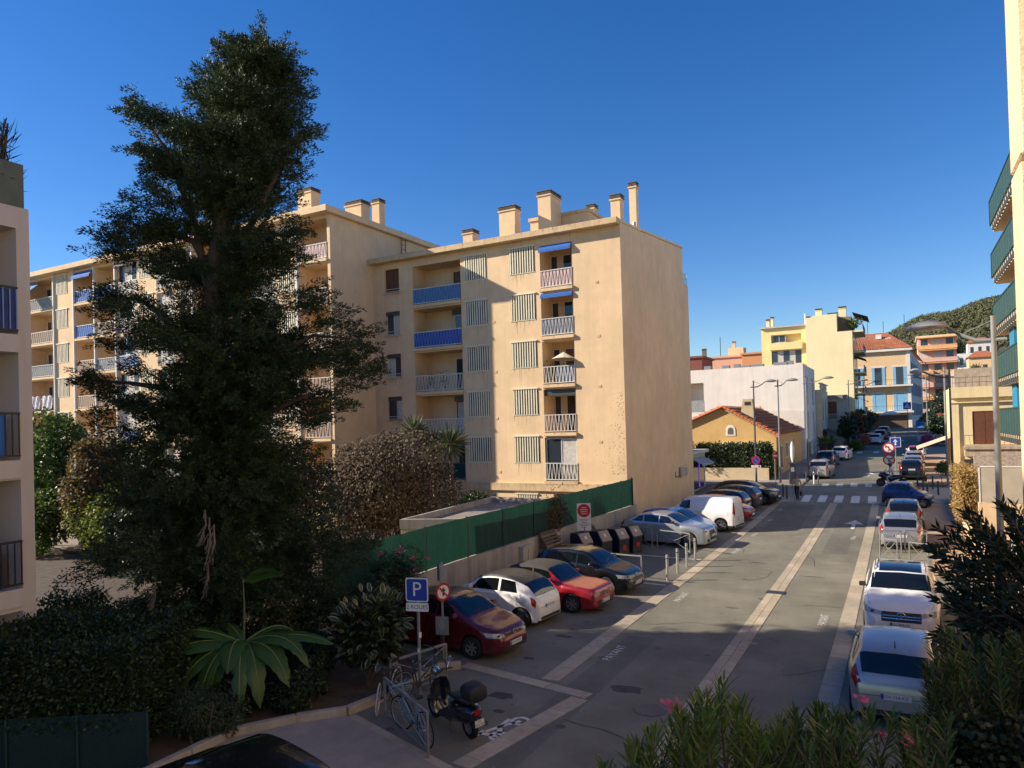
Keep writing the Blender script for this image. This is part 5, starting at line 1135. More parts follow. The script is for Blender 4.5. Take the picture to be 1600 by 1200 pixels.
# ------------------------------------------------ variegated rubber plant, every leaf a part
rub = thing('rubber_plant', 'rubber plant with cream edged leaves beside the bicycle rack', 'plant', (-11.05, 12.9, 0))
def leaf_shape(L, W):
    vs, fs = [], []; n = 6
    for i in range(n+1):
        t = i/n; w_ = W*math.sin(math.pi*min(1, .06+t*.94))**.75*.5
        vs += [(t*L, -w_, .12*w_-.10*L*t*t), (t*L, -w_*.72, .02*w_-.10*L*t*t), (t*L, 0, -.10*L*t*t-.05*w_), (t*L, w_*.72, .02*w_-.10*L*t*t), (t*L, w_, .12*w_-.10*L*t*t)]
    mi = []
    for i in range(n):
        for j in range(4): k = i*5+j; fs.append((k, k+1, k+6, k+5)); mi.append(1 if j in (0, 3) else 0)
    m_ = MB(); m_.v = vs; m_.f = fs; m_.mi = mi; return m_.mesh('rubber_leaf', [M('rubber_leaf_green', (.035, .055, .022), .3, .25, 6), M('rubber_leaf_edge', (.30, .29, .13), .35, .1, 6)], fix=False)
rme = leaf_shape(.25, .125); rme.polygons.foreach_set('use_smooth', [True]*len(rme.polygons))
p, u = crown_pts((0, 0, 1.35), (1.05, 1.0, 1.15), 235, 9, .75, 21); u[:, 2] += .15
for q, d in zip(p, u):
    if q[2] < .2: q[2] = .25
    d = Vector(d)+Vector((random.uniform(-.5, .5), random.uniform(-.5, .5), random.uniform(-.5, .35))); rot = d.to_track_quat('X', 'Z').to_euler(); rot.rotate_axis('X', random.uniform(-.6, .6))
    k = random.uniform(.75, 1.2); link_mesh('leaf', rme, None, rub, tuple(q), rot, (k, k, k))
mb = MB()
for k in range(9): e = p[k*20]; mb.tube([(0, 0, 0), (e[0]*.4, e[1]*.4, e[2]*.6), tuple(e)], [.035, .025, .01], 5)
mb.build('stems', twig_m, rub, local=True)
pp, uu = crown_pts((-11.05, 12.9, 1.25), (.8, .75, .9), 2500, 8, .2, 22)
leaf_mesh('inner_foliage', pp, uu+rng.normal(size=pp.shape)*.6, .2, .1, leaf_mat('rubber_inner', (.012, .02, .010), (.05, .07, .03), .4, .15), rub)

# ------------------------------------------------ dark understory shrubs
for i, (lab, b_, cz, r_, n_, mt_, L_, W_) in enumerate([
    ('loose dark shrub hanging over the wall end left of the two wheeler sign', (-12.9, 15.3, 0), 1.1, (1.0, 1.1, 1.2), 6000, dleaf, .11, .035),
    ('dark feathery shrub between cypress and banana plant', (-14.6, 14.6, 0), 1.0, (1.3, 1.1, 1.1), 6500, dleaf, .13, .03),
    ('low dark shrub behind the banana plant', (-15.6, 12.4, 0), .9, (1.2, 1.0, .95), 5000, dleaf, .13, .04),
    ('low bush at the hedge corner left of the black car', (-12.2, 9.3, 0), .55, (1.0, .7, .75), 4500, leaf_mat('olive_leaf', (.03, .05, .02), (.07, .095, .04), .5, .2), .11, .02),
    ('dark bush against the left block beside the hedge', (-17.3, 9.9, 0), 1.5, (1.1, .9, 1.5), 5000, dleaf, .10, .05),
    ('dark bush behind the hedge under the cypress', (-18.2, 12.2, 0), 1.0, (1.6, 1.0, 1.1), 5500, dleaf, .12, .04),
    ('dark spreading shrub at the cypress foot left of the sign', (-14.2, 13.2, 0), .8, (1.2, 1.0, .9), 6000, dleaf, .12, .03),
    ('dark low ground shrub right of the banana plant', (-12.5, 12.6, 0), .6, (.9, .9, .7), 5000, dleaf, .11, .03),
    ('large dark shrub between cypress and fence start', (-15.3, 16.6, 0), 1.2, (1.5, 1.4, 1.4), 8000, dleaf, .13, .04),
    ('dark low shrub in front of the banana plant stem', (-12.7, 10.9, 0), .4, (.9, .6, .5), 4000, dleaf, .10, .03),
    ('dark shrub spilling over the kerb left of the bicycles', (-11.55, 11.25, 0), .5, (.75, .6, .55), 4000, dleaf, .10, .03),
    ('dark shrub behind the low bush at the hedge corner', (-12.55, 10.2, 0), .5, (.8, .7, .6), 4500, dleaf, .10, .035),
    ('dark shrub below the rubber plant next to the kerb', (-11.9, 11.9, 0), .6, (.8, .7, .65), 4000, dleaf, .1, .03)]):
    broad_tree('shrub', lab, 'shrub', b_, cz, r_, n_, mt_, L_, W_, seed=40+i, tr=.03, stems=3)
flm = leaf_mat('pink_flower', (.45, .05, .16), (.70, .16, .32), .6, .3)
def flowers(t, pts, s=.035):
    pts = np.array(pts); n = len(pts); P_ = np.repeat(pts, 7, 0)+rng.normal(size=(n*7, 3))*s*.6; leaf_mesh('flowers', P_, rng.normal(size=(n*7, 3)), s*1.6, s*1.3, flm, t)
ol1 = broad_tree('oleander', 'oleander with pink flowers in front of the fence beginning', 'shrub', (-13.2, 17.0, 0), 1.6, (.9, .8, 1.2), 3500, dleaf, .14, .025, seed=61, tr=.03, stems=4)
flowers(ol1, [(-12.6, 16.3, 2.6), (-12.9, 16.5, 2.5), (-13.4, 16.2, 2.75), (-12.7, 16.9, 2.2), (-13.1, 16.0, 2.5), (-12.4, 16.7, 1.9), (-12.3, 17.1, 2.2)], .06)
# climbing plant on the fence
cl = thing('climbing_plant', 'brownish climbing plant on the green fence panel', 'plant', (-13.85, 28.3, 1.3)); n = 900
P_ = np.array([-13.37, 28.35, 2.1])+rng.normal(size=(n, 3))*np.array([.05, .45, .42]); leaf_mesh('foliage', P_, rng.normal(size=(n, 3)), .10, .06, leaf_mat('climber_leaf', (.04, .04, .02), (.20, .10, .05), .6, .2), cl)
for i, (x, y, z, r_, n_) in enumerate([(-13.3, 31.2, .5, .75, 2200), (-13.4, 28.6, .4, .5, 1500), (-13.4, 32.6, .45, .6, 1500)]):
    broad_tree('shrub', ['straggly olive shrub beside the rear wooden planter', 'grassy shrub between the two wooden planters', 'low grey green shrub behind the recycling bins'][i], 'shrub', (x, y, 0), z, (r_*.8, r_, r_*.9), n_, MATS['olive_leaf'], .14, .03, seed=70+i, tr=.02, stems=3)

# ------------------------------------------------ oleander thicket in front of the camera
def oleander(name, label, stems, mat, L=.15, W=.022, per=46, cat='shrub'):
    """stems: list of (base, tip) points"""
    c0 = stems[0][0]; t = thing(name, label, cat, (float(c0[0]), float(c0[1]), 0.0)); mb = MB(); P_, D_, LL = [], [], []
    for b, e in stems:
        b = np.array(b, float); e = np.array(e, float); m_ = (b+e)/2+np.array([random.uniform(-.1, .1), random.uniform(-.1, .1), .05]); mb.tube([tuple(b), tuple(m_), tuple(e)], [.016, .011, .004], 5)
        ax = unit(e-m_)
        for k in range(per):
            tt = 1-(k/per)**1.1*.85; q = m_+(e-m_)*(tt*2-1 if tt > .5 else 0) if tt > .5 else b+(m_-b)*(tt*2)
            ph = k*2.1+random.random()*.6; r = unit(np.cross(ax, [.3, .5, .2])); r2 = np.cross(ax, r); rad = r*math.cos(ph)+r2*math.sin(ph)
            op = .45+.75*(k/per); P_.append(q); D_.append(ax*1.0+rad*op+rng.normal(size=3)*.12); LL.append(L*random.uniform(.75, 1.15)*(.6 if k < 5 else 1))
    mb.build('stems', twig_m, t, smooth=True)['kind'] = 'stuff'
    P_, D_ = np.array(P_), np.array(D_); n = len(P_)
    # leaves with a folded midrib: two quads each
    d = unit(D_); up0 = np.tile(UZ, (n, 1))+rng.normal(size=(n, 3))*.3; s = unit(np.cross(d, up0)); nn = np.cross(s, d); LL = np.array(LL)[:, None]; w_ = W*rng.uniform(.85, 1.15, (n, 1))*.5
    v0, v1, v2, v3 = P_, P_+d*LL*.35-nn*LL*.02, P_+d*LL*.7-nn*LL*.06, P_+d*LL-nn*LL*.14
    ar = np.stack([v0, v1+s*w_+nn*w_*.3, v2+s*w_*.85+nn*w_*.3, v3, v2-s*w_*.85+nn*w_*.3, v1-s*w_+nn*w_*.3, v1, v2], 1).reshape(-1, 3); k = np.arange(n)[:, None]*8
    q = np.concatenate([k+np.array([[0, 1, 2, 7]]), k+np.array([[7, 2, 3, 4]]), k+np.array([[0, 7, 4, 5]])], 0)
    q = np.concatenate([k+np.array([[0, 1, 2, 7]]), k+np.array([[7, 2, 3, 3]])[:, :4], k+np.array([[0, 7, 4, 5]])], 0) if False else q
    o = np_mesh('foliage', ar, q, mat, t); o['kind'] = 'stuff'; return t
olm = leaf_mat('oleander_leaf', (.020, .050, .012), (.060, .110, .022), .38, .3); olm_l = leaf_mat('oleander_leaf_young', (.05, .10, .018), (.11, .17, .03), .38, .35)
def cpt(px_, py_, dep):      # a point of the place at a given distance in front of the balcony
    q = fw+rt2*((px_-800)/1110)+up2*((653-py_)/1110); return np.array([0, 0, CAM_H])+np.array(q)*dep
random.seed(11); st1, st2 = [], []
prof1 = [(945, 1185), (985, 1150), (1020, 1130), (1060, 1100), (1090, 1075), (1125, 1055), (1150, 1085), (1180, 1120), (1210, 1125), (1240, 1100), (1275, 1085), (1300, 1095), (1330, 1105), (1360, 1100), (1400, 1110), (1440, 1115), (1480, 1110)]
for k in range(105):
    i = random.random()*(len(prof1)-1); j = int(i); f_ = i-j; x = prof1[j][0]*(1-f_)+prof1[j+1][0]*f_; y = 16+prof1[j][1]*(1-f_)+prof1[j+1][1]*f_+abs(random.gauss(0, 1))*45
    e = cpt(x+random.uniform(-12, 12), y, random.uniform(5.6, 7.2)); b = e+np.array([random.uniform(-.3, .3), random.uniform(-.3, .3), -1.1])
    (st1 if (x < 1215) else st2).append((b, e))
for (x, y) in prof1:
    for k in range(2):
        e = cpt(x+random.uniform(-8, 8), y+random.uniform(8, 24), random.uniform(5.8, 6.6)); (st1 if x < 1215 else st2).append((e+np.array([random.uniform(-.2, .2), random.uniform(-.2, .2), -1.1]), e))
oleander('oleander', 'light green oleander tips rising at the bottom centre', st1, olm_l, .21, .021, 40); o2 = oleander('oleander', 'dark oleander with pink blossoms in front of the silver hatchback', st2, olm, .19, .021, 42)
flowers(o2, [cpt(1420, 1158, 6.2), cpt(1424, 1163, 6.2), cpt(1345, 1095, 6.4), cpt(1446, 1140, 6.4), cpt(1380, 1150, 6.6)], .035)
flowers(bpy.data.objects['oleander.001'], [cpt(1046, 1103, 6.4), cpt(1052, 1106, 6.4), cpt(1058, 1098, 6.4), cpt(1042, 1100, 6.4)], .03)
st3 = []
for k in range(120):
    x = random.uniform(1445, 1640); y = random.uniform(985, 1150)+max(0, (1480-x))*.6; e = cpt(x, y, random.uniform(7.4, 9.2)); st3.append((e+np.array([random.uniform(-.1, .5), random.uniform(-.3, .3), -1.0]), e))
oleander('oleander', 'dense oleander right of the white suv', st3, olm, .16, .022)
# loquat-like tree
lq = thing('loquat_tree', 'dark leaved loquat tree at the right edge over the driveway', 'tree', (2.6, 12.2, 0)); st = []; mb = MB(); Q0 = np.array([2.4, 12.0, 0]); hub = np.array([2.7, 12.4, 1.7]); mb.tube([tuple(Q0), (2.3, 11.9, 1.3), tuple(hub)], [.10, .08, .07], 8)
tipsq = [(1465, 860), (1480, 835), (1475, 900), (1470, 925), (1500, 880), (1490, 960), (1515, 805), (1525, 840), (1540, 830), (1530, 880), (1550, 870), (1560, 900), (1575, 850), (1590, 835), (1600, 860), (1575, 800), (1600, 800), (1620, 830), (1520, 930), (1510, 980), (1545, 950), (1570, 960), (1590, 930), (1610, 960), (1540, 1010), (1570, 1020), (1600, 1010), (1560, 1060), (1590, 1070), (1620, 1040), (1500, 1020), (1485, 940), (1470, 990)]
P_, D_ = [], []
for (x, y) in tipsq:
    for k in range(4):
        e = cpt(x+random.uniform(-16, 16), y+random.uniform(-14, 14), random.uniform(10.2, 12.4)); m_ = hub*.5+e*.5+np.array([0, 0, .15]); mb.tube([tuple(hub), tuple(m_), tuple(e)], [.016, .010, .005], 5); ax = unit(e-m_)
        for j in range(34):
            ph = j*2.4; r = unit(np.cross(ax, [.2, .4, .6])); rad = r*math.cos(ph)+np.cross(ax, r)*math.sin(ph); P_.append(e-ax*.75*(j/34)**1.1); D_.append(ax*.9+rad*(.5+.6*j/34)+rng.normal(size=3)*.12-UZ*.1)
mb.build('trunk', twig_m, lq, smooth=True); P_, D_ = np.array(P_), np.array(D_)
leaf_mesh('crown', P_, D_, rng.uniform(.13, .23, len(P_)), rng.uniform(.04, .062, len(P_)), leaf_mat('loquat_leaf', (.010, .022, .010), (.032, .055, .022), .35, .15), lq, bend=.12)
# ivy at the bottom right
iv = thing('ivy', 'dark ivy mound at the bottom right corner', 'ivy', (1.2, 7.2, 0)); P_ = np.array([cpt(random.uniform(1430, 1640), random.uniform(1105, 1240)+max(0, 1475-random.uniform(1430, 1475)), random.uniform(7.0, 7.6)) for k in range(3800)])
leaf_mesh('foliage', P_, rng.normal(size=P_.shape)-UZ*.4, rng.uniform(.05, .10, len(P_)), rng.uniform(.05, .085, len(P_)), leaf_mat('ivy_leaf', (.008, .018, .010), (.028, .042, .022), .4, .15), iv, -np.array(fw)+rng.normal(size=P_.shape)*.5)
P_ = np.array([cpt(random.uniform(1470, 1640), random.uniform(1000, 1240), random.uniform(9.2, 10.0)) for k in range(5000)])
leaf_mesh('inner_foliage', P_, rng.normal(size=P_.shape), .14, .09, MATS['ivy_leaf'], iv)

# ------------------------------------------------ hedges and street greenery further off
def hedge_box(name, label, x0, x1, y0, y1, z0, z1, n, mat, L, W, group=None, core=True):
    t = thing(name, label, 'hedge', ((x0+x1)/2, (y0+y1)/2, z0), 0, group); P_ = np.column_stack([rng.uniform(x0, x1, n), rng.uniform(y0, y1, n), rng.uniform(z0, z1, n)]); f_ = rng.integers(0, 4, n)
    P_[f_ == 0, 1] = y0; P_[f_ == 1, 2] = z1; P_[f_ == 2, 0] = x1; P_[f_ == 3, 0] = x0; P_ += rng.normal(size=P_.shape)*.10
    leaf_mesh('foliage', P_, rng.normal(size=P_.shape), rng.uniform(.7, 1.2, n)*L, W, mat, t)
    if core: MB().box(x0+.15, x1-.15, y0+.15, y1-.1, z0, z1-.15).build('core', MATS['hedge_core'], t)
    return t
hedge_box('hedge', 'long dark hedge closing the garden behind the cypress', -30, -19.5, 18.4, 19.6, 0, 2.7, 12000, dleaf, .16, .09)
hedge_box('hedge', 'dark hedge in front of the ochre house', -16.0, -10.0, 63.85, 65.3, gz(64)+.2, gz(64)+3.1, 6000, leaf_mat('hedge_leaf', (.02, .035, .010), (.07, .10, .03), .5, .2), .22, .12)
hedge_box('hedge', 'dry golden hedge on the terrace wall at the right', 2.35, 2.95, 38.6, 43.2, 1.0, 3.3, 6000, leaf_mat('golden_hedge_leaf', (.28, .17, .05), (.46, .32, .12), .7, .25), .13, .07)
broad_tree('tree', 'dark tree at the left of the ochre house gable', 'tree', (-17.6, 63.4, gz(63)), 3.0, (1.5, 1.4, 2.0), 3000, gleaf, .22, .12, seed=81)
for i, (x, y, cz, r_, mt_, lab) in enumerate([(-5.9, 98, 3.0, (1.6, 1.6, 1.5), dleaf, 'dark leafed street tree above the parked white car'), (-5.2, 106, 3.2, (2.0, 2.0, 1.8), autumn, 'brownish street tree before the terrace cafe'), (-4.9, 114, 3.3, (2.0, 2.2, 1.7), dleaf, 'dark street tree nearest the far parked cars'), (-4.5, 123, 3.2, (1.8, 2.0, 1.7), autumn, 'brown street tree furthest along the left kerb'),
        (4.3, 112, 2.6, (1.6, 2, 1.8), dleaf, 'dark street tree opposite beside the blue awning'), (3.8, 122, 2.6, (1.4, 2, 1.7), ylw, 'yellowish street tree on the right near the far crossing'), (6.0, 116, 2.6, (1.6, 2, 1.8), gleaf, 'bright green vine like tree right of the blue awning'), (6.5, 150, 4.0, (3.0, 3, 3.2), dleaf, 'dark round tree before the pink building'), (12, 160, 4.0, (3.2, 3, 3.4), gleaf, 'green tree on the right before the pink building')]):
    broad_tree('street_tree', lab, 'tree', (x, y, gz(y)), cz, r_, 1700, mt_, .36, .22, seed=90+i, tr=.08)
for i, (x, y, c, lab) in enumerate([(-5.5, 101, flm, 'pink flowering planter by the cafe terrace'), (-3.9, 103, leaf_mat('red_shrub', (.30, .07, .04), (.50, .20, .10), .6, .3), 'reddish shrub by the left kerb before the raised crossing'), (3.1, 104, flm, 'pink and red flower basket on the right kerb')]):
    broad_tree('shrub', lab, 'shrub', (x, y, gz(y)), 1.1 if i else 2.8, (.9, .9, .8), 900, c, .22, .14, seed=110+i, tr=.03)
hedge_box('hedge', 'low green planter hedge at the left kerb before the raised crossing', -6.2, -4.4, 99.5, 104.5, gz(101), gz(101)+1.0, 1800, gleaf, .2, .12)
broad_tree('shrub', 'green climbing bush at the foot of the far right lamp post', 'shrub', (2.6, 60.2, gz(60)), 1.6, (.5, .5, .55), 900, gleaf, .16, .1, seed=130, tr=.03)
broad_tree('shrub', 'sunlit pale shrub behind the glazed lean-to', 'shrub', (4.3, 28.6, .3), 1.6, (.9, .7, .7), 1500, gleaf, .12, .07, seed=131, tr=.02)
# potted plant and terrace greenery
tp_ = thing('terrace_plants', 'tall grasses and bamboo on the roof terrace top left', 'plant', (-17.3, 7.2, 11)); st = []
n = 1500; P_ = np.column_stack([rng.uniform(-17.4, -16.5, n), rng.uniform(7.0, 8.3, n), np.full(n, 11.3)]); P_[:, 2] += rng.uniform(0, 1.3, n)
leaf_mesh('foliage', P_, rng.normal(size=(n, 3))*.5+UZ*.9, rng.uniform(.25, .55, n), .03, leaf_mat('bamboo_leaf', (.02, .035, .012), (.07, .08, .03), .5, .2), tp_)
mb = MB()
for k in range(16): mb.tube([(-16.7+random.uniform(-.2, .15), 8.0+random.uniform(-.3, .25), 11), (-16.65+random.uniform(-.15, .15), 8.1+random.uniform(-.2, .2), 12.6+random.uniform(-.3, .4))], [.02, .012], 5)
mb.build('canes', twig_m, tp_)['kind'] = 'stuff'
broad_tree('plant', 'green leafy plant on the terrace of the tall yellow building', 'plant', (-5.2, 113.6, 18.3), 1.3, (1.1, 1.6, .9), 900, gleaf, .25, .15, seed=140, tr=.03)

# ------------------------------------------------ woods on the hill (one mass) and the houses on its slope
n = 5600; hxv = rng.uniform(-70, 150, n); hyv = rng.uniform(470, 660, n); hzv = np.array([hill_z(a, b) for a, b in zip(hxv, hyv)])
cen = np.column_stack([hxv, hyv, hzv+1.5]); rr = rng.uniform(1.8, 3.9, n); k = 42
u = unit(rng.normal(size=(n, k, 3))); u[..., 2] = np.abs(u[..., 2])*1.1-.15; P_ = (cen[:, None]+u*rr[:, None, None]*rng.uniform(.75, 1.05, (n, k, 1))).reshape(-1, 3)
nr = u.reshape(-1, 3)+rng.normal(size=(n*k, 3))*.35; dd = np.cross(nr, rng.normal(size=(n*k, 3)))
hill_l = leaf_mat('wood_leaf', (.085, .095, .045), (.165, .165, .085), .8, .2)
leaf_mesh('wood', P_-unit(dd)*.8, dd, rng.uniform(.7, 1.5, n*k), rng.uniform(.6, 1.2, n*k), hill_l, None, nr); bpy.data.objects['wood']['kind'] = 'stuff'; tagit(bpy.data.objects['wood'], 'wooded hillside of pines behind the town', 'wood')
def hill_house(label, x, y, w_, h, mat, roof):
    z = hill_z(x, y) if y > 450 else slope_z(y); t = thing('house', label, 'house', (x, y, z)); MB().box(x-w_/2, x+w_/2, y-4, y+4, z-6, z+h).build('wall', mat, t)
    if roof:
        mb = MB(); mb.add([(x-w_/2-.6, y-4.6, z+h), (x+w_/2+.6, y-4.6, z+h), (x+w_/2+.6, y+4.6, z+h), (x-w_/2-.6, y+4.6, z+h), (x-w_*.2, y, z+h+2.4), (x+w_*.2, y, z+h+2.4)], [(0, 1, 5, 4), (1, 2, 5), (2, 3, 4, 5), (3, 0, 4)]); mb.build('roof', tile_m[0], t)
    F = Face((0, y-4, 0), (1, 0, 0), (0, -1, 0))
    for k in range(max(1, int(w_/3))): mb = MB(); F.box(mb, x-w_/2+1+k*3, x-w_/2+2.2+k*3, z+h*.35, z+h*.75, -.06, 0); mb.build('window', glass, t)
hill_house('pink villa standing alone among the trees on the hill', 36, 486, 9, 7, salmon, True)
hill_house('white villa on the slope right of the pink building', 25, 335, 9, 7, whp, False)
hill_house('long white house on the slope below the other villas', 19, 295, 11, 6, whp, False)
hill_house('white house with red roof high on the slope by the balconies', 33, 385, 10, 8, st_, True)
hill_house('cream house low on the slope behind the roof terrace', 15.5, 256, 7, 6, st_, True)
hill_house('ochre house partly hidden by the right balconies', 25, 288, 8, 10, MATS['apricot_render'], True)
for i, (x, y, cz, r_, n_, mt_, lab) in enumerate([(15.5, 236, 7, (3.4, 3, 6), 2600, dleaf, 'large dark tree right of the pink building'), (14.2, 226, 4.5, (2.6, 3, 4), 1600, dleaf, 'dark tree at the foot of the pink building'), (22, 270, 4, (3.4, 4, 3.6), 2200, gleaf, 'green tree below the white villas'), (19, 262, 3.5, (3, 3, 3.2), 1600, dleaf, 'dark bushy tree left of the palm'), (28, 345, 4.5, (5, 4, 4), 1800, dleaf, 'dark tree beside the upper white villa'), (18, 330, 4.5, (4, 4, 4.5), 1800, gleaf, 'green tree above the long white house'), (38, 400, 5, (6, 5, 5), 1800, dleaf, 'dark tree beside the red roofed hillside house'), (24, 400, 5, (6, 5, 5), 1800, dleaf, 'dark tree above the white villa')]):
    broad_tree('tree', lab, 'tree', (x, y, slope_z(y)), cz, r_, n_, mt_, .7, .45, seed=150+i, tr=.25)
pb = (20.6, 246, slope_z(246)); pt = thing('palm_tree', 'palm tree on the slope behind the cream house', 'tree', pb); mb = MB(); mb.tube([pb, (20.7, 246, pb[2]+5), (20.6, 246, pb[2]+10)], [.4, .32, .3], 8); mb.build('trunk', bark_g, pt)
u = unit(rng.normal(size=(90, 3))+np.array([0, 0, .3])); leaf_mesh('crown', np.repeat(np.array([[20.6, 246, pb[2]+10]]), 90, 0), u, 3.0, .5, leaf_mat('palm_leaf', (.05, .06, .02), (.13, .12, .05), .5, .2), pt, bend=.3)
# ================================================================== VEHICLES
def paint_m(name, col, rough=.28, metal=.25): return M('paint_'+name, col, rough, .03, 1.5, metal=metal, coat=.7)
tyre_m = M('tyre_rubber', (.014, .014, .015), .8, .15); rim_m = M('alloy_rim', (.45, .45, .46), .3, .08, metal=.8); rim_d = M('dark_rim', (.06, .06, .065), .4, metal=.5); blackp = M('black_plastic', (.018, .018, .02), .55, .1); cglass = glass_mat('car_glass', (.006, .008, .010), .03, .7); lamp_w = M('headlamp_lens', (.30, .32, .34), .08, .1, 20, spec=.8); lamp_r = M('tail_lens', (.32, .008, .008), .12, .1); plate_m = M('plate_white', (.68, .68, .66), .45); plate_b = M('plate_blue', (.01, .04, .30), .5); chrome = M('chrome', (.6, .6, .6), .15, .03, metal=1.0); lamp_o = M('indicator_orange', (.7, .2, .02), .2)
def interp(pts, x):
    """smooth monotone cubic through pts"""
    X = np.array([p[0] for p in pts], float); Y = np.array([p[1] for p in pts], float); h = np.diff(X); dl = np.diff(Y)/h; m = np.zeros(len(X)); m[0] = dl[0]; m[-1] = dl[-1]
    for i in range(1, len(X)-1):
        if dl[i-1]*dl[i] <= 0: m[i] = 0
        else: w1 = 2*h[i]+h[i-1]; w2 = h[i]+2*h[i-1]; m[i] = (w1+w2)/(w1/dl[i-1]+w2/dl[i])
    i = int(np.clip(np.searchsorted(X, x)-1, 0, len(h)-1)); t = np.clip((x-X[i])/h[i], 0, 1)
    return (2*t**3-3*t**2+1)*Y[i]+(t**3-2*t**2+t)*h[i]*m[i]+(-2*t**3+3*t**2)*Y[i+1]+(t**3-t**2)*h[i]*m[i+1]
# side profiles: d = distance behind the nose as fraction of the length, z = fraction of the height
KIND = {
 'hatch': dict(top=[(0, .33), (.012, .42), (.035, .49), (.09, .545), (.235, .655), (.262, .69), (.43, .945), (.50, .985), (.60, 1.0), (.76, .975), (.87, .915), (.90, .87), (.972, .665), (.985, .60), (.995, .5), (1, .36)],
   belt=[(0, .33), (.05, .47), (.09, .52), (.235, .615), (.5, .645), (.75, .675), (.9, .69), (.972, .64), (.995, .48), (1, .36)],
   plan=[(0, .60), (.012, .70), (.05, .84), (.12, .94), (.22, .985), (.4, 1), (.7, 1), (.86, .97), (.95, .90), (.985, .82), (1, .74)],
   ws=(.262, .425), rw=(.885, .968), roof=(.45, .86), win=[(.315, .50, .40, .50), (.515, .70, .515, .70), (.715, .845, .715, .80)]),
 'suv': dict(top=[(0, .40), (.012, .50), (.03, .575), (.08, .63), (.255, .70), (.28, .73), (.42, .94), (.50, .985), (.60, 1.0), (.78, .98), (.88, .92), (.91, .87), (.972, .68), (.985, .60), (.995, .5), (1, .38)],
   belt=[(0, .40), (.05, .56), (.09, .605), (.255, .665), (.5, .68), (.75, .70), (.9, .72), (.972, .66), (.995, .48), (1, .38)],
   plan=[(0, .66), (.012, .76), (.05, .88), (.12, .95), (.22, .985), (.4, 1), (.7, 1), (.86, .97), (.95, .91), (.985, .84), (1, .76)],
   ws=(.28, .415), rw=(.895, .968), roof=(.44, .87), win=[(.325, .495, .40, .495), (.51, .68, .51, .68), (.695, .86, .695, .81)]),
 'coupe_suv': dict(top=[(0, .40), (.012, .50), (.03, .57), (.08, .63), (.265, .70), (.29, .73), (.44, .955), (.52, .99), (.60, 1.0), (.72, .965), (.84, .86), (.93, .745), (.97, .70), (.985, .62), (.995, .5), (1, .38)],
   belt=[(0, .40), (.05, .56), (.09, .60), (.265, .655), (.5, .67), (.75, .70), (.9, .72), (.97, .67), (.995, .48), (1, .38)],
   plan=[(0, .66), (.012, .76), (.05, .88), (.12, .95), (.22, .985), (.4, 1), (.7, 1), (.86, .97), (.95, .91), (.985, .84), (1, .76)],
   ws=(.29, .435), rw=(.80, .935), roof=(.46, .78), win=[(.335, .52, .42, .52), (.535, .70, .535, .70), (.715, .85, .715, .77)]),
 'fiat': dict(top=[(0, .36), (.012, .45), (.04, .53), (.10, .60), (.20, .655), (.235, .69), (.40, .94), (.50, .99), (.58, 1.0), (.74, .965), (.84, .89), (.885, .83), (.962, .60), (.98, .53), (.993, .44), (1, .33)],
   belt=[(0, .36), (.05, .51), (.10, .56), (.235, .635), (.5, .64), (.75, .645), (.885, .64), (.962, .585), (.993, .43), (1, .33)],
   plan=[(0, .58), (.012, .70), (.05, .85), (.13, .95), (.24, .99), (.4, 1), (.7, 1), (.86, .975), (.95, .90), (.985, .80), (1, .70)],
   ws=(.24, .395), rw=(.855, .955), roof=(.42, .84), win=[(.30, .60, .385, .60), (.625, .80, .625, .765)]),
 'cabrio': dict(top=[(0, .40), (.01, .50), (.025, .555), (.08, .585), (.27, .635), (.295, .66), (.435, .95), (.50, .985), (.58, 1.0), (.70, .985), (.79, .92), (.85, .80), (.885, .71), (.90, .685), (.975, .665), (.99, .58), (1, .40)],
   belt=[(0, .40), (.02, .51), (.08, .565), (.27, .61), (.5, .64), (.75, .66), (.9, .665), (.975, .64), (.99, .56), (1, .40)],
   plan=[(0, .78), (.012, .86), (.05, .93), (.12, .97), (.22, .99), (.4, 1), (.7, 1), (.88, .97), (.96, .92), (.99, .86), (1, .80)],
   ws=(.295, .425), rw=(.80, .87), roof=(.44, .86), win=[(.345, .56, .425, .56), (.575, .70, .575, .69)]),
 'van': dict(top=[(0, .34), (.012, .42), (.03, .48), (.08, .54), (.17, .605), (.20, .64), (.335, .93), (.40, .97), (.55, 1.0), (.90, .99), (.965, .965), (.985, .90), (.992, .72), (.996, .50), (1, .33)],
   belt=[(0, .34), (.05, .46), (.08, .50), (.20, .58), (.5, .60), (.9, .60), (.985, .58), (.996, .45), (1, .33)],
   plan=[(0, .66), (.012, .75), (.05, .87), (.12, .95), (.22, .985), (.4, 1), (.9, 1), (.965, .985), (.985, .96), (.995, .92), (1, .86)],
   ws=(.205, .33), rw=None, roof=None, win=[(.255, .43, .32, .43)]),
 'smart': dict(top=[(0, .34), (.02, .44), (.05, .50), (.12, .56), (.22, .63), (.26, .68), (.46, .96), (.56, 1.0), (.72, .99), (.86, .93), (.92, .82), (.965, .68), (.985, .58), (1, .38)],
   belt=[(0, .34), (.05, .48), (.22, .58), (.5, .62), (.75, .66), (.92, .68), (.965, .64), (1, .38)],
   plan=[(0, .64), (.02, .76), (.07, .88), (.16, .96), (.3, 1), (.7, 1), (.88, .96), (.965, .88), (1, .78)],
   ws=(.26, .45), rw=(.90, .96), roof=(.48, .87), win=[(.34, .68, .45, .68), (.71, .85, .71, .80)]),
}
WHEELS = {}
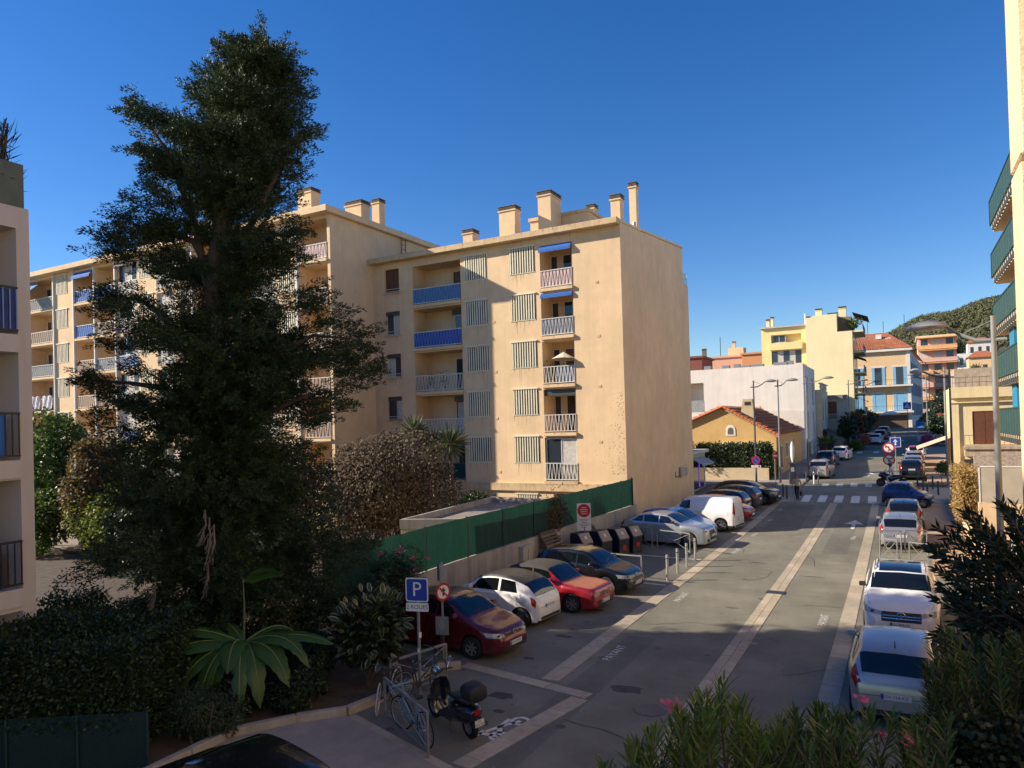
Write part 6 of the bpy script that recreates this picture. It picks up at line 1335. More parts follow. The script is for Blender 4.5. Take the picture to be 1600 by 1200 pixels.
def wheel_mesh(r, w_, style):
    k = (round(r, 3), style)
    if k in WHEELS: return WHEELS[k]
    mt = MB(); mt.lathe([(r*.66, -w_/2), (r*.94, -w_/2), (r, -w_*.34), (r, w_*.34), (r*.94, w_/2), (r*.66, w_/2), (r*.64, w_*.2)], axis='y', n=28); tm = mt.mesh('tyre', tyre_m, smooth=True)
    rmb = MB(); rmb.lathe([(r*.66, w_*.46), (r*.62, w_*.47), (r*.60, w_*.30)], axis='y', n=28); rmb.lathe([(.0, w_*.40), (r*.13, w_*.40), (r*.15, w_*.30)], axis='y', n=12)
    ns = {'five': 5, 'seven': 7, 'ten': 10}[style]
    for i in range(ns):
        a = 2*math.pi*i/ns; ca_, sa_ = math.cos(a), math.sin(a); c = Vector((ca_*r*.37, w_*.33, sa_*r*.37)); rmb.obox(c, Vector((ca_, 0, sa_))*r*.26, Vector((0, 1, 0))*w_*.06, Vector((-sa_, 0, ca_))*r*(.085 if ns < 8 else .05))
    bk = MB(); bk.lathe([(0, w_*.12), (r*.63, w_*.12)], axis='y', n=20); rmb.add(bk.v, bk.f, 1)
    rm = rmb.mesh('rim', [rim_m, rim_d], smooth=False); WHEELS[k] = (tm, rm); return WHEELS[k]
def make_car(name, label, kind, L, W, H, wb, fo, loc, ang, body, r=.31, roofm=None, glassroof=False, plate_f='', plate_r='', rim='five', grille='bar', clad=False, group=None, lights=None, low=.19, cat='car', detail=True, sub=None, emblem=None, rail=False):
    K = KIND[kind]; X = lambda d: L/2-d*L; S = lambda x: (L/2-x)/L
    root = thing(name, label, cat, loc, ang, group)
    ZERO = Vector((0, 0, 0)); ORG[root.name] = ZERO                        # parts are modelled in the car's own space
    xf, xr = L/2-fo, L/2-fo-wb; Ra = r+.055
    ds = set(np.concatenate([np.linspace(0, .06, 9), np.linspace(.06, .94, 40), np.linspace(.94, 1, 10)]))
    for xc in (xf, xr):
        for q in np.linspace(-1, 1, 15): ds.add(S(xc+Ra*math.sin(q*math.pi/2)))
    ds = sorted(d for d in ds if 0 <= d <= 1); dd = [ds[0]]
    for d in ds[1:]:
        if d-dd[-1] > .0025: dd.append(d)
    ds = dd; belt = lambda d: min(interp(K['belt'], d), interp(K['top'], d)-.012)*H
    tum = .155*W/1.75
    def sec(d):
        x = X(d); zt = interp(K['top'], d)*H; zb = belt(d); hw = W/2*interp(K['plan'], d); h = zt-zb; k = min(1, h/(.30*H))
        s = low+ (.05 if d < .02 or d > .985 else 0); sa = s
        for xc in (xf, xr):
            if abs(x-xc) < Ra: sa = max(sa, r*.98+math.sqrt(max(0, Ra*Ra-(x-xc)**2)))
        sa = min(sa, zb-.06); g = zb-sa
        y6 = hw*.925; y7 = y6-tum*k-(1-k)*.10; y8 = y7-.075
        return x, [(0, s), (hw*.66, s), (hw*.66, sa), (hw*.968, sa), (hw*.99, sa+.16*g), (hw*1.0, sa+.5*g), (hw*.993, sa+.78*g), (hw*.962, zb-.015), (y6, zb+.012), (y7, zb+h*.83), (y8, zb+h*.955), (y8*.55, zt-.012*k-.003), (0, zt)]
    def surf(d, q):
        x, P_ = sec(d); i = int(min(max(q, 0), 11.999)); t = q-i; return Vector((x, P_[i][0]*(1-t)+P_[i+1][0]*t, P_[i][1]*(1-t)+P_[i+1][1]*t))
    mb = MB(); rows = []; np_ = 13
    for d in ds:
        x, P_ = sec(d); k = len(mb.v); mb.v += [(x, y, z) for y, z in P_]+[(x, -y, z) for y, z in P_[1:-1]]; rows.append(k)
    ring = list(range(13))+[13+10-i for i in range(11)]         # around the section
    for a, b in zip(rows[:-1], rows[1:]):
        for i in range(len(ring)):
            i2 = (i+1) % len(ring); q = (a+ring[i], a+ring[i2], b+ring[i2], b+ring[i]); mb.f.append(q)
            row = min(i if i < 12 else 23-i, 11)
            mb.mi.append(1 if row < 3 else (1 if (clad and row == 3) else (2 if (roofm is not None and row >= (8 if kind == 'cabrio' else 9) and K['roof'] and K['roof'][0]-.02 < S((mb.v[a][0]+mb.v[b][0])/2) < K['roof'][1]+.03) else 0)))
    mb.f.append(tuple(rows[0]+i for i in ring)); mb.mi.append(0); mb.f.append(tuple(rows[-1]+i for i in ring)[::-1]); mb.mi.append(0)
    bo = mb.build('body', [body, blackp, roofm or body], root, smooth=True)
    def patch(nm, fn, nu, nv, mat, par=root, off=.006, both=True):
        res = []
        for sgn in ((1, -1) if both else (1,)):
            P_ = [[fn(i/nu, j/nv) for j in range(nv+1)] for i in range(nu+1)]; m_ = MB(); vs = []
            for i in range(nu+1):
                for j in range(nv+1):
                    a = P_[min(i+1, nu)][j]-P_[max(i-1, 0)][j]; b = P_[i][min(j+1, nv)]-P_[i][max(j-1, 0)]; n_ = a.cross(b)
                    n_ = n_.normalized() if n_.length > 1e-9 else Vector((0, 0, 1)); c = P_[i][j]
                    if n_.dot(Vector((c.x*.3, c.y, c.z-.5))) < 0: n_ = -n_
                    v = c+n_*off; vs.append((v.x, v.y*sgn, v.z))
            m_.add(vs, [(i*(nv+1)+j, i*(nv+1)+j+1, (i+1)*(nv+1)+j+1, (i+1)*(nv+1)+j) for i in range(nu) for j in range(nv)]); o = m_.build(nm, mat, par, fix=True); o.data.polygons.foreach_set('use_smooth', [True]*len(o.data.polygons)); res.append(o)
        return res
    lerp = lambda a, b, t: a+(b-a)*t
    def across(d0, d1, q0):
        def fn(u, v):
            d = lerp(d0, d1, u); s = v*2-1; p = surf(d, 12-(12-q0)*abs(s)); return Vector((p.x, p.y*(1 if s >= 0 else -1), p.z))
        return fn
    a, b = K['ws']; patch('windscreen', across(a+.006, b+.006, 9.15), 8, 12, cglass, both=False)
    if K['rw']:
        a, b = K['rw']; patch('rear_window', across(a, b, 9.2), 8, 12, cglass, both=False)
    if glassroof: patch('glass_roof', across(K['roof'][0]+.0, K['roof'][1]-.12, 10.35), 8, 10, cglass, both=False)
    for (f0, r0, f1, r1) in K['win']:
        patch('side_window', lambda u, v: surf(lerp(lerp(f0, f1, v), lerp(r0, r1, v), u), 8.12+.80*v), 8, 5, cglass)
    # door gaps
    for (f0, r0, f1, r1) in K['win'][:2]:
        patch('door_gap', lambda u, v: surf(r0+.008+u*.0022, 4.2+3.75*v), 1, 8, blackp, off=.003)
    if detail:
        for i, (f0, r0, f1, r1) in enumerate(K['win'][:(1 if kind in ('fiat', 'smart', 'cabrio') else 2)]):
            for sg in (-1, 1):
                p = surf(r0-.025, 7.2); MB().obox((p.x, sg*(p.y+.012), p.z-.02), (.075, 0, 0), (0, .012, 0), (0, 0, .013)).build('door_handle', body, root, bevel=.006)
    # lamps
    hl = (.012, .105, 6.2, 8.4) if kind != 'cabrio' else (.0, .0, 0, 0)
    if kind == 'fiat': hl = (.03, .10, 6.6, 8.2)
    if kind == 'cabrio':
        for sg in (-1, 1):
            m_ = MB(); m_.lathe([(0, L/2-.01), (.085, L/2-.015), (.095, L/2-.05)], (0, sg*.60, .60*H/1.4), 'x', 16); m_.build('headlight', lamp_w, root, smooth=True)
            m_ = MB(); m_.lathe([(0, L/2-.012), (.06, L/2-.018), (.07, L/2-.05)], (0, sg*.42, .60*H/1.4), 'x', 14); m_.build('headlight', lamp_w, root, smooth=True)
    tl_dummy = 0
    tl = {'van': (.975, .995, 6.6, 8.9), 'fiat': (.925, .975, 5.7, 7.6), 'smart': (.95, .985, 6.0, 7.8)}.get(kind, (.925, .99, 6.2, 8.5))
    patch('tail_light', lambda u, v: surf(lerp(tl[0]+.02*(1-v)*(kind != 'van'), tl[1], u), lerp(tl[2], tl[3], v)), 4, 4, lamp_r)
    fr = lambda y, z, d0=.0: Vector((L/2, y, z))
    # grille, bumper intake, plates: on the nose surface found by probing the body
    from mathutils.bvhtree import BVHTree
    bv = BVHTree.FromPolygons([Vector(v) for v in mb.v], [f for f in mb.f])
    def nose(sgn, y0, y1, z0, z1, nm, mat, off=.006, nu=8, nv=3, par=root):
        m_ = MB(); vs = []
        for i in range(nu+1):
            for j in range(nv+1):
                y = lerp(y0, y1, i/nu); z = lerp(z0, z1, j/nv); h = bv.ray_cast(Vector((sgn*(L/2+1), y, z)), Vector((-sgn, 0, 0))); x = h[0].x if h[0] else sgn*(L/2-.05); vs.append((x+sgn*off, y, z))
        m_.add(vs, [(i*(nv+1)+j, i*(nv+1)+j+1, (i+1)*(nv+1)+j+1, (i+1)*(nv+1)+j) for i in range(nu) for j in range(nv)]); return m_.build(nm, mat, par)
    zf = H*.36 if kind != 'suv' and kind != 'coupe_suv' else H*.42
    if grille == 'bar': nose(1, -.34, .34, zf+.06, zf+.12, 'grille', blackp); nose(1, -.55, .55, .24, .36, 'air_intake', blackp)
    elif grille == 'wide':
        g = nose(1, -.46, .46, H*.385, H*.53, 'grille', blackp); nose(1, -.62, .62, .25, .38, 'air_intake', blackp)
        for z in (H*.435, H*.475): nose(1, -.44, .44, z-.008, z+.008, 'chrome_bar', chrome, .014, par=g, nv=1)
    elif grille == 'hex': nose(1, -.36, .36, H*.22, H*.50, 'grille', blackp); nose(1, -.68, -.48, .28, .42, 'air_intake', blackp, nu=3); nose(1, .48, .68, .28, .42, 'air_intake', blackp, nu=3)
    elif grille == 'slats':
        g = nose(1, -.33, .33, H*.385, H*.47, 'grille', blackp); nose(1, -.80*W/1.75, .80*W/1.75, .36, .42, 'bumper_strip', blackp, .012); nose(1, -.5, .5, .24, .33, 'air_intake', blackp)
        for k in range(4): z = H*(.392+.02*k); nose(1, -.32, .32, z, z+.008, 'slat', body, .012, par=g, nv=1)
    elif grille == 'smile': nose(1, -.42, .42, .27, .40, 'air_intake', blackp); nose(1, -.30, .30, zf+.02, zf+.06, 'grille', blackp, nv=1)
    if emblem:
        m_ = MB(); R0 = .075 if emblem != 'star' else .12; z = {'wide': H*.455, 'slats': H*.43}.get(grille, zf+.10); h = bv.ray_cast(Vector((L, 0, z)), Vector((-1, 0, 0))); x0 = h[0].x+.012 if h[0] else L/2
        if emblem == 'star':
            m_.tube([(x0, R0*math.cos(t), z+R0*math.sin(t)) for t in np.linspace(0, 2*math.pi, 20, endpoint=False)], .012, 6, closed=True)
            for k in range(3): t = math.pi/2+k*2*math.pi/3; m_.bar((x0, 0, z), (x0, R0*math.cos(t), z+R0*math.sin(t)), .022, .014)
        elif emblem == 'diamond':
            m_.tube([(x0, 0, z+.085), (x0, .055, z), (x0, 0, z-.085), (x0, -.055, z)], .013, 6, closed=True)
        else: m_.tube([(x0, R0*math.cos(t), z+R0*math.sin(t)) for t in np.linspace(0, 2*math.pi, 18, endpoint=False)], .009, 6, closed=True); m_.bar((x0, -.04, z+.05), (x0, 0, z-.06), .012, .01); m_.bar((x0, .04, z+.05), (x0, 0, z-.06), .012, .01)
        m_.build('emblem', chrome, root)
    for sgn, txt in ((1, plate_f), (-1, plate_r)):
        z = (.40 if sgn == 1 else (.62 if kind in ('hatch', 'fiat') else .78 if kind in ('suv', 'coupe_suv') else .62))*H/1.5
        if kind == 'van' and sgn < 0: z = .62
        if sgn == 1 and grille == 'hex': z = .55
        if sgn == 1 and grille == 'wide': z = .56
        h = bv.ray_cast(Vector((sgn*L, 0, z)), Vector((-sgn, 0, 0))); x0 = h[0].x if h[0] else sgn*L/2; nrm = h[1] if h[0] else Vector((sgn, 0, 0))
        if nrm.x*sgn < 0: nrm = -nrm
        nrm = Vector((nrm.x, 0, nrm.z*.6)).normalized(); upv = Vector((-nrm.z*sgn*sgn, 0, nrm.x)) if sgn > 0 else Vector((nrm.z, 0, -nrm.x)); c = Vector((x0, 0, z))+nrm*.016
        pl = MB().obox(c, Vector((0, .26, 0)), upv*.055, nrm*.006).build('number_plate', plate_m, root)
        MB().obox(c+nrm*.0065+Vector((0, .235*(-1 if sgn > 0 else 1), 0)), Vector((0, .024, 0)), upv*.053, nrm*.002).build('plate_band', plate_b, pl)
        if txt:
            me = text_mesh(txt, .085); o = link_mesh('plate_lettering', me, black_m, pl); right = Vector((0, 1 if sgn > 0 else -1, 0)); q = Matrix.Identity(4)
            for i in range(3): q[i][0] = right[i]; q[i][1] = upv[i]; q[i][2] = nrm[i]; q[i][3] = (c+nrm*.0085)[i]
            o.matrix_local = q
    # headlights swept round the nose, seams of bumpers and lids
    if kind != 'cabrio':
        zl, zh = {'suv': (.455, .555), 'coupe_suv': (.45, .53), 'van': (.36, .46), 'fiat': (.40, .50), 'smart': (.36, .46)}.get(kind, (.375, .475)); k = W/1.75
        for sg in (-1, 1):
            m_ = MB(); vs = []; nu, nv = 8, 4; y0, y1 = (.43 if kind != 'fiat' else .50)*k, .80*k
            for i in range(nu+1):
                for j in range(nv+1):
                    t_ = i/nu; y = lerp(y0, y1, t_); z = lerp(lerp(zl+.015, zl+.035, t_), lerp(zh-.03, zh+.02, t_), j/nv)*H; h = bv.ray_cast(Vector((L/2+1, y, z)), Vector((-1, 0, 0))); hx_ = h[0] if h[0] else Vector((L/2-.3, y, z)); n_ = h[1] if h[0] else Vector((1, 0, 0)); n_ = n_ if n_.x > 0 else -n_; v = hx_+n_*.007; vs.append((v.x, sg*v.y, v.z))
            m_.add(vs, [(i*(nv+1)+j, i*(nv+1)+j+1, (i+1)*(nv+1)+j+1, (i+1)*(nv+1)+j) for i in range(nu) for j in range(nv)]); hl_ = m_.build('headlight', lamp_w, root, smooth=True)
            c_ = Vector(vs[(nu//2)*(nv+1)+nv//2]); m_ = MB(); m_.obox(c_+Vector((.012, 0, 0)), (.01, 0, 0), (0, .045, 0), (0, 0, .03)); m_.build('lamp_bulb', rim_d, hl_, bevel=.01)
    nose(-1, -.44*W, .44*W, .405*H, .412*H, 'bumper_seam', blackp, .004, 12, 1); nose(-1, -.40*W, .40*W, low+.06, low+.15, 'bumper_insert', blackp, .005, 10, 1)
    patch('bonnet_seam', lambda u, v: surf(lerp(.05, K['ws'][0]-.01, u), 8.55+.05*v), 12, 1, blackp, off=.003)
    if K['rw']: patch('boot_seam', lambda u, v: surf(lerp(K['rw'][1]+.004, .988, u), 9.2+.06*v), 6, 1, blackp, off=.003)
    # mirrors, wheels
    d0 = K['win'][0][0]+.03; p = surf(d0, 8.2)
    for sg in (-1, 1):
        m_ = MB(); m_.obox((p.x+.02, sg*(p.y+.11), p.z+.07), (.06, 0, 0), (0, .09, 0), (0, 0, .06)); m_.bar((p.x, sg*(p.y-.02), p.z+.01), (p.x+.01, sg*(p.y+.06), p.z+.05), .05, .04); m_.build('mirror', sub or body, root, bevel=.02)
    tm, rm = wheel_mesh(r, .2, rim)
    for xc in (xf, xr):
        for sg in (-1, 1):
            hw = W/2*interp(K['plan'], S(xc)); w_ = bpy.data.objects.new('wheel', None); COL.objects.link(w_); w_.parent = root; w_.location = (xc, sg*(hw-.115), r); w_.rotation_euler = (0, random.uniform(0, 6), 0 if sg > 0 else math.pi); ORG[w_.name] = ZERO
            link_mesh('tyre', tm, None, w_); link_mesh('rim', rm, None, w_)
    # roof aerial, wiper
    q = surf(.84 if kind != 'van' else .45, 12); 
    if kind in ('hatch', 'fiat', 'suv', 'coupe_suv'): MB().tube([tuple(q), (q.x-.05, 0, q.z+.16)], [.012, .006], 6).build('aerial', blackp, root)
    a = K['ws'][0]
    for sg in (-.35, .2):
        p0 = surf(a+.004, 12); m_ = MB(); m_.bar((p0.x+.02, sg, p0.z+.012), (p0.x-.10, sg+.42, p0.z+.075), .014, .012); m_.build('wiper', blackp, root)
    if rail:
        for sg in (-1, 1):
            pts_ = [surf(lerp(K['roof'][0]+.01, K['roof'][1]-.02, t), 9.9) for t in (0, .1, .5, .9, 1)]; m_ = MB(); m_.tube([(p.x, sg*p.y, p.z+(.0 if i in (0, 4) else .05)) for i, p in enumerate(pts_)], .016, 6); m_.build('roof_rail', chrome, root)
    return root, dict(surf=surf, patch=patch, nose=nose, L=L, W=W, H=H)
def place(front_wheel_xy, ang, fo, wb, L, W, rear=False):
    """centre of a car from the ground contact of its near-side (right of heading if nose out) wheel"""
    ca_, sa_ = math.cos(ang), math.sin(ang); dx = (L/2-fo) if not rear else (L/2-fo-wb); return dx
def at_wheel(x, y, ang, dx, dy):
    """car centre so that local point (dx, dy) lies at (x, y)"""
    c, s = math.cos(ang), math.sin(ang); cx_ = x-(c*dx-s*dy); cy_ = y-(s*dx+c*dy); return (cx_, cy_, gz(cy_))
OUT = R_(-6); IN = R_(174)
red_d = paint_m('dark_red', (.12, .008, .012), .3, .3); white_p = paint_m('white', (.74, .73, .71), .3, 0); red_p = paint_m('red', (.30, .010, .018), .3, .2); black_p = paint_m('black', (.012, .013, .014), .25, .3); silver_p = paint_m('silver', (.40, .43, .46), .32, .5); blue_pt = paint_m('blue', (.025, .13, .42), .3, .3); dblue = paint_m('dark_blue', (.012, .018, .04), .25, .3); grey_pt = paint_m('grey', (.10, .10, .105), .3, .5); lsil = paint_m('light_silver', (.36, .37, .385), .32, .6); beige_g = paint_m('warm_grey', (.38, .36, .33), .35, .4)
soft = M('soft_top', (.055, .05, .045), .95, .15, 8, bump=.3, bscale=200)
# near row, nose or tail towards the road
make_car('parked_car', 'dark red hatchback parked nose out behind the two wheeler sign', 'hatch', 4.0, 1.72, 1.49, 2.575, .84, at_wheel(-9.9, 15.65, OUT, 2-.84, -.78), OUT, red_d, .30, plate_f='AW-049-PJ', rim='seven', emblem='diamond', group='cars parked along the wall')
make_car('parked_car', 'white small rounded car parked tail out with dark roof', 'fiat', 3.57, 1.63, 1.49, 2.3, .70, at_wheel(-10.06, 18.69, IN, 3.57/2-.70-2.3, .74), IN, white_p, .29, roofm=M('dusty_black_roof', (.05, .045, .04), .4), plate_r='EG-591-VP', rim='ten', group='cars parked along the wall')
make_car('parked_car', 'red cabriolet with closed dark soft top', 'cabrio', 4.08, 1.70, 1.40, 2.475, .80, at_wheel(-9.34, 20.78, OUT, 2.04-.8, -.77), OUT, red_p, .30, roofm=soft, rim='seven', grille='slats', emblem='ring', plate_f='BK-715-TL', group='cars parked along the wall')
make_car('parked_car', 'black hatchback parked nose out next to the collection bins', 'hatch', 4.03, 1.75, 1.47, 2.54, .84, at_wheel(-9.22, 23.51, OUT, 2.015-.84, -.79), OUT, black_p, .31, plate_f='CB-326-XH', grille='smile', emblem='ring', group='cars parked along the wall')
make_car('parked_car', 'silver coupe crossover parked behind the crossed barriers', 'coupe_suv', 4.5, 1.85, 1.56, 2.68, .87, at_wheel(-8.92, 33.53, OUT, 2.25-.87, -.84), OUT, silver_p, .35, grille='hex', rim='ten', sub=blackp, plate_f='FX-410-RC', group='cars parked along the wall')
make_car('parked_car', 'bright blue hatchback with white bonnet stripe behind the silver crossover', 'hatch', 3.95, 1.72, 1.5, 2.5, .8, (-10.35, 36.6, gz(36.6)), OUT, blue_pt, .3, group='cars parked along the wall', grille='smile')
make_car('delivery_van', 'white panel van parked tail out beside the tall block', 'van', 4.28, 1.83, 1.82, 2.7, .85, at_wheel(-8.51, 38.54, IN, 2.14-.85-2.7, .84), IN, white_p, .32, clad=True, cat='van', group='cars parked along the wall', rim='seven', plate_r='DL-683-AS')
make_car('parked_car', 'bright red hatchback half hidden behind the white van', 'hatch', 3.9, 1.68, 1.45, 2.45, .8, at_wheel(-8.5, 42.2, OUT, 1.95-.8, -.77), OUT, red_p, .3, group='cars parked along the wall')
make_car('parked_car', 'dark blue hatchback parked tail out beyond the red one', 'hatch', 4.0, 1.72, 1.48, 2.55, .8, at_wheel(-9.0, 44.6, IN, 2-.8-2.55, .78), IN, dblue, .3, group='cars parked along the wall')
make_car('parked_car', 'grey hatchback parked tail out second from the row end', 'hatch', 4.1, 1.75, 1.48, 2.6, .82, at_wheel(-8.8, 47.3, IN, 2.05-.82-2.6, .79), IN, grey_pt, .31, group='cars parked along the wall')
make_car('parked_car', 'black crossover at the far end of the parking row', 'suv', 4.3, 1.78, 1.56, 2.62, .86, at_wheel(-8.1, 49.2, OUT, 2.15-.86, -.8), OUT, black_p, .33, grille='hex', group='cars parked along the wall')
# right hand kerb
UP = R_(90); DN = R_(-90)
make_car('parked_car', 'silver hatchback seen from behind above the oleander', 'hatch', 4.05, 1.75, 1.46, 2.56, .82, (-.22, 17.45, 0), UP, lsil, .31, sub=None, plate_r='GH-154-KZ', group='cars parked along the right kerb')
make_car('parked_car', 'white suv with star grille facing the camera', 'suv', 4.66, 1.89, 1.64, 2.87, .84, (-.12, 23.35, 0), DN, white_p, .36, glassroof=True, grille='wide', sub=blackp, plate_f='EN-808-NF', emblem='star', rail=True, group='cars parked along the right kerb', rim='ten')
make_car('parked_car', 'silver hatchback with slim red lights behind the right barriers', 'hatch', 4.36, 1.81, 1.45, 2.67, .88, (-.12, 37.9, gz(38)), UP, lsil, .32, plate_r='FA-215-QM', group='cars parked along the right kerb')
make_car('parked_car', 'dark car in front of the silver hatchback at the right kerb', 'hatch', 4.2, 1.78, 1.48, 2.6, .85, (.05, 43.0, gz(43)), UP, grey_pt, .31, roofm=dblue, group='cars parked along the right kerb')
make_car('parked_car', 'blue and silver two seater turned across the right kerb', 'smart', 2.7, 1.6, 1.54, 1.87, .4, (.3, 50.6, gz(50.6)), R_(-12), paint_m('deep_blue', (.012, .05, .20), .3, .3), .29, roofm=lsil, group='cars parked along the right kerb', grille='smile')
make_car('parked_car', 'black crossover behind the parked motorcycle', 'suv', 4.4, 1.82, 1.62, 2.65, .88, (.75, 67.4, gz(67)), R_(89), black_p, .33, group='cars parked along the right kerb', plate_r='CQ-902-EB')
make_car('parked_car', 'silver estate second beyond the motorcycle on the right', 'hatch', 4.3, 1.78, 1.5, 2.6, .85, (.95, 73.0, gz(73)), R_(89), lsil, .31, group='cars parked along the right kerb', detail=False)
make_car('parked_car', 'light grey car third beyond the motorcycle on the right', 'hatch', 4.1, 1.75, 1.5, 2.55, .82, (1.1, 78.5, gz(78)), R_(89), silver_p, .31, group='cars parked along the right kerb', detail=False)
make_car('parked_car', 'white car with red roof at the right before the raised crossing', 'hatch', 4.1, 1.75, 1.5, 2.55, .82, (1.45, 86.0, gz(86)), R_(88), white_p, .31, roofm=red_p, group='cars parked along the right kerb', detail=False)
# left kerb beyond the crossing
make_car('parked_car', 'silver people carrier parked at the left kerb beyond the crossing', 'hatch', 4.2, 1.76, 1.6, 2.65, .85, (-6.1, 67.6, gz(67)), R_(86), beige_g, .31, group='cars parked along the left kerb', plate_r='AZ-118-DF')
make_car('parked_car', 'dark blue crossover ahead of the silver people carrier', 'suv', 4.3, 1.8, 1.62, 2.6, .85, (-6.5, 78.5, gz(78)), R_(85), dblue, .33, group='cars parked along the left kerb')
make_car('parked_car', 'white car ahead of the dark blue crossover', 'hatch', 4.2, 1.78, 1.52, 2.6, .85, (-5.7, 86.5, gz(86)), R_(85), white_p, .31, group='cars parked along the left kerb', detail=False)
make_car('parked_car', 'white car under the far left street trees', 'hatch', 4.0, 1.75, 1.5, 2.55, .82, (-3.0, 113, gz(113)), R_(86), white_p, .31, group='cars parked along the left kerb', detail=False)
make_car('parked_car', 'dark red car under the far left street trees', 'hatch', 4.0, 1.75, 1.5, 2.55, .82, (-2.6, 124, gz(124)), R_(86), red_d, .31, group='cars parked along the left kerb', detail=False)
make_car('parked_car', 'dark car furthest along the left kerb', 'suv', 4.3, 1.75, 1.6, 2.55, .82, (-2.3, 135, gz(135)), R_(86), grey_pt, .31, group='cars parked along the left kerb', detail=False)
# black car cut off by the bottom edge
make_car('parked_car', 'black car cut off by the bottom edge at the left', 'hatch', 4.1, 1.76, 1.48, 2.55, .82, (-8.62, 7.12, 0.0), R_(168), black_p, .31, group='cars by the near pavement')
# ================================================================== STREET FURNITURE, CYCLES, PEOPLE
sign_w = M('sign_white', (.70, .70, .68), .4); sign_bl = M('sign_blue', (.012, .045, .33), .4); sign_r = M('sign_red', (.45, .015, .02), .4); sign_bk = M('sign_back', (.33, .35, .36), .45, metal=.5); dtext = M('print_black', (.03, .03, .03), .5)
def panel(parent, name, c, nrm, w_, h, mat, t=.012, rnd=0):
    """upright board centred at c facing nrm"""
    n_ = Vector(nrm).normalized(); u_ = Vector((-n_.y, n_.x, 0)); c = Vector(c); m_ = MB()
    if rnd == 'disc':
        N = 28; m_.prism([c+u_*math.cos(a)*w_/2+Vector((0, 0, 1))*math.sin(a)*h/2 for a in np.linspace(0, 2*math.pi, N, endpoint=False)], n_*0, n_*t)
    elif rnd:
        pts_ = []
        for sx, sz, a0 in ((1, 1, 0), (-1, 1, 90), (-1, -1, 180), (1, -1, 270)):
            for k in range(4): a = R_(a0+k*30); pts_.append(c+u_*(sx*(w_/2-rnd)+rnd*math.cos(a))+Vector((0, 0, 1))*(sz*(h/2-rnd)+rnd*math.sin(a)))
        m_.prism(pts_, n_*0, n_*t)
    else: m_.obox(c+n_*t/2, u_*w_/2, Vector((0, 0, h/2)), n_*t/2)
    return m_.build(name, mat, parent)
def letter(parent, txt, c, nrm, size, mat, name='lettering'):
    n_ = Vector(nrm).normalized(); u_ = Vector((-n_.y, n_.x, 0)); me = text_mesh(txt, size); o = link_mesh(name, me, mat, parent); q = Matrix.Identity(4); c = Vector(c)-ORG[parent.name]
    for i in range(3): q[i][0] = u_[i]; q[i][1] = (0, 0, 1)[i]; q[i][2] = n_[i]; q[i][3] = c[i]
    o.matrix_local = q; return o
def pole(parent, x, y, z0, z1, r=.03, mat=greypaint, name='pole'): return MB().tube([(x, y, z0), (x, y, z1)], r, 10).build(name, mat, parent, smooth=True)
# --- parking sign
N_ = Vector((.25, -.97, 0)).normalized(); s = thing('parking_sign', 'blue parking sign with two wheeler plate on a grey pole', 'sign', (-9.7, 13.1, 0)); x, y = -9.7, 13.1
pole(s, x, y, 0, 2.62, .035); q = Vector((x, y, 2.37))+N_*.045; panel(s, 'sign_board', q, N_, .54, .54, sign_w, rnd=.05); panel(s, 'blue_field', q+N_*.0125, N_, .485, .485, sign_bl, .003, .04); letter(s, 'P', q+N_*.0165-Vector((0, 0, .0)), N_, .46, sign_w)
q2 = Vector((x, y, 1.98))+N_*.045; panel(s, 'sub_plate', q2, N_, .54, .19, sign_w, rnd=.03); letter(s, '2 ROUES', q2+N_*.0135, N_, .135, dtext)
panel(s, 'sticker', Vector((x, y, 1.0))+N_*.037, N_, .05, .1, sign_w, .002); panel(s, 'paper_tag', Vector((x+.05, y, 1.35))+N_*.03, (1, -.4, 0), .07, .12, sign_w, .002)
# --- round sign post
s = thing('sign_post', 'grey post with red ringed round sign seen obliquely beside the red hatchback', 'sign', (-10.35, 15.0, .1)); x, y = -10.35, 15.0; pole(s, x, y, .1, 2.6, .03); N1 = Vector((.95, -.30, 0)).normalized()
q = Vector((x, y, 1.85))+N1*.04; d = panel(s, 'round_sign', q, N1, .46, .46, sign_r, .012, 'disc'); panel(s, 'sign_field', q+N1*.0125, N1, .35, .35, sign_w, .002, 'disc')
u1 = Vector((-N1.y, N1.x, 0)); MB().obox(q+N1*.018, (u1*.7+Vector((0, 0, -.7)))*.17, N1*.002, (u1*.7+Vector((0, 0, .7)))*.022).build('sign_bar', sign_r, s)
MB().obox(q+N1*.0165, u1*.03, N1*.001, Vector((0, 0, .10))).obox(q+N1*.0165+Vector((0, 0, .03)), u1*.07, N1*.001, Vector((0, 0, .02))).build('sign_symbol', dtext, s)
panel(s, 'sign_back', Vector((x-.04, y-.05, 2.36)), (-.5, -.86, 0), .16, .44, sign_bk, .02); panel(s, 'sign_back', Vector((x+.06, y+.02, 2.30)), (.6, -.8, 0), .17, .44, sign_bk, .02)
panel(s, 'grey_plate', Vector((x, y, 1.0))+N_*.04, N_, .34, .46, M('plate_grey', (.22, .23, .23), .5), .02); 
for k, w_ in enumerate((.05, .12, .18, .14, .08)): panel(s, 'plate_line', Vector((x, y, 1.12-.05*k))+N_*.061, N_, w_, .018, M('faded_white', (.42, .43, .43), .6), .001)
panel(s, 'cable_lock', Vector((x, y, .62))+N_*.05, N_, .09, .30, blackp, .05)
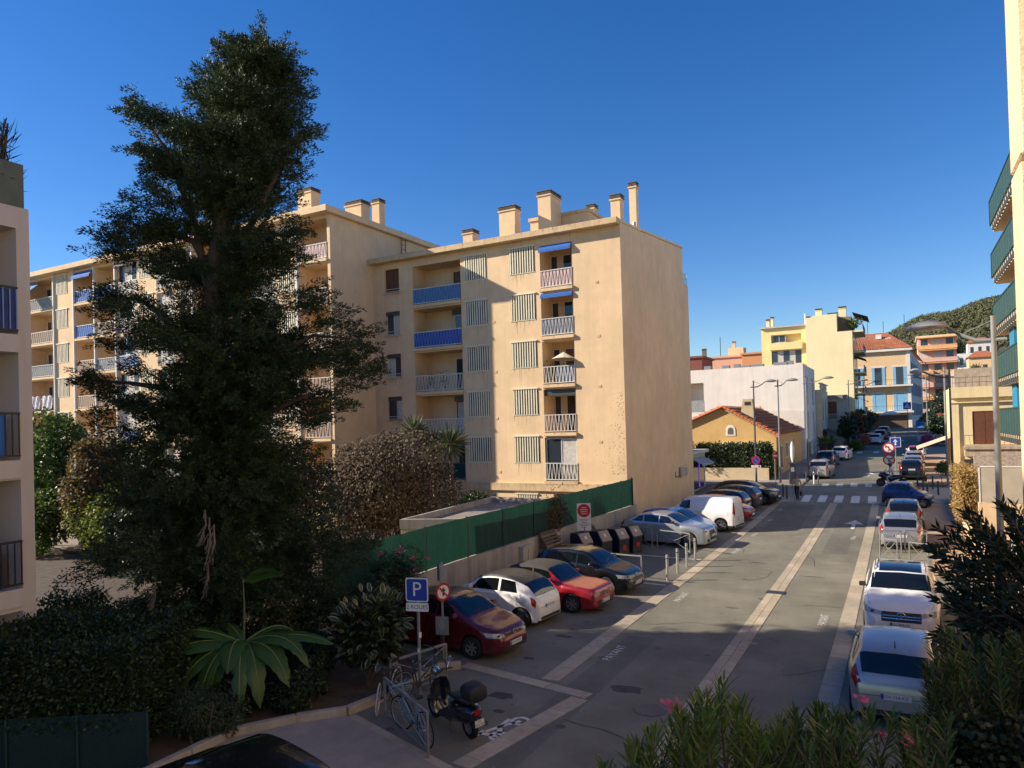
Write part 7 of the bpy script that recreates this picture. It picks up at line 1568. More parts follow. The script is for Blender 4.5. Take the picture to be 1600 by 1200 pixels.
# --- collection point sign
s = thing('notice_sign', 'white notice board with red disc on a pole by the bins', 'sign', (-12.55, 29.5, 0)); x, y = -12.55, 29.5; N2 = Vector((.45, -.9, 0)).normalized(); pole(s, x, y, 0, 1.4, .035)
q = Vector((x, y, 1.85)); panel(s, 'sign_board', q, N2, .62, 1.22, sign_w, .02); panel(s, 'red_disc', q+Vector((0, 0, .29))+N2*.021, N2, .58, .60, sign_r, .003, 'disc')
u2 = Vector((-N2.y, N2.x, 0))
for k, w_ in enumerate((.22, .34, .30, .26)): panel(s, 'text_line', q+Vector((0, 0, .42-.09*k))+N2*.0245, N2, w_, .025, sign_w, .001)
for k in range(6): panel(s, 'text_line', q+Vector((0, 0, -.10-.07*k))+u2*(-.02 if k % 2 else .0)+N2*.0205, N2, .46-.1*(k % 3), .02, dtext, .001)
# --- recycling bins
for i, (x, y, lab) in enumerate([(-11.95, 29.9, 'navy collection bin nearest the camera with beige sloping lid'), (-11.45, 30.75, 'middle navy collection bin with red disc on its front'), (-11.15, 31.75, 'farthest navy collection bin next to the barriers'), (-12.5, 29.0, 'collection bin mostly hidden behind the black hatchback')]):
    b = thing('recycling_bin', lab, 'bin', (x, y, 0), 0, 'recycling bins'); navy = M('navy_plastic', (.010, .014, .032), .5, .1); lid = M('beige_lid', (.30, .25, .19), .6, .1); ax, ay = Vector((.94, -.34, 0)), Vector((.34, .94, 0)); c = Vector((x, y, 0))
    prof = [(-.36, 0), (.36, 0), (.40, .75), (.10, 1.22), (-.36, 1.22)]; MB().prism([c+ax*a+Vector((0, 0, z)) for a, z in prof], -ay*.35, ay*.35).build('body', navy, b, bevel=.02)
    m_ = MB(); p0, p1 = c+ax*.405+Vector((0, 0, .78)), c+ax*.12+Vector((0, 0, 1.205)); n_ = Vector((ax.x*.86, ax.y*.86, .5)); m_.prism([p0-ay*.33, p0+ay*.33, p1+ay*.33, p1-ay*.33], n_*.004, n_*.03); l_ = m_.build('lid', lid, b, bevel=.008); m_ = MB(); pm = p0.lerp(p1, .55); m_.obox(pm+n_*.034, ay*.05, (p1-p0).normalized()*.07, n_*.004); m_.build('slot', sign_w, l_)
    if i in (1, 2): panel(b, 'red_disc', c+ax*.385+Vector((0, 0, .38)), ax, .25, .25, sign_r, .008, 'disc')
    panel(b, 'front_panel', c+ax*.372+Vector((0, 0, .38)), ax, .66, .60, M('bin_front', (.035, .035, .04), .6), .006)
# --- wooden slatted planters against the wall
wood = [M('weathered_plank_%d' % i, c, .9, .25, 7) for i, c in enumerate([(.13, .085, .055), (.17, .115, .075), (.10, .065, .045)])]
for (y0, y1, lab) in [(26.55, 28.05, 'weathered plank lounger frame leaning on the wall behind the black hatchback'), (30.5, 32.0, 'weathered plank lounger frame leaning on the wall behind the bins')]:
    t = thing('plank_bench', lab, 'bench', (-13.1, (y0+y1)/2, 0), 0, 'plank loungers by the wall')
    for k in range(9):
        f_ = k/8; p = Vector((-12.7-.62*f_, 0, .42+1.05*f_)); d = Vector((-.565, 0, .825)); MB().obox((p.x, (y0+y1)/2+random.uniform(-.02, .02), p.z), Vector((0, (y1-y0)/2, 0)), d*.055, Vector((d.z, 0, -d.x))*.014).build('plank', random.choice(wood), t)
    for y in (y0+.05, y1-.05): MB().prism([Vector((-12.72, y, .38)), Vector((-13.36, y, 1.48)), Vector((-13.36, y, 0)), Vector((-12.8, y, 0))], (0, -.02, 0), (0, .02, 0)).build('side_board', wood[2], t)
# --- utility cabinet and hoop
c = thing('utility_cabinet', 'beige utility cabinet against the concrete wall', 'cabinet', (-13.55, 25.6, 0)); MB().box(-13.8, -13.35, 25.1, 25.95, 0, 1.12).build('case', greybox, c, bevel=.015); MB().box(-13.83, -13.3, 25.06, 25.99, 1.122, 1.19).build('lid', greybox, c, bevel=.01); MB().box(-13.345, -13.335, 25.52, 25.53, .1, 1.05).build('door_gap', dgrey, c)
mb = MB(); mb.tube([(-13.1, 26.2+.26*math.cos(a), .52+.36*math.sin(a)) for a in np.linspace(-.6, math.pi+.6, 16)], .03, 8); single('cycle_hoop', mb, dgrey, 'dark metal hoop standing beside the utility cabinet', 'hoop', (-13.1, 26.2, .3), smooth=True)
# --- bollards
def bollard(x, y, h, r, mat, label, group, ring=True):
    z = gz(y); t = thing('bollard', label, 'bollard', (x, y, z), 0, group); MB().lathe([(r, -.02), (r, h-.04), (r*.9, h-.005), (r*.5, h), (0, h)], (x, y, z), 'z', 14).build('post', mat, t, smooth=True)
    if ring: MB().lathe([(r+.001, h-.17), (r+.007, h-.165), (r+.007, h-.14), (r+.001, h-.135)], (x, y, z), 'z', 14).build('ring', blackp, t)
for i, (x, y) in enumerate([(-7.9, 26.45), (-7.9, 27.85), (-7.89, 29.2), (-7.88, 30.55)]): bollard(x, y, .98, .052, steel, ['steel bollard nearest the black hatchback', 'second steel bollard from the black hatchback', 'third steel bollard from the black hatchback', 'steel bollard nearest the silver crossover'][i], 'steel bollards by the bins')
for (x, y, lab, m_) in [(-8.7, 61.2, 'dark bollard left of the pay machine', dgrey), (-7.35, 53.0, 'dark bollard on the corner pavement behind the pedestrian', dgrey), (-7.0, 52.2, 'short dark bollard at the kerb by the pedestrian', dgrey), (-7.9, 60.9, 'dark bollard right under the no entry sign', dgrey), (-6.75, 61.8, 'dark bollard before the silver people carrier', dgrey), (-6.2, 61.9, 'pale bollard before the silver people carrier', sign_w), (-5.9, 62.0, 'grey bollard at the kerb by the second crossing', greypaint), (1.95, 59.3, 'dark bollard on the right corner', dgrey), (2.15, 56.0, 'dark bollard near the two seater', dgrey), (1.3, 57.2, 'dark bollard behind the two seater', dgrey), (1.05, 62.2, 'dark bollard behind the black crossover', dgrey), (1.45, 53.6, 'dark bollard beside the two seater bonnet', dgrey)]: bollard(x, y, 1.0, .06, m_, lab, 'dark bollards at the crossing', False)
# --- crossed barriers
def barrier(x0, y0, x1, y1, h, label, group, mat=greypaint, cross=True, low=.12):
    a = Vector((x0, y0, gz(y0))); b = Vector((x1, y1, gz(y1))); t = thing('barrier', label, 'barrier', tuple((a+b)/2), 0, group); Z = Vector((0, 0, 1))
    for p in (a, b): MB().tube([p-Z*.02, p+Z*h], .026, 8).build('post', mat, t, smooth=True)
    MB().bar(a+Z*h, b+Z*h, .05, .045).build('top_rail', mat, t)
    if low: MB().bar(a+Z*low, b+Z*low, .03, .03).build('bottom_rail', mat, t)
    if cross: MB().bar(a+Z*low, b+Z*(h-.03), .028, .02).build('brace', mat, t); MB().bar(a+Z*(h-.03)+Vector((.012, .012, 0)), b+Z*low+Vector((.012, .012, 0)), .028, .02).build('brace', mat, t)
barrier(-12.0, 33.0, -10.45, 32.65, .95, 'crossed barrier nearest the wall before the silver crossover', 'crossed barriers at the bins'); barrier(-10.15, 32.5, -8.45, 31.9, .95, 'crossed barrier at the front wheel of the silver crossover', 'crossed barriers at the bins')
barrier(-8.66, 25.7, -11.2, 25.95, 1.0, 'pale barrier beside the black hatchback', 'crossed barriers at the bins', steel, cross=False, low=.4)
barrier(-.87, 33.0, -.24, 32.7, .95, 'front left crossed barrier on the right pavement', 'crossed barriers on the right'); barrier(.19, 32.3, .82, 32.0, .95, 'front right crossed barrier on the right pavement', 'crossed barriers on the right'); barrier(-.9, 35.0, -.1, 35.2, .95, 'rear left crossed barrier behind the silver hatchback', 'crossed barriers on the right'); barrier(.05, 35.3, .88, 35.6, .95, 'rear right crossed barrier behind the silver hatchback', 'crossed barriers on the right')
barrier(-10.05, 12.5, -9.62, 14.05, .88, 'crossed cycle rack along the garden kerb', 'cycle racks'); barrier(-9.62, 11.75, -7.72, 10.62, .82, 'grey cycle rack holding the blue bicycle', 'cycle racks')
# --- lamp posts
def lamp(x, y, h, mat, label, arm, dirv, head_r=.34, r0=.085):
    z = gz(y); t = thing('street_lamp', label, 'street lamp', (x, y, z), 0, 'street lamps'); MB().tube([(x, y, z), (x, y, z+h*.45), (x, y, z+h)], [r0, r0*.82, r0*.62], 12).build('pole', mat, t, smooth=True)
    d = Vector(dirv).normalized(); b = Vector((x, y, z+h-.55)); pts_ = [b-d*.25, b, b+d*arm*.35+Vector((0, 0, .02)), b+d*arm*.7+Vector((0, 0, .2)), b+d*arm+Vector((0, 0, .42))]; MB().tube(pts_, [.04, .045, .045, .04, .035], 8).build('arm', mat, t, smooth=True)
    MB().tube([(x, y, z+h-.1), tuple(b+d*arm*.6+Vector((0, 0, .22)))], .012, 5).build('stay', mat, t)
    hc = b+d*(arm+head_r*.8)+Vector((0, 0, .42)); hd = MB().lathe([(0, .17), (head_r*.45, .15), (head_r*.85, .07), (head_r, 0), (head_r*.96, -.03), (head_r*.7, -.05), (0, -.06)], hc, 'z', 24).build('lamp_head', M('lamp_grey', (.24, .25, .25), .45), t, smooth=True)
    MB().lathe([(0, -.075), (head_r*.55, -.065), (head_r*.6, -.055)], hc, 'z', 20).build('lens', M('lamp_lens', (.5, .5, .48), .2), hd)
lamp(1.92, 19.3, 8.2, greypaint, 'tall grey street lamp at the right with saucer head', .95, (-.97, .25, 0), .46)
lamp(-10.6, 61.6, 8.6, dgrey, 'dark street lamp in front of the ochre house', .95, (1, .1, 0), .5); lamp(-8.73, 61.9, 8.6, greypaint, 'grey street lamp at the corner of the ochre house', .7, (1, .1, 0), .5); lamp(-7.8, 73.4, 8.9, greypaint, 'grey street lamp along the ochre house side wall', 1.6, (1, .1, 0), .5)
lamp(-5.6, 100.0, 9.0, greypaint, 'grey street lamp before the yellow building', 1.4, (1, .1, 0), .5); lamp(-4.6, 118.0, 9.0, greypaint, 'street lamp near the far left parked cars', 1.4, (1, .1, 0), .5); lamp(2.9, 53.7, 8.5, dgrey, 'dark street lamp on the right corner', 1.5, (-1, .0, 0), .42); lamp(2.95, 60.4, 8.8, greypaint, 'grey street lamp behind the dark one on the right', 1.5, (-1, 0, 0), .4); lamp(3.2, 108, 9.5, greypaint, 'street lamp on the right before the pink building', 1.3, (-1, 0, 0), .5); lamp(4.2, 128, 9.5, greypaint, 'farthest street lamp on the right', 1.3, (-1, 0, 0), .5)
# --- signs at the crossing
def round_sign(x, y, zc, w_, label, styles, nrm=(0, -1, 0), ph=None):
    z = gz(y); t = thing('road_sign', label, 'sign', (x, y, z)); n_ = Vector(nrm).normalized(); u_ = Vector((-n_.y, n_.x, 0)); top = max(s_[1] for s_ in styles)+w_*.6; pole(t, x, y, z, z+top, .035, greypaint)
    for st, zz in styles:
        c = Vector((x, y, z+zz))+n_*.04
        if st in ('noturn_l', 'noturn_r'):
            panel(t, 'sign_board', c, n_, w_, w_, sign_r, .012, 'disc'); panel(t, 'sign_field', c+n_*.0125, n_, w_*.76, w_*.76, sign_w, .002, 'disc'); sx = -1 if st == 'noturn_l' else 1; m_ = MB()
            m_.obox(c+n_*.016+u_*sx*-.02-Vector((0, 0, .04)), u_*.04, n_*.001, Vector((0, 0, w_*.2))); m_.obox(c+n_*.016+u_*sx*w_*.1+Vector((0, 0, w_*.1)), u_*w_*.16, n_*.001, Vector((0, 0, .04))); m_.prism([c+n_*.017+u_*sx*w_*.34+Vector((0, 0, w_*.1)), c+n_*.017+u_*sx*w_*.2+Vector((0, 0, w_*.22)), c+n_*.017+u_*sx*w_*.2-Vector((0, 0, w_*.02))], n_*0, n_*.001); m_.build('arrow', dtext, t)
            d = (u_*-sx+Vector((0, 0, -1)) if st == 'noturn_l' else u_*-sx+Vector((0, 0, 1))).normalized(); d = (u_*.7-Vector((0, 0, .7))); e = (u_*.7+Vector((0, 0, .7))); MB().obox(c+n_*.02, d*w_*.38, n_*.001, e*.04).build('sign_bar', sign_r, t)
        elif st == 'oneway':
            panel(t, 'sign_board', c, n_, w_*.85, w_*.85, sign_w, .012, .03); panel(t, 'sign_field', c+n_*.0125, n_, w_*.77, w_*.77, sign_bl, .002, .03); k = w_*.85; m_ = MB(); b0 = c+n_*.016; m_.obox(b0-Vector((0, 0, k*.1)), u_*k*.07, n_*.001, Vector((0, 0, k*.2))); m_.prism([b0+Vector((0, 0, k*.34)), b0+u_*k*.22+Vector((0, 0, k*.06)), b0-u_*k*.22+Vector((0, 0, k*.06))], n_*0, n_*.001); m_.build('arrow', sign_w, t)
        elif st == 'noparking':
            panel(t, 'sign_board', c, n_, w_, w_, sign_r, .012, 'disc'); panel(t, 'sign_field', c+n_*.0125, n_, w_*.78, w_*.78, sign_bl, .002, 'disc'); MB().obox(c+n_*.016, (u_*.7-Vector((0, 0, .7)))*w_*.4, n_*.001, (u_*.7+Vector((0, 0, .7)))*.035).build('sign_bar', sign_r, t)
            cc = c-Vector((0, 0, w_*.72)); panel(t, 'sub_plate', cc, n_, w_*1.1, w_*.28, sign_w, .01, .02); panel(t, 'sub_mark', cc+u_*w_*.35+n_*.0105, n_, w_*.2, w_*.2, sign_bl, .001)
            for k in range(2): panel(t, 'text_line', cc-u_*w_*.12+Vector((0, 0, .03-.06*k))+n_*.0105, n_, w_*.5, .02, dtext, .001)
        elif st == 'noentry': panel(t, 'sign_board', c, n_, w_, w_, sign_r, .012, 'disc'); panel(t, 'sign_bar', c+n_*.0125, n_, w_*.7, w_*.16, sign_w, .002)
        elif st == 'crossing':
            panel(t, 'sign_board', c, n_, w_, w_, sign_bl, .012, .03); m_ = MB(); m_.prism([c+n_*.013+Vector((0, 0, w_*.36)), c+n_*.013+u_*w_*.38-Vector((0, 0, w_*.3)), c+n_*.013-u_*w_*.38-Vector((0, 0, w_*.3))], n_*0, n_*.001); m_.build('sign_triangle', sign_w, t); panel(t, 'sign_figure', c+n_*.0145-Vector((0, 0, w_*.08)), n_, w_*.1, w_*.34, dtext, .001)
round_sign(-.8, 62.0, 2.9, .85, 'two red ringed no turn signs stacked on one post at the crossing', [('noturn_l', 2.85), ('noturn_r', 1.95)], (-.1, -1, 0)); round_sign(-.35, 64.2, 3, .9, 'blue one way arrow sign behind the no turn signs', [('oneway', 3.15)])
round_sign(-10.5, 61.1, 2.2, .7, 'round blue no parking sign on the dark lamp post', [('noparking', 2.0)]); round_sign(-9.05, 61.3, 2.4, .55, 'narrow red no entry sign left of the pay machine', [('noentry', 2.35)], (.8, -.6, 0)); round_sign(1.0, 116, 3, 1.0, 'blue pedestrian crossing sign far down the street', [('crossing', 5.2)])
# --- pay machine
t = thing('pay_machine', 'dark blue parking pay machine with white lantern at the corner', 'pay machine', (-7.65, 60.9, gz(61))); z = gz(61); MB().box(-7.85, -7.45, 60.8, 61.1, z, z+1.75).build('case', M('navy_case', (.012, .016, .03), .5), t, bevel=.03); MB().box(-8.0, -7.3, 60.75, 61.15, z+1.752, z+1.85).build('cap', dgrey, t); MB().tube([(-7.65, 60.95, z+1.85), (-7.65, 60.95, z+2.3), (-7.65, 60.95, z+3.1), (-7.65, 60.95, z+3.5)], [.05, .16, .16, .06], 12).build('lantern', M('lantern_white', (.7, .7, .68), .4), t, smooth=True)
MB().box(-7.78, -7.52, 60.785, 60.797, z+1.1, z+1.45).build('display', sign_bk, t)
# --- cafe terrace bits
for i, (x, y) in enumerate([(-8.3, 94.5), (-7.6, 96.0)]):
    t = thing('planter', ['tall dark planter with palm at the white building', 'dark planter second from the white building'][i], 'planter', (x, y, gz(y)), 0, 'planters'); MB().add([(x-.3, y-.3, gz(y)), (x+.3, y-.3, gz(y)), (x+.3, y+.3, gz(y)), (x-.3, y+.3, gz(y)), (x-.45, y-.45, gz(y)+1.3), (x+.45, y-.45, gz(y)+1.3), (x+.45, y+.45, gz(y)+1.3), (x-.45, y+.45, gz(y)+1.3)], [(0, 1, 5, 4), (1, 2, 6, 5), (2, 3, 7, 6), (3, 0, 4, 7), (4, 5, 6, 7)]).build('pot', blackp, t); u = unit(rng.normal(size=(40, 3))+np.array([0, 0, .6])); leaf_mesh('foliage', np.repeat(np.array([[x, y, gz(y)+1.4]]), 40, 0), u, 1.0, .16, gleaf, t, bend=.2)
for i, (x, y) in enumerate([(-5.9, 103), (-5.5, 108), (-5.2, 112)]):
    t = thing('parasol', ['folded black parasol nearest on the cafe terrace', 'folded black parasol in the middle of the cafe terrace', 'folded black parasol at the back of the cafe terrace'][i], 'parasol', (x, y, gz(y)), 0, 'cafe parasols'); MB().tube([(x, y, gz(y)), (x, y, gz(y)+2.6)], .05, 6).build('pole', dgrey, t); MB().lathe([(.5, .8), (.3, 1.5), (.1, 2.6)], (x, y, gz(y)), 'z', 8).build('canopy', black_m, t)
t = thing('market_stall', 'blue awning stall on the right beyond the raised crossing', 'stall', (5, 118, gz(118))); z = gz(118); F = Face((0, 117, 0), (1, 0, 0), (0, -1, 0)); awning(F, t, 2.0, 9.0, z+2.9, .8, 1.6, M('stall_blue', (.06, .16, .40), .8), name='canopy'); MB().box(2.2, 9, 117.1, 119, z, z+.9).build('counter', sign_w, t)
for x in (2.2, 9.0): MB().tube([(x, 115.5, z), (x, 115.5, z+2.2)], .04, 6).build('post', steel, t)
t = thing('market_stall', 'red awning stall far on the right under the trees', 'stall', (7.5, 138, gz(138))); z = gz(138); F = Face((0, 138, 0), (1, 0, 0), (0, -1, 0)); awning(F, t, 5.2, 11, z+3.4, .9, 1.6, M('stall_red', (.40, .03, .05), .8), name='canopy'); MB().box(5.3, 11, 138.1, 140, z, z+2.4).build('counter', wood_br, t)
t = thing('wooden_bench', 'wooden slatted bench on the right pavement before the cream house', 'bench', (3.0, 69, gz(69))); z = gz(69)
for k in range(4): MB().box(3.1+k*.14, 3.22+k*.14, 67.8, 70.2, z+.45+.1, z+.5+.1).build('seat_slat', M('bench_wood', (.40, .24, .12), .7), t)
for k in range(4): MB().box(3.68, 3.72, 67.8, 70.2, z+.7+k*.16, z+.82+k*.16).build('back_slat', MATS['bench_wood'], t)
for y in (68, 70): MB().box(3.1, 3.75, y-.04, y+.04, z+.1, z+.54).build('leg', dgrey, t)
# white parasol and small table on the balcony
t = thing('parasol', 'cream parasol on the third balcony of the sunlit block', 'parasol', (-16.9, 37.5, FZ[2])); z = FZ[2]; MB().tube([(-16.75, 37.35, z+.02), (-16.75, 37.35, z+1.75)], .02, 6).build('pole', white_met, t)
mb = MB(); vs = [(-16.75, 37.1, z+1.85)]; 
for j in range(10): a = 2*math.pi*j/10; vs.append((-16.75+.75*math.cos(a), 37.1+.62*math.sin(a), z+1.42-.06*math.sin(a)))
mb.add(vs, [(0, j+1, (j+1) % 10+1) for j in range(10)]); mb.build('canopy', M('parasol_cream', (.62, .54, .42), .9), t, fix=False)
for i, (u, zf) in enumerate([(-26.2, FZ[2]), (-25.3, FZ[2]), (-17.7, FZ[2])]):
    t = thing('potted_plant', ['potted plant at the left of the railed middle balcony', 'potted plant at the right of the railed middle balcony', 'leafy potted plant left of the balcony parasol'][i], 'plant', (u, 37.5, zf), 0, 'balcony plants'); MB().lathe([(.10, .02), (.15, .3), (.13, .3)], (u, 37.5, zf), 'z', 10).build('pot', white_met, t); q = np.array([u, 37.5, zf+.75])+rng.normal(size=(90, 3))*np.array([.16, .14, .22]); leaf_mesh('foliage', q, rng.normal(size=(90, 3)), .16, .07, gleaf, t)
for i, (x0, x1) in enumerate([(-63.7, -62.4), (-62.0, -60.6)]):
    z = FZ[2]; mb = MB(); n = 10; vs = []
    for k in range(n+1):
        for j in range(5): u = x0+(x1-x0)*k/n; vs.append((u, 32.9+.06*math.sin(k*1.3+j)-.02, z+1.25-j*.30+.03*math.sin(k)))
    mb.add(vs, [(k*5+j, k*5+j+1, k*5+j+6, k*5+j+5) for k in range(n) for j in range(4)]); single('laundry', mb, M('white_cloth', (.72, .68, .68), .9, .06), ['pinkish white sheet drying on the far left balcony', 'white sheet drying right of the pinkish one'][i], 'laundry', ((x0+x1)/2, 32.9, z), 'drying laundry')

# ------------------------------------------------ bicycles
def ring_mesh(R, r, mat, n=36):
    m_ = MB(); m_.tube([(R*math.cos(a), 0, R*math.sin(a)) for a in np.linspace(0, 2*math.pi, n, endpoint=False)], r, 6, closed=True); return m_
def bicycle(label, rear, front, frame, tyre, lean=0.08, drop=False):
    rx, ry = rear; d = Vector((front[0]-rx, front[1]-ry, 0)); wbl = 1.04; ang = math.atan2(d.y, d.x); c = ((rx+front[0])/2, (ry+front[1])/2, 0); t = thing('bicycle', label, 'bicycle', c, ang, 'parked bicycles'); t.rotation_euler = (lean, 0, ang); ORG[t.name] = Vector((0, 0, 0)); R = .335; h = wbl/2
    for x in (-h, h):
        w_ = bpy.data.objects.new('wheel', None); COL.objects.link(w_); w_.parent = t; w_.location = (x, 0, R); ORG[w_.name] = Vector((0, 0, 0)); w_.rotation_euler = (0, 0, .25 if x > 0 else 0)
        ring_mesh(R-.012, .014, tyre).build('tyre', tyre, w_, smooth=True); ring_mesh(R-.032, .008, steel).build('rim', steel, w_)
        m_ = MB()
        for k in range(16): a = k*math.pi/8; m_.bar((0, .02*(-1)**k, 0), ((R-.03)*math.cos(a), 0, (R-.03)*math.sin(a)), .004, .004)
        m_.tube([(0, -.045, 0), (0, .045, 0)], .02, 8); m_.build('spokes', steel, w_)
    bb, st, hd, hdb = (-.10, 0, .28), (-.24, 0, .80), (.36, 0, .82), (.40, 0, .66); m_ = MB()
    for a, b, r in [(bb, st, .017), (bb, hdb, .02), ((-.22, 0, .74), hd, .017), (hd, hdb, .02)]: m_.tube([a, b], r, 8)
    for s in (-.05, .05): m_.tube([(-h, s, R), (bb[0], s*.4, bb[2])], .009, 6); m_.tube([(-h, s, R), (-.22, s*.3, .72)], .008, 6); m_.tube([hdb, (.43, s, .58), (h, s, R)], .011, 6)
    m_.build('frame', frame, t, smooth=True); MB().tube([st, (-.26, 0, .90)], .013, 6).build('seat_post', steel, t); MB().add([(-.40, -.07, .93), (-.40, .07, .93), (-.25, .04, .92), (-.12, .018, .91), (-.12, -.018, .91), (-.25, -.04, .92), (-.40, -.06, .88), (-.40, .06, .88), (-.13, 0, .88)], [(0, 1, 2, 3, 4, 5), (0, 6, 7, 1), (6, 8, 7), (1, 7, 8, 3, 2), (0, 5, 4, 8, 6), (3, 8, 4)]).build('saddle', blackp, t)
    m_ = MB(); m_.tube([hd, (.34, 0, .95)], .013, 6)
    if drop:
        for s in (-1, 1): m_.tube([(.40, 0, .95), (.40, .2*s, .95), (.50, .21*s, .93), (.52, .21*s, .84), (.42, .21*s, .80)], .012, 6)
    else: m_.tube([(.30, -.30, .98), (.37, -.15, .97), (.37, .15, .97), (.30, .30, .98)], .012, 6)
    m_.build('handlebar', dgrey if not drop else frame, t, smooth=True)
    m_ = MB(); m_.lathe([(.03, -.004), (.09, -.004), (.09, .004), (.03, .004)], (bb[0], -.06, bb[2]), 'y', 18); m_.bar((bb[0], -.08, bb[2]), (bb[0]+.10, -.08, bb[2]-.13), .02, .012); m_.bar((bb[0], .08, bb[2]), (bb[0]-.10, .08, bb[2]+.13), .02, .012); m_.obox((bb[0]+.1, -.12, bb[2]-.13), (.04, 0, 0), (0, .04, 0), (0, 0, .01)); m_.obox((bb[0]-.1, .12, bb[2]+.13), (.04, 0, 0), (0, .04, 0), (0, 0, .01)); m_.build('crankset', dgrey, t)
    m_ = MB(); m_.bar((bb[0], -.06, bb[2]+.085), (-h, -.05, R+.03), .006, .012); m_.bar((bb[0], -.06, bb[2]-.085), (-h, -.05, R-.03), .006, .012); m_.build('chain', dgrey, t)
    return t
bicycle('dark city bicycle with cream tyres left of the racks', (-10.15, 12.75), (-9.85, 11.75), black_m, M('cream_tyre', (.55, .52, .46), .8), -.12); bicycle('dark bicycle locked to the crossed rack by the sign', (-9.85, 12.6), (-9.58, 13.62), M('teal_frame', (.02, .06, .08), .4), tyre_m, .1); bicycle('pale blue racing bicycle leaning on the near rack', (-7.98, 10.95), (-8.95, 11.45), M('pale_blue_frame', (.16, .30, .40), .35), tyre_m, -.06, True)

# ------------------------------------------------ black scooter with top case
ang = math.atan2(.62, -1.32); sc = thing('scooter', 'black scooter with top case parked in the two wheeler bay', 'scooter', (-8.05, 11.95, 0), ang); sc.rotation_euler = (-.10, 0, ang); ORG[sc.name] = Vector((0, 0, 0)); blk_p = paint_m('scooter_black', (.010, .012, .022), .15, .1)
for x in (-.66, .68):
    w_ = bpy.data.objects.new('wheel', None); COL.objects.link(w_); w_.parent = sc; w_.location = (x, 0, .23); ORG[w_.name] = Vector((0, 0, 0)); MB().lathe([(.13, -.05), (.21, -.055), (.23, -.03), (.23, .03), (.21, .055), (.13, .05)], axis='y', n=24).build('tyre', tyre_m, w_, smooth=True); MB().lathe([(0, -.03), (.09, -.035), (.13, -.05), (.13, .05), (.09, .035), (0, .03)], axis='y', n=20).build('rim', rim_m, w_, smooth=True)
def loft(secs, mat, name, par, n=14, pw=2.4):
    """secs: (x, zc, half width, half height)"""
    m_ = MB()
    for (x, zc, hw, hh) in secs:
        for j in range(n): a = 2*math.pi*j/n; c_, s_ = math.cos(a), math.sin(a); m_.v.append((x, hw*math.copysign(abs(c_)**(2/pw), c_), zc+hh*math.copysign(abs(s_)**(2/pw), s_)))
    N = len(secs)
    for i in range(N-1):
        for j in range(n): j2 = (j+1) % n; m_.f.append((i*n+j, i*n+j2, (i+1)*n+j2, (i+1)*n+j)); m_.mi.append(0)
    m_.f.append(tuple(range(n))[::-1]); m_.f.append(tuple((N-1)*n+j for j in range(n))); m_.mi += [0, 0]; return m_.build(name, mat, par, smooth=True)
loft([(-.98, .58, .06, .06), (-.93, .55, .15, .13), (-.75, .52, .23, .19), (-.5, .50, .25, .21), (-.25, .48, .21, .19), (-.12, .42, .15, .12), (-.05, .34, .10, .06)], blk_p, 'rear_body', sc)
loft([(-.78, .735, .09, .03), (-.7, .76, .14, .05), (-.45, .76, .15, .055), (-.2, .745, .12, .05), (-.08, .71, .07, .035)], blackp, 'saddle', sc); MB().obox((.12, 0, .25), (.32, 0, 0), (0, .17, 0), (0, 0, .025)).build('footboard', blackp, sc, bevel=.02)
m_ = MB(); pr = [(.36, .24, .20), (.46, .34, .22), (.50, .55, .235), (.50, .75, .22), (.46, .90, .15)]; vs = []
for (x, z, hw) in pr:
    for j in range(7): s = j/6*2-1; vs.append((x-.10*s*s, hw*s, z))
for (x, z, hw) in pr:
    for j in range(7): s = j/6*2-1; vs.append((x-.10*s*s-.03, hw*s, z))
fs = [(i*7+j, i*7+j+1, (i+1)*7+j+1, (i+1)*7+j) for i in range(4) for j in range(6)]; fs += [(a+35, b+35, c+35, d+35) for a, b, c, d in fs]; fs += [(j, j+1, j+36, j+35) for j in range(6)]+[(28+j, 29+j, 64+j, 63+j) for j in range(6)]+[(i*7, i*7+7, i*7+42, i*7+35) for i in range(4)]+[(i*7+6, i*7+13, i*7+48, i*7+41) for i in range(4)]
m_.add(vs, fs); m_.build('leg_shield', blk_p, sc, smooth=True)
MB().tube([(.70, .0, .25), (.60, 0, .45), (.50, 0, .80), (.44, 0, 1.0)], [.03, .035, .04, .035], 10).build('fork', steel, sc, smooth=True); loft([(.46, .44, .05, .03), (.55, .47, .09, .06), (.68, .46, .10, .055), (.82, .40, .09, .045), (.92, .30, .05, .03)], blk_p, 'front_mudguard', sc)
MB().tube([(.36, -.33, 1.02), (.42, -.15, 1.03), (.44, 0, 1.02), (.42, .15, 1.03), (.36, .33, 1.02)], [.018, .022, .05, .022, .018], 8).build('handlebar', blackp, sc, smooth=True); MB().lathe([(0, .56), (.08, .555), (.095, .53), (.09, .44), (.05, .38)], (0, 0, 1.03), 'x', 18).build('headlight', chrome, sc, smooth=True)
for s in (-1, 1):
    MB().tube([(.40, s*.22, 1.03), (.40, s*.30, 1.17)], .008, 5).build('mirror_stalk', chrome, sc); MB().lathe([(0, .0), (.055, .0), (.06, .015), (0, .03)], (.39, s*.31, 1.2), 'x', 14).build('mirror', chrome, sc)
    for k in range(3): MB().tube([(-.02-.03*k, s*(.20-.0*k), .29+.025*k), (-.35, s*.245, .335+.025*k), (-.62, s*.250, .40+.025*k)], .006, 5).build('chrome_stripe', chrome, sc)
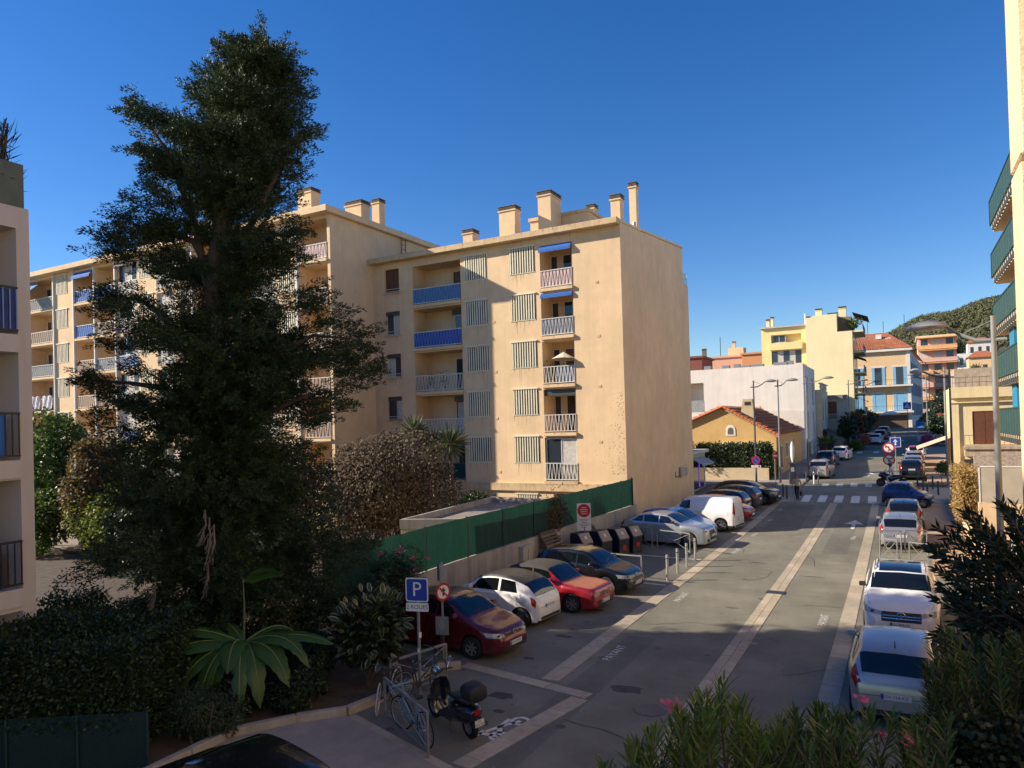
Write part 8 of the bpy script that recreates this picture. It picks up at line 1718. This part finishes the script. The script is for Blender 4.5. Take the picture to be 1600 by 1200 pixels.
loft([(-1.16, .98, .13, .09), (-1.12, 1.0, .19, .15), (-1.0, 1.01, .22, .17), (-.82, 1.01, .215, .165), (-.72, .99, .17, .13), (-.69, .98, .12, .09)], blackp, 'top_case', sc, pw=3.2); MB().tube([(-.62, -.12, .79), (-.8, -.13, .82), (-1.02, -.12, .83), (-1.02, .12, .83), (-.8, .13, .82), (-.62, .12, .79)], .011, 6).build('luggage_rack', chrome, sc)
pl = MB().obox((-1.035, 0, .42), (.004, 0, -.001), (0, .10, 0), (0, 0, .065)).build('number_plate', plate_m, sc)
for k, (tx, zz) in enumerate((('FX', .45), ('292 RD', .39))):
    o = link_mesh('plate_lettering', text_mesh(tx, .06), black_m, pl); q = Matrix.Identity(4)
    for i in range(3): q[i][0] = (0, -1, 0)[i]; q[i][1] = (0, 0, 1)[i]; q[i][2] = (-1, 0, 0)[i]; q[i][3] = (-1.041, 0, zz)[i]
    o.matrix_local = q
MB().obox((-.97, 0, .60), (.03, 0, 0), (0, .07, 0), (0, 0, .05)).build('tail_light', lamp_r, sc, bevel=.01); MB().tube([(-.2, -.17, .22), (-.5, -.19, .22), (-.8, -.2, .28), (-.92, -.2, .30)], [.03, .05, .06, .055], 8).build('exhaust', dgrey, sc, smooth=True); MB().tube([(-.1, .12, .22), (-.22, .18, .02)], .014, 6).build('stand', dgrey, sc)

# ------------------------------------------------ people
def figure(joints, edges, root=0):
    me = bpy.data.meshes.new('fig'); me.from_pydata([j[0] for j in joints], edges, []); ob = bpy.data.objects.new('fig', me); COL.objects.link(ob); sk = ob.modifiers.new('s', 'SKIN'); sk.branch_smoothing = .6
    for i, (p, r) in enumerate(joints): v = me.skin_vertices[0].data[i]; v.radius = (r, r) if not isinstance(r, tuple) else r; v.use_root = (i == root)
    sb = ob.modifiers.new('b', 'SUBSURF'); sb.levels = 2; sb.render_levels = 2; dg = bpy.context.evaluated_depsgraph_get(); dg.update(); m2 = bpy.data.meshes.new_from_object(ob.evaluated_get(dg)); bpy.data.objects.remove(ob); m2.polygons.foreach_set('use_smooth', [True]*len(m2.polygons)); return m2
skin_m = M('skin', (.36, .20, .13), .6); shirt = M('pale_shirt', (.42, .36, .27), .9, .08); trous = M('dark_trousers', (.012, .013, .018), .85); hair = M('dark_hair', (.015, .012, .010), .8); jeans = M('pale_jeans', (.30, .36, .46), .85, .1); jacket = M('light_jacket', (.42, .46, .52), .85, .08)
def person(label, loc, ang, J, E, colf, sc_=1.0):
    t = thing('person', label, 'person', loc, ang); ORG[t.name] = Vector((0, 0, 0)); me = figure(J, E)
    for m_ in (shirt, trous, skin_m, hair, jeans, jacket): me.materials.append(m_)
    for p in me.polygons: p.material_index = colf(p.center)
    o = link_mesh('body', me, None, t); return t
Jw = [((0, 0, .95), .135), ((0, 0, 1.15), .135), ((0, 0, 1.36), .15), ((0, 0, 1.50), .06), ((.01, 0, 1.58), .075), ((.015, 0, 1.68), .095), ((0, 0, 1.75), .06), ((.0, .10, .88), .095), ((.14, .10, .50), .062), ((.08, .10, .10), .045), ((.20, .10, .04), .04), ((0, -.10, .88), .095), ((-.04, -.10, .50), .062), ((-.24, -.10, .14), .045), ((-.14, -.10, .05), .04), ((0, .20, 1.40), .065), ((-.06, .27, 1.12), .045), ((.04, .28, .90), .036), ((.06, .28, .82), .04), ((0, -.20, 1.40), .065), ((.04, -.27, 1.12), .045), ((.08, -.28, .88), .036), ((.09, -.28, .80), .04)]
Ew = [(0, 1), (1, 2), (2, 3), (3, 4), (4, 5), (5, 6), (0, 7), (7, 8), (8, 9), (9, 10), (0, 11), (11, 12), (12, 13), (13, 14), (2, 15), (15, 16), (16, 17), (17, 18), (2, 19), (19, 20), (20, 21), (21, 22)]
def cw(c):
    if c.z > 1.69: return 3
    if c.z > 1.50: return 2
    if abs(c.y) > .22 and c.z < 1.14: return 2
    if c.z < .98 and abs(c.y) < .22: return 1
    return 0
ped = person('man in pale shirt and dark trousers walking over the zebra crossing', (-6.35, 52.3, gz(52.3)), R_(-100), Jw, Ew, cw)
for s in (-1, 1): MB().obox((.112, s*.035, 1.655), (.004, 0, 0), (0, .013, 0), (0, 0, .008)).build('eye', black_m, ped)
MB().add([(.10, -.016, 1.645), (.10, .016, 1.645), (.13, 0, 1.60), (.10, 0, 1.66)], [(0, 1, 2), (0, 2, 3), (1, 3, 2)]).build('nose', skin_m, ped); MB().obox((.10, 0, 1.575), (.004, 0, 0), (0, .022, 0), (0, 0, .005)).build('mouth', M('lips', (.25, .09, .07), .6), ped)
for s in (-1, 1): MB().obox((.0, s*.10, 1.645), (.018, 0, 0), (0, .008, 0), (0, 0, .03)).build('ear', skin_m, ped)
for s in (-1, 1):
    for k in range(4): MB().tube([(.05+.018*k, s*.285, .80), (.055+.018*k, s*.285, .74-.01*(k in (1, 2))), (.05+.018*k, s*.275, .705-.012*(k in (1, 2)))], .009, 5).build('finger', skin_m, ped)
    MB().tube([(.10, s*.28, .80), (.125, s*.275, .76)], .010, 5).build('thumb', skin_m, ped)
c_, s_ = math.cos(R_(-100)), math.sin(R_(-100)); lx, ly = .08, .30; bx_, by_ = -6.35+c_*lx-s_*ly, 52.3+s_*lx+c_*ly; z = gz(52.3)
bg_ = thing('bag', 'dark bag carried in the walking man\'s hand', 'bag', (bx_, by_, z+.3), R_(-100)); ORG[bg_.name] = Vector((0, 0, 0)); MB().box(-.17, .17, -.06, .06, 0, .33).build('pouch', black_m, bg_, bevel=.03); MB().tube([(-.09, 0, .33), (-.06, 0, .42), (.06, 0, .42), (.09, 0, .33)], .012, 6).build('handle', black_m, bg_)
# motorcycle with rider
mc = thing('motorcycle', 'black touring motorcycle waiting at the crossing', 'motorcycle', (-.65, 60.9, gz(61)), R_(172)); ORG[mc.name] = Vector((0, 0, 0))
for x in (-.72, .76):
    w_ = bpy.data.objects.new('wheel', None); COL.objects.link(w_); w_.parent = mc; w_.location = (x, 0, .32); ORG[w_.name] = Vector((0, 0, 0)); MB().lathe([(.2, -.07), (.29, -.08), (.32, -.04), (.32, .04), (.29, .08), (.2, .07)], axis='y', n=24).build('tyre', tyre_m, w_, smooth=True); MB().lathe([(0, .03), (.1, .04), (.2, .05), (.2, -.05), (.1, -.04), (0, -.03)], axis='y', n=20).build('rim', rim_d, w_, smooth=True)
loft([(-.95, .80, .08, .06), (-.8, .78, .16, .1), (-.45, .72, .18, .14), (0, .62, .2, .24), (.35, .72, .25, .30), (.6, .85, .24, .26), (.8, .88, .14, .16), (.9, .86, .06, .08)], blk_p, 'fairing', mc); loft([(-.6, .86, .13, .05), (-.3, .84, .16, .06), (0, .86, .13, .05)], blackp, 'saddle', mc); MB().add([(.55, -.2, 1.05), (.55, .2, 1.05), (.36, .15, 1.4), (.36, -.15, 1.4)], [(0, 1, 2, 3)]).build('windscreen', cglass, mc, fix=False)
MB().tube([(.76, 0, .32), (.55, 0, .9), (.45, 0, 1.08)], [.05, .05, .04], 8).build('fork', dgrey, mc); MB().tube([(.30, -.38, 1.08), (.45, -.2, 1.1), (.45, .2, 1.1), (.30, .38, 1.08)], .018, 6).build('handlebar', blackp, mc); loft([(-1.15, 1.05, .15, .1), (-1.1, 1.07, .22, .16), (-.8, 1.07, .23, .17), (-.7, 1.05, .16, .12)], blackp, 'top_case', mc); MB().obox((-.98, 0, .80), (.02, 0, 0), (0, .1, 0), (0, 0, .04)).build('tail_light', lamp_r, mc)
for s in (-1, 1): MB().obox((.42, s*.42, 1.22), (.02, 0, 0), (0, .07, 0), (0, 0, .045)).build('mirror', blackp, mc, bevel=.015)
Jr = [((-.15, 0, .93), .14), ((-.10, 0, 1.15), .145), ((.0, 0, 1.38), .16), ((.05, 0, 1.50), .06), ((.07, 0, 1.60), .11), ((.08, 0, 1.70), .13), ((.07, 0, 1.80), .08), ((-.05, .13, .90), .10), ((.32, .22, .70), .068), ((.18, .24, .36), .05), ((.30, .24, .30), .042), ((-.05, -.13, .90), .10), ((.32, -.22, .70), .068), ((.10, -.28, .30), .05), ((.22, -.30, .05), .042), ((.0, .21, 1.40), .07), ((.20, .30, 1.18), .05), ((.34, .34, 1.10), .04), ((.0, -.21, 1.40), .07), ((.20, -.30, 1.18), .05), ((.34, -.34, 1.10), .04)]
Er = [(0, 1), (1, 2), (2, 3), (3, 4), (4, 5), (5, 6), (0, 7), (7, 8), (8, 9), (9, 10), (0, 11), (11, 12), (12, 13), (13, 14), (2, 15), (15, 16), (16, 17), (2, 18), (18, 19), (19, 20)]
rd = person('rider in pale jacket and jeans sitting on the black motorcycle', (-.65, 60.9, gz(61)), R_(172), Jr, Er, lambda c: 3 if c.z > 1.53 else (4 if c.z < 1.0 and c.z > .12 else (3 if c.z <= .12 else 5)))
MB().lathe([(0, .15), (.09, .13), (.145, .05), (.15, -.03), (.12, -.13), (.05, -.16)], (.08, 0, 1.70), 'z', 16).build('helmet', blk_p, rd, smooth=True); MB().obox((.205, 0, 1.70), (.012, 0, .004), (0, .09, 0), (0, 0, .045)).build('visor', cglass, rd, bevel=.01)
for s in (-1, 1):
    for k in range(4): MB().tube([(.34, s*(.31+.022*k), 1.11), (.375, s*(.31+.022*k), 1.10), (.36, s*(.31+.022*k), 1.07)], .010, 5).build('finger', black_m, rd)
    MB().tube([(.33, s*.30, 1.10), (.36, s*.285, 1.09)], .011, 5).build('thumb', black_m, rd)
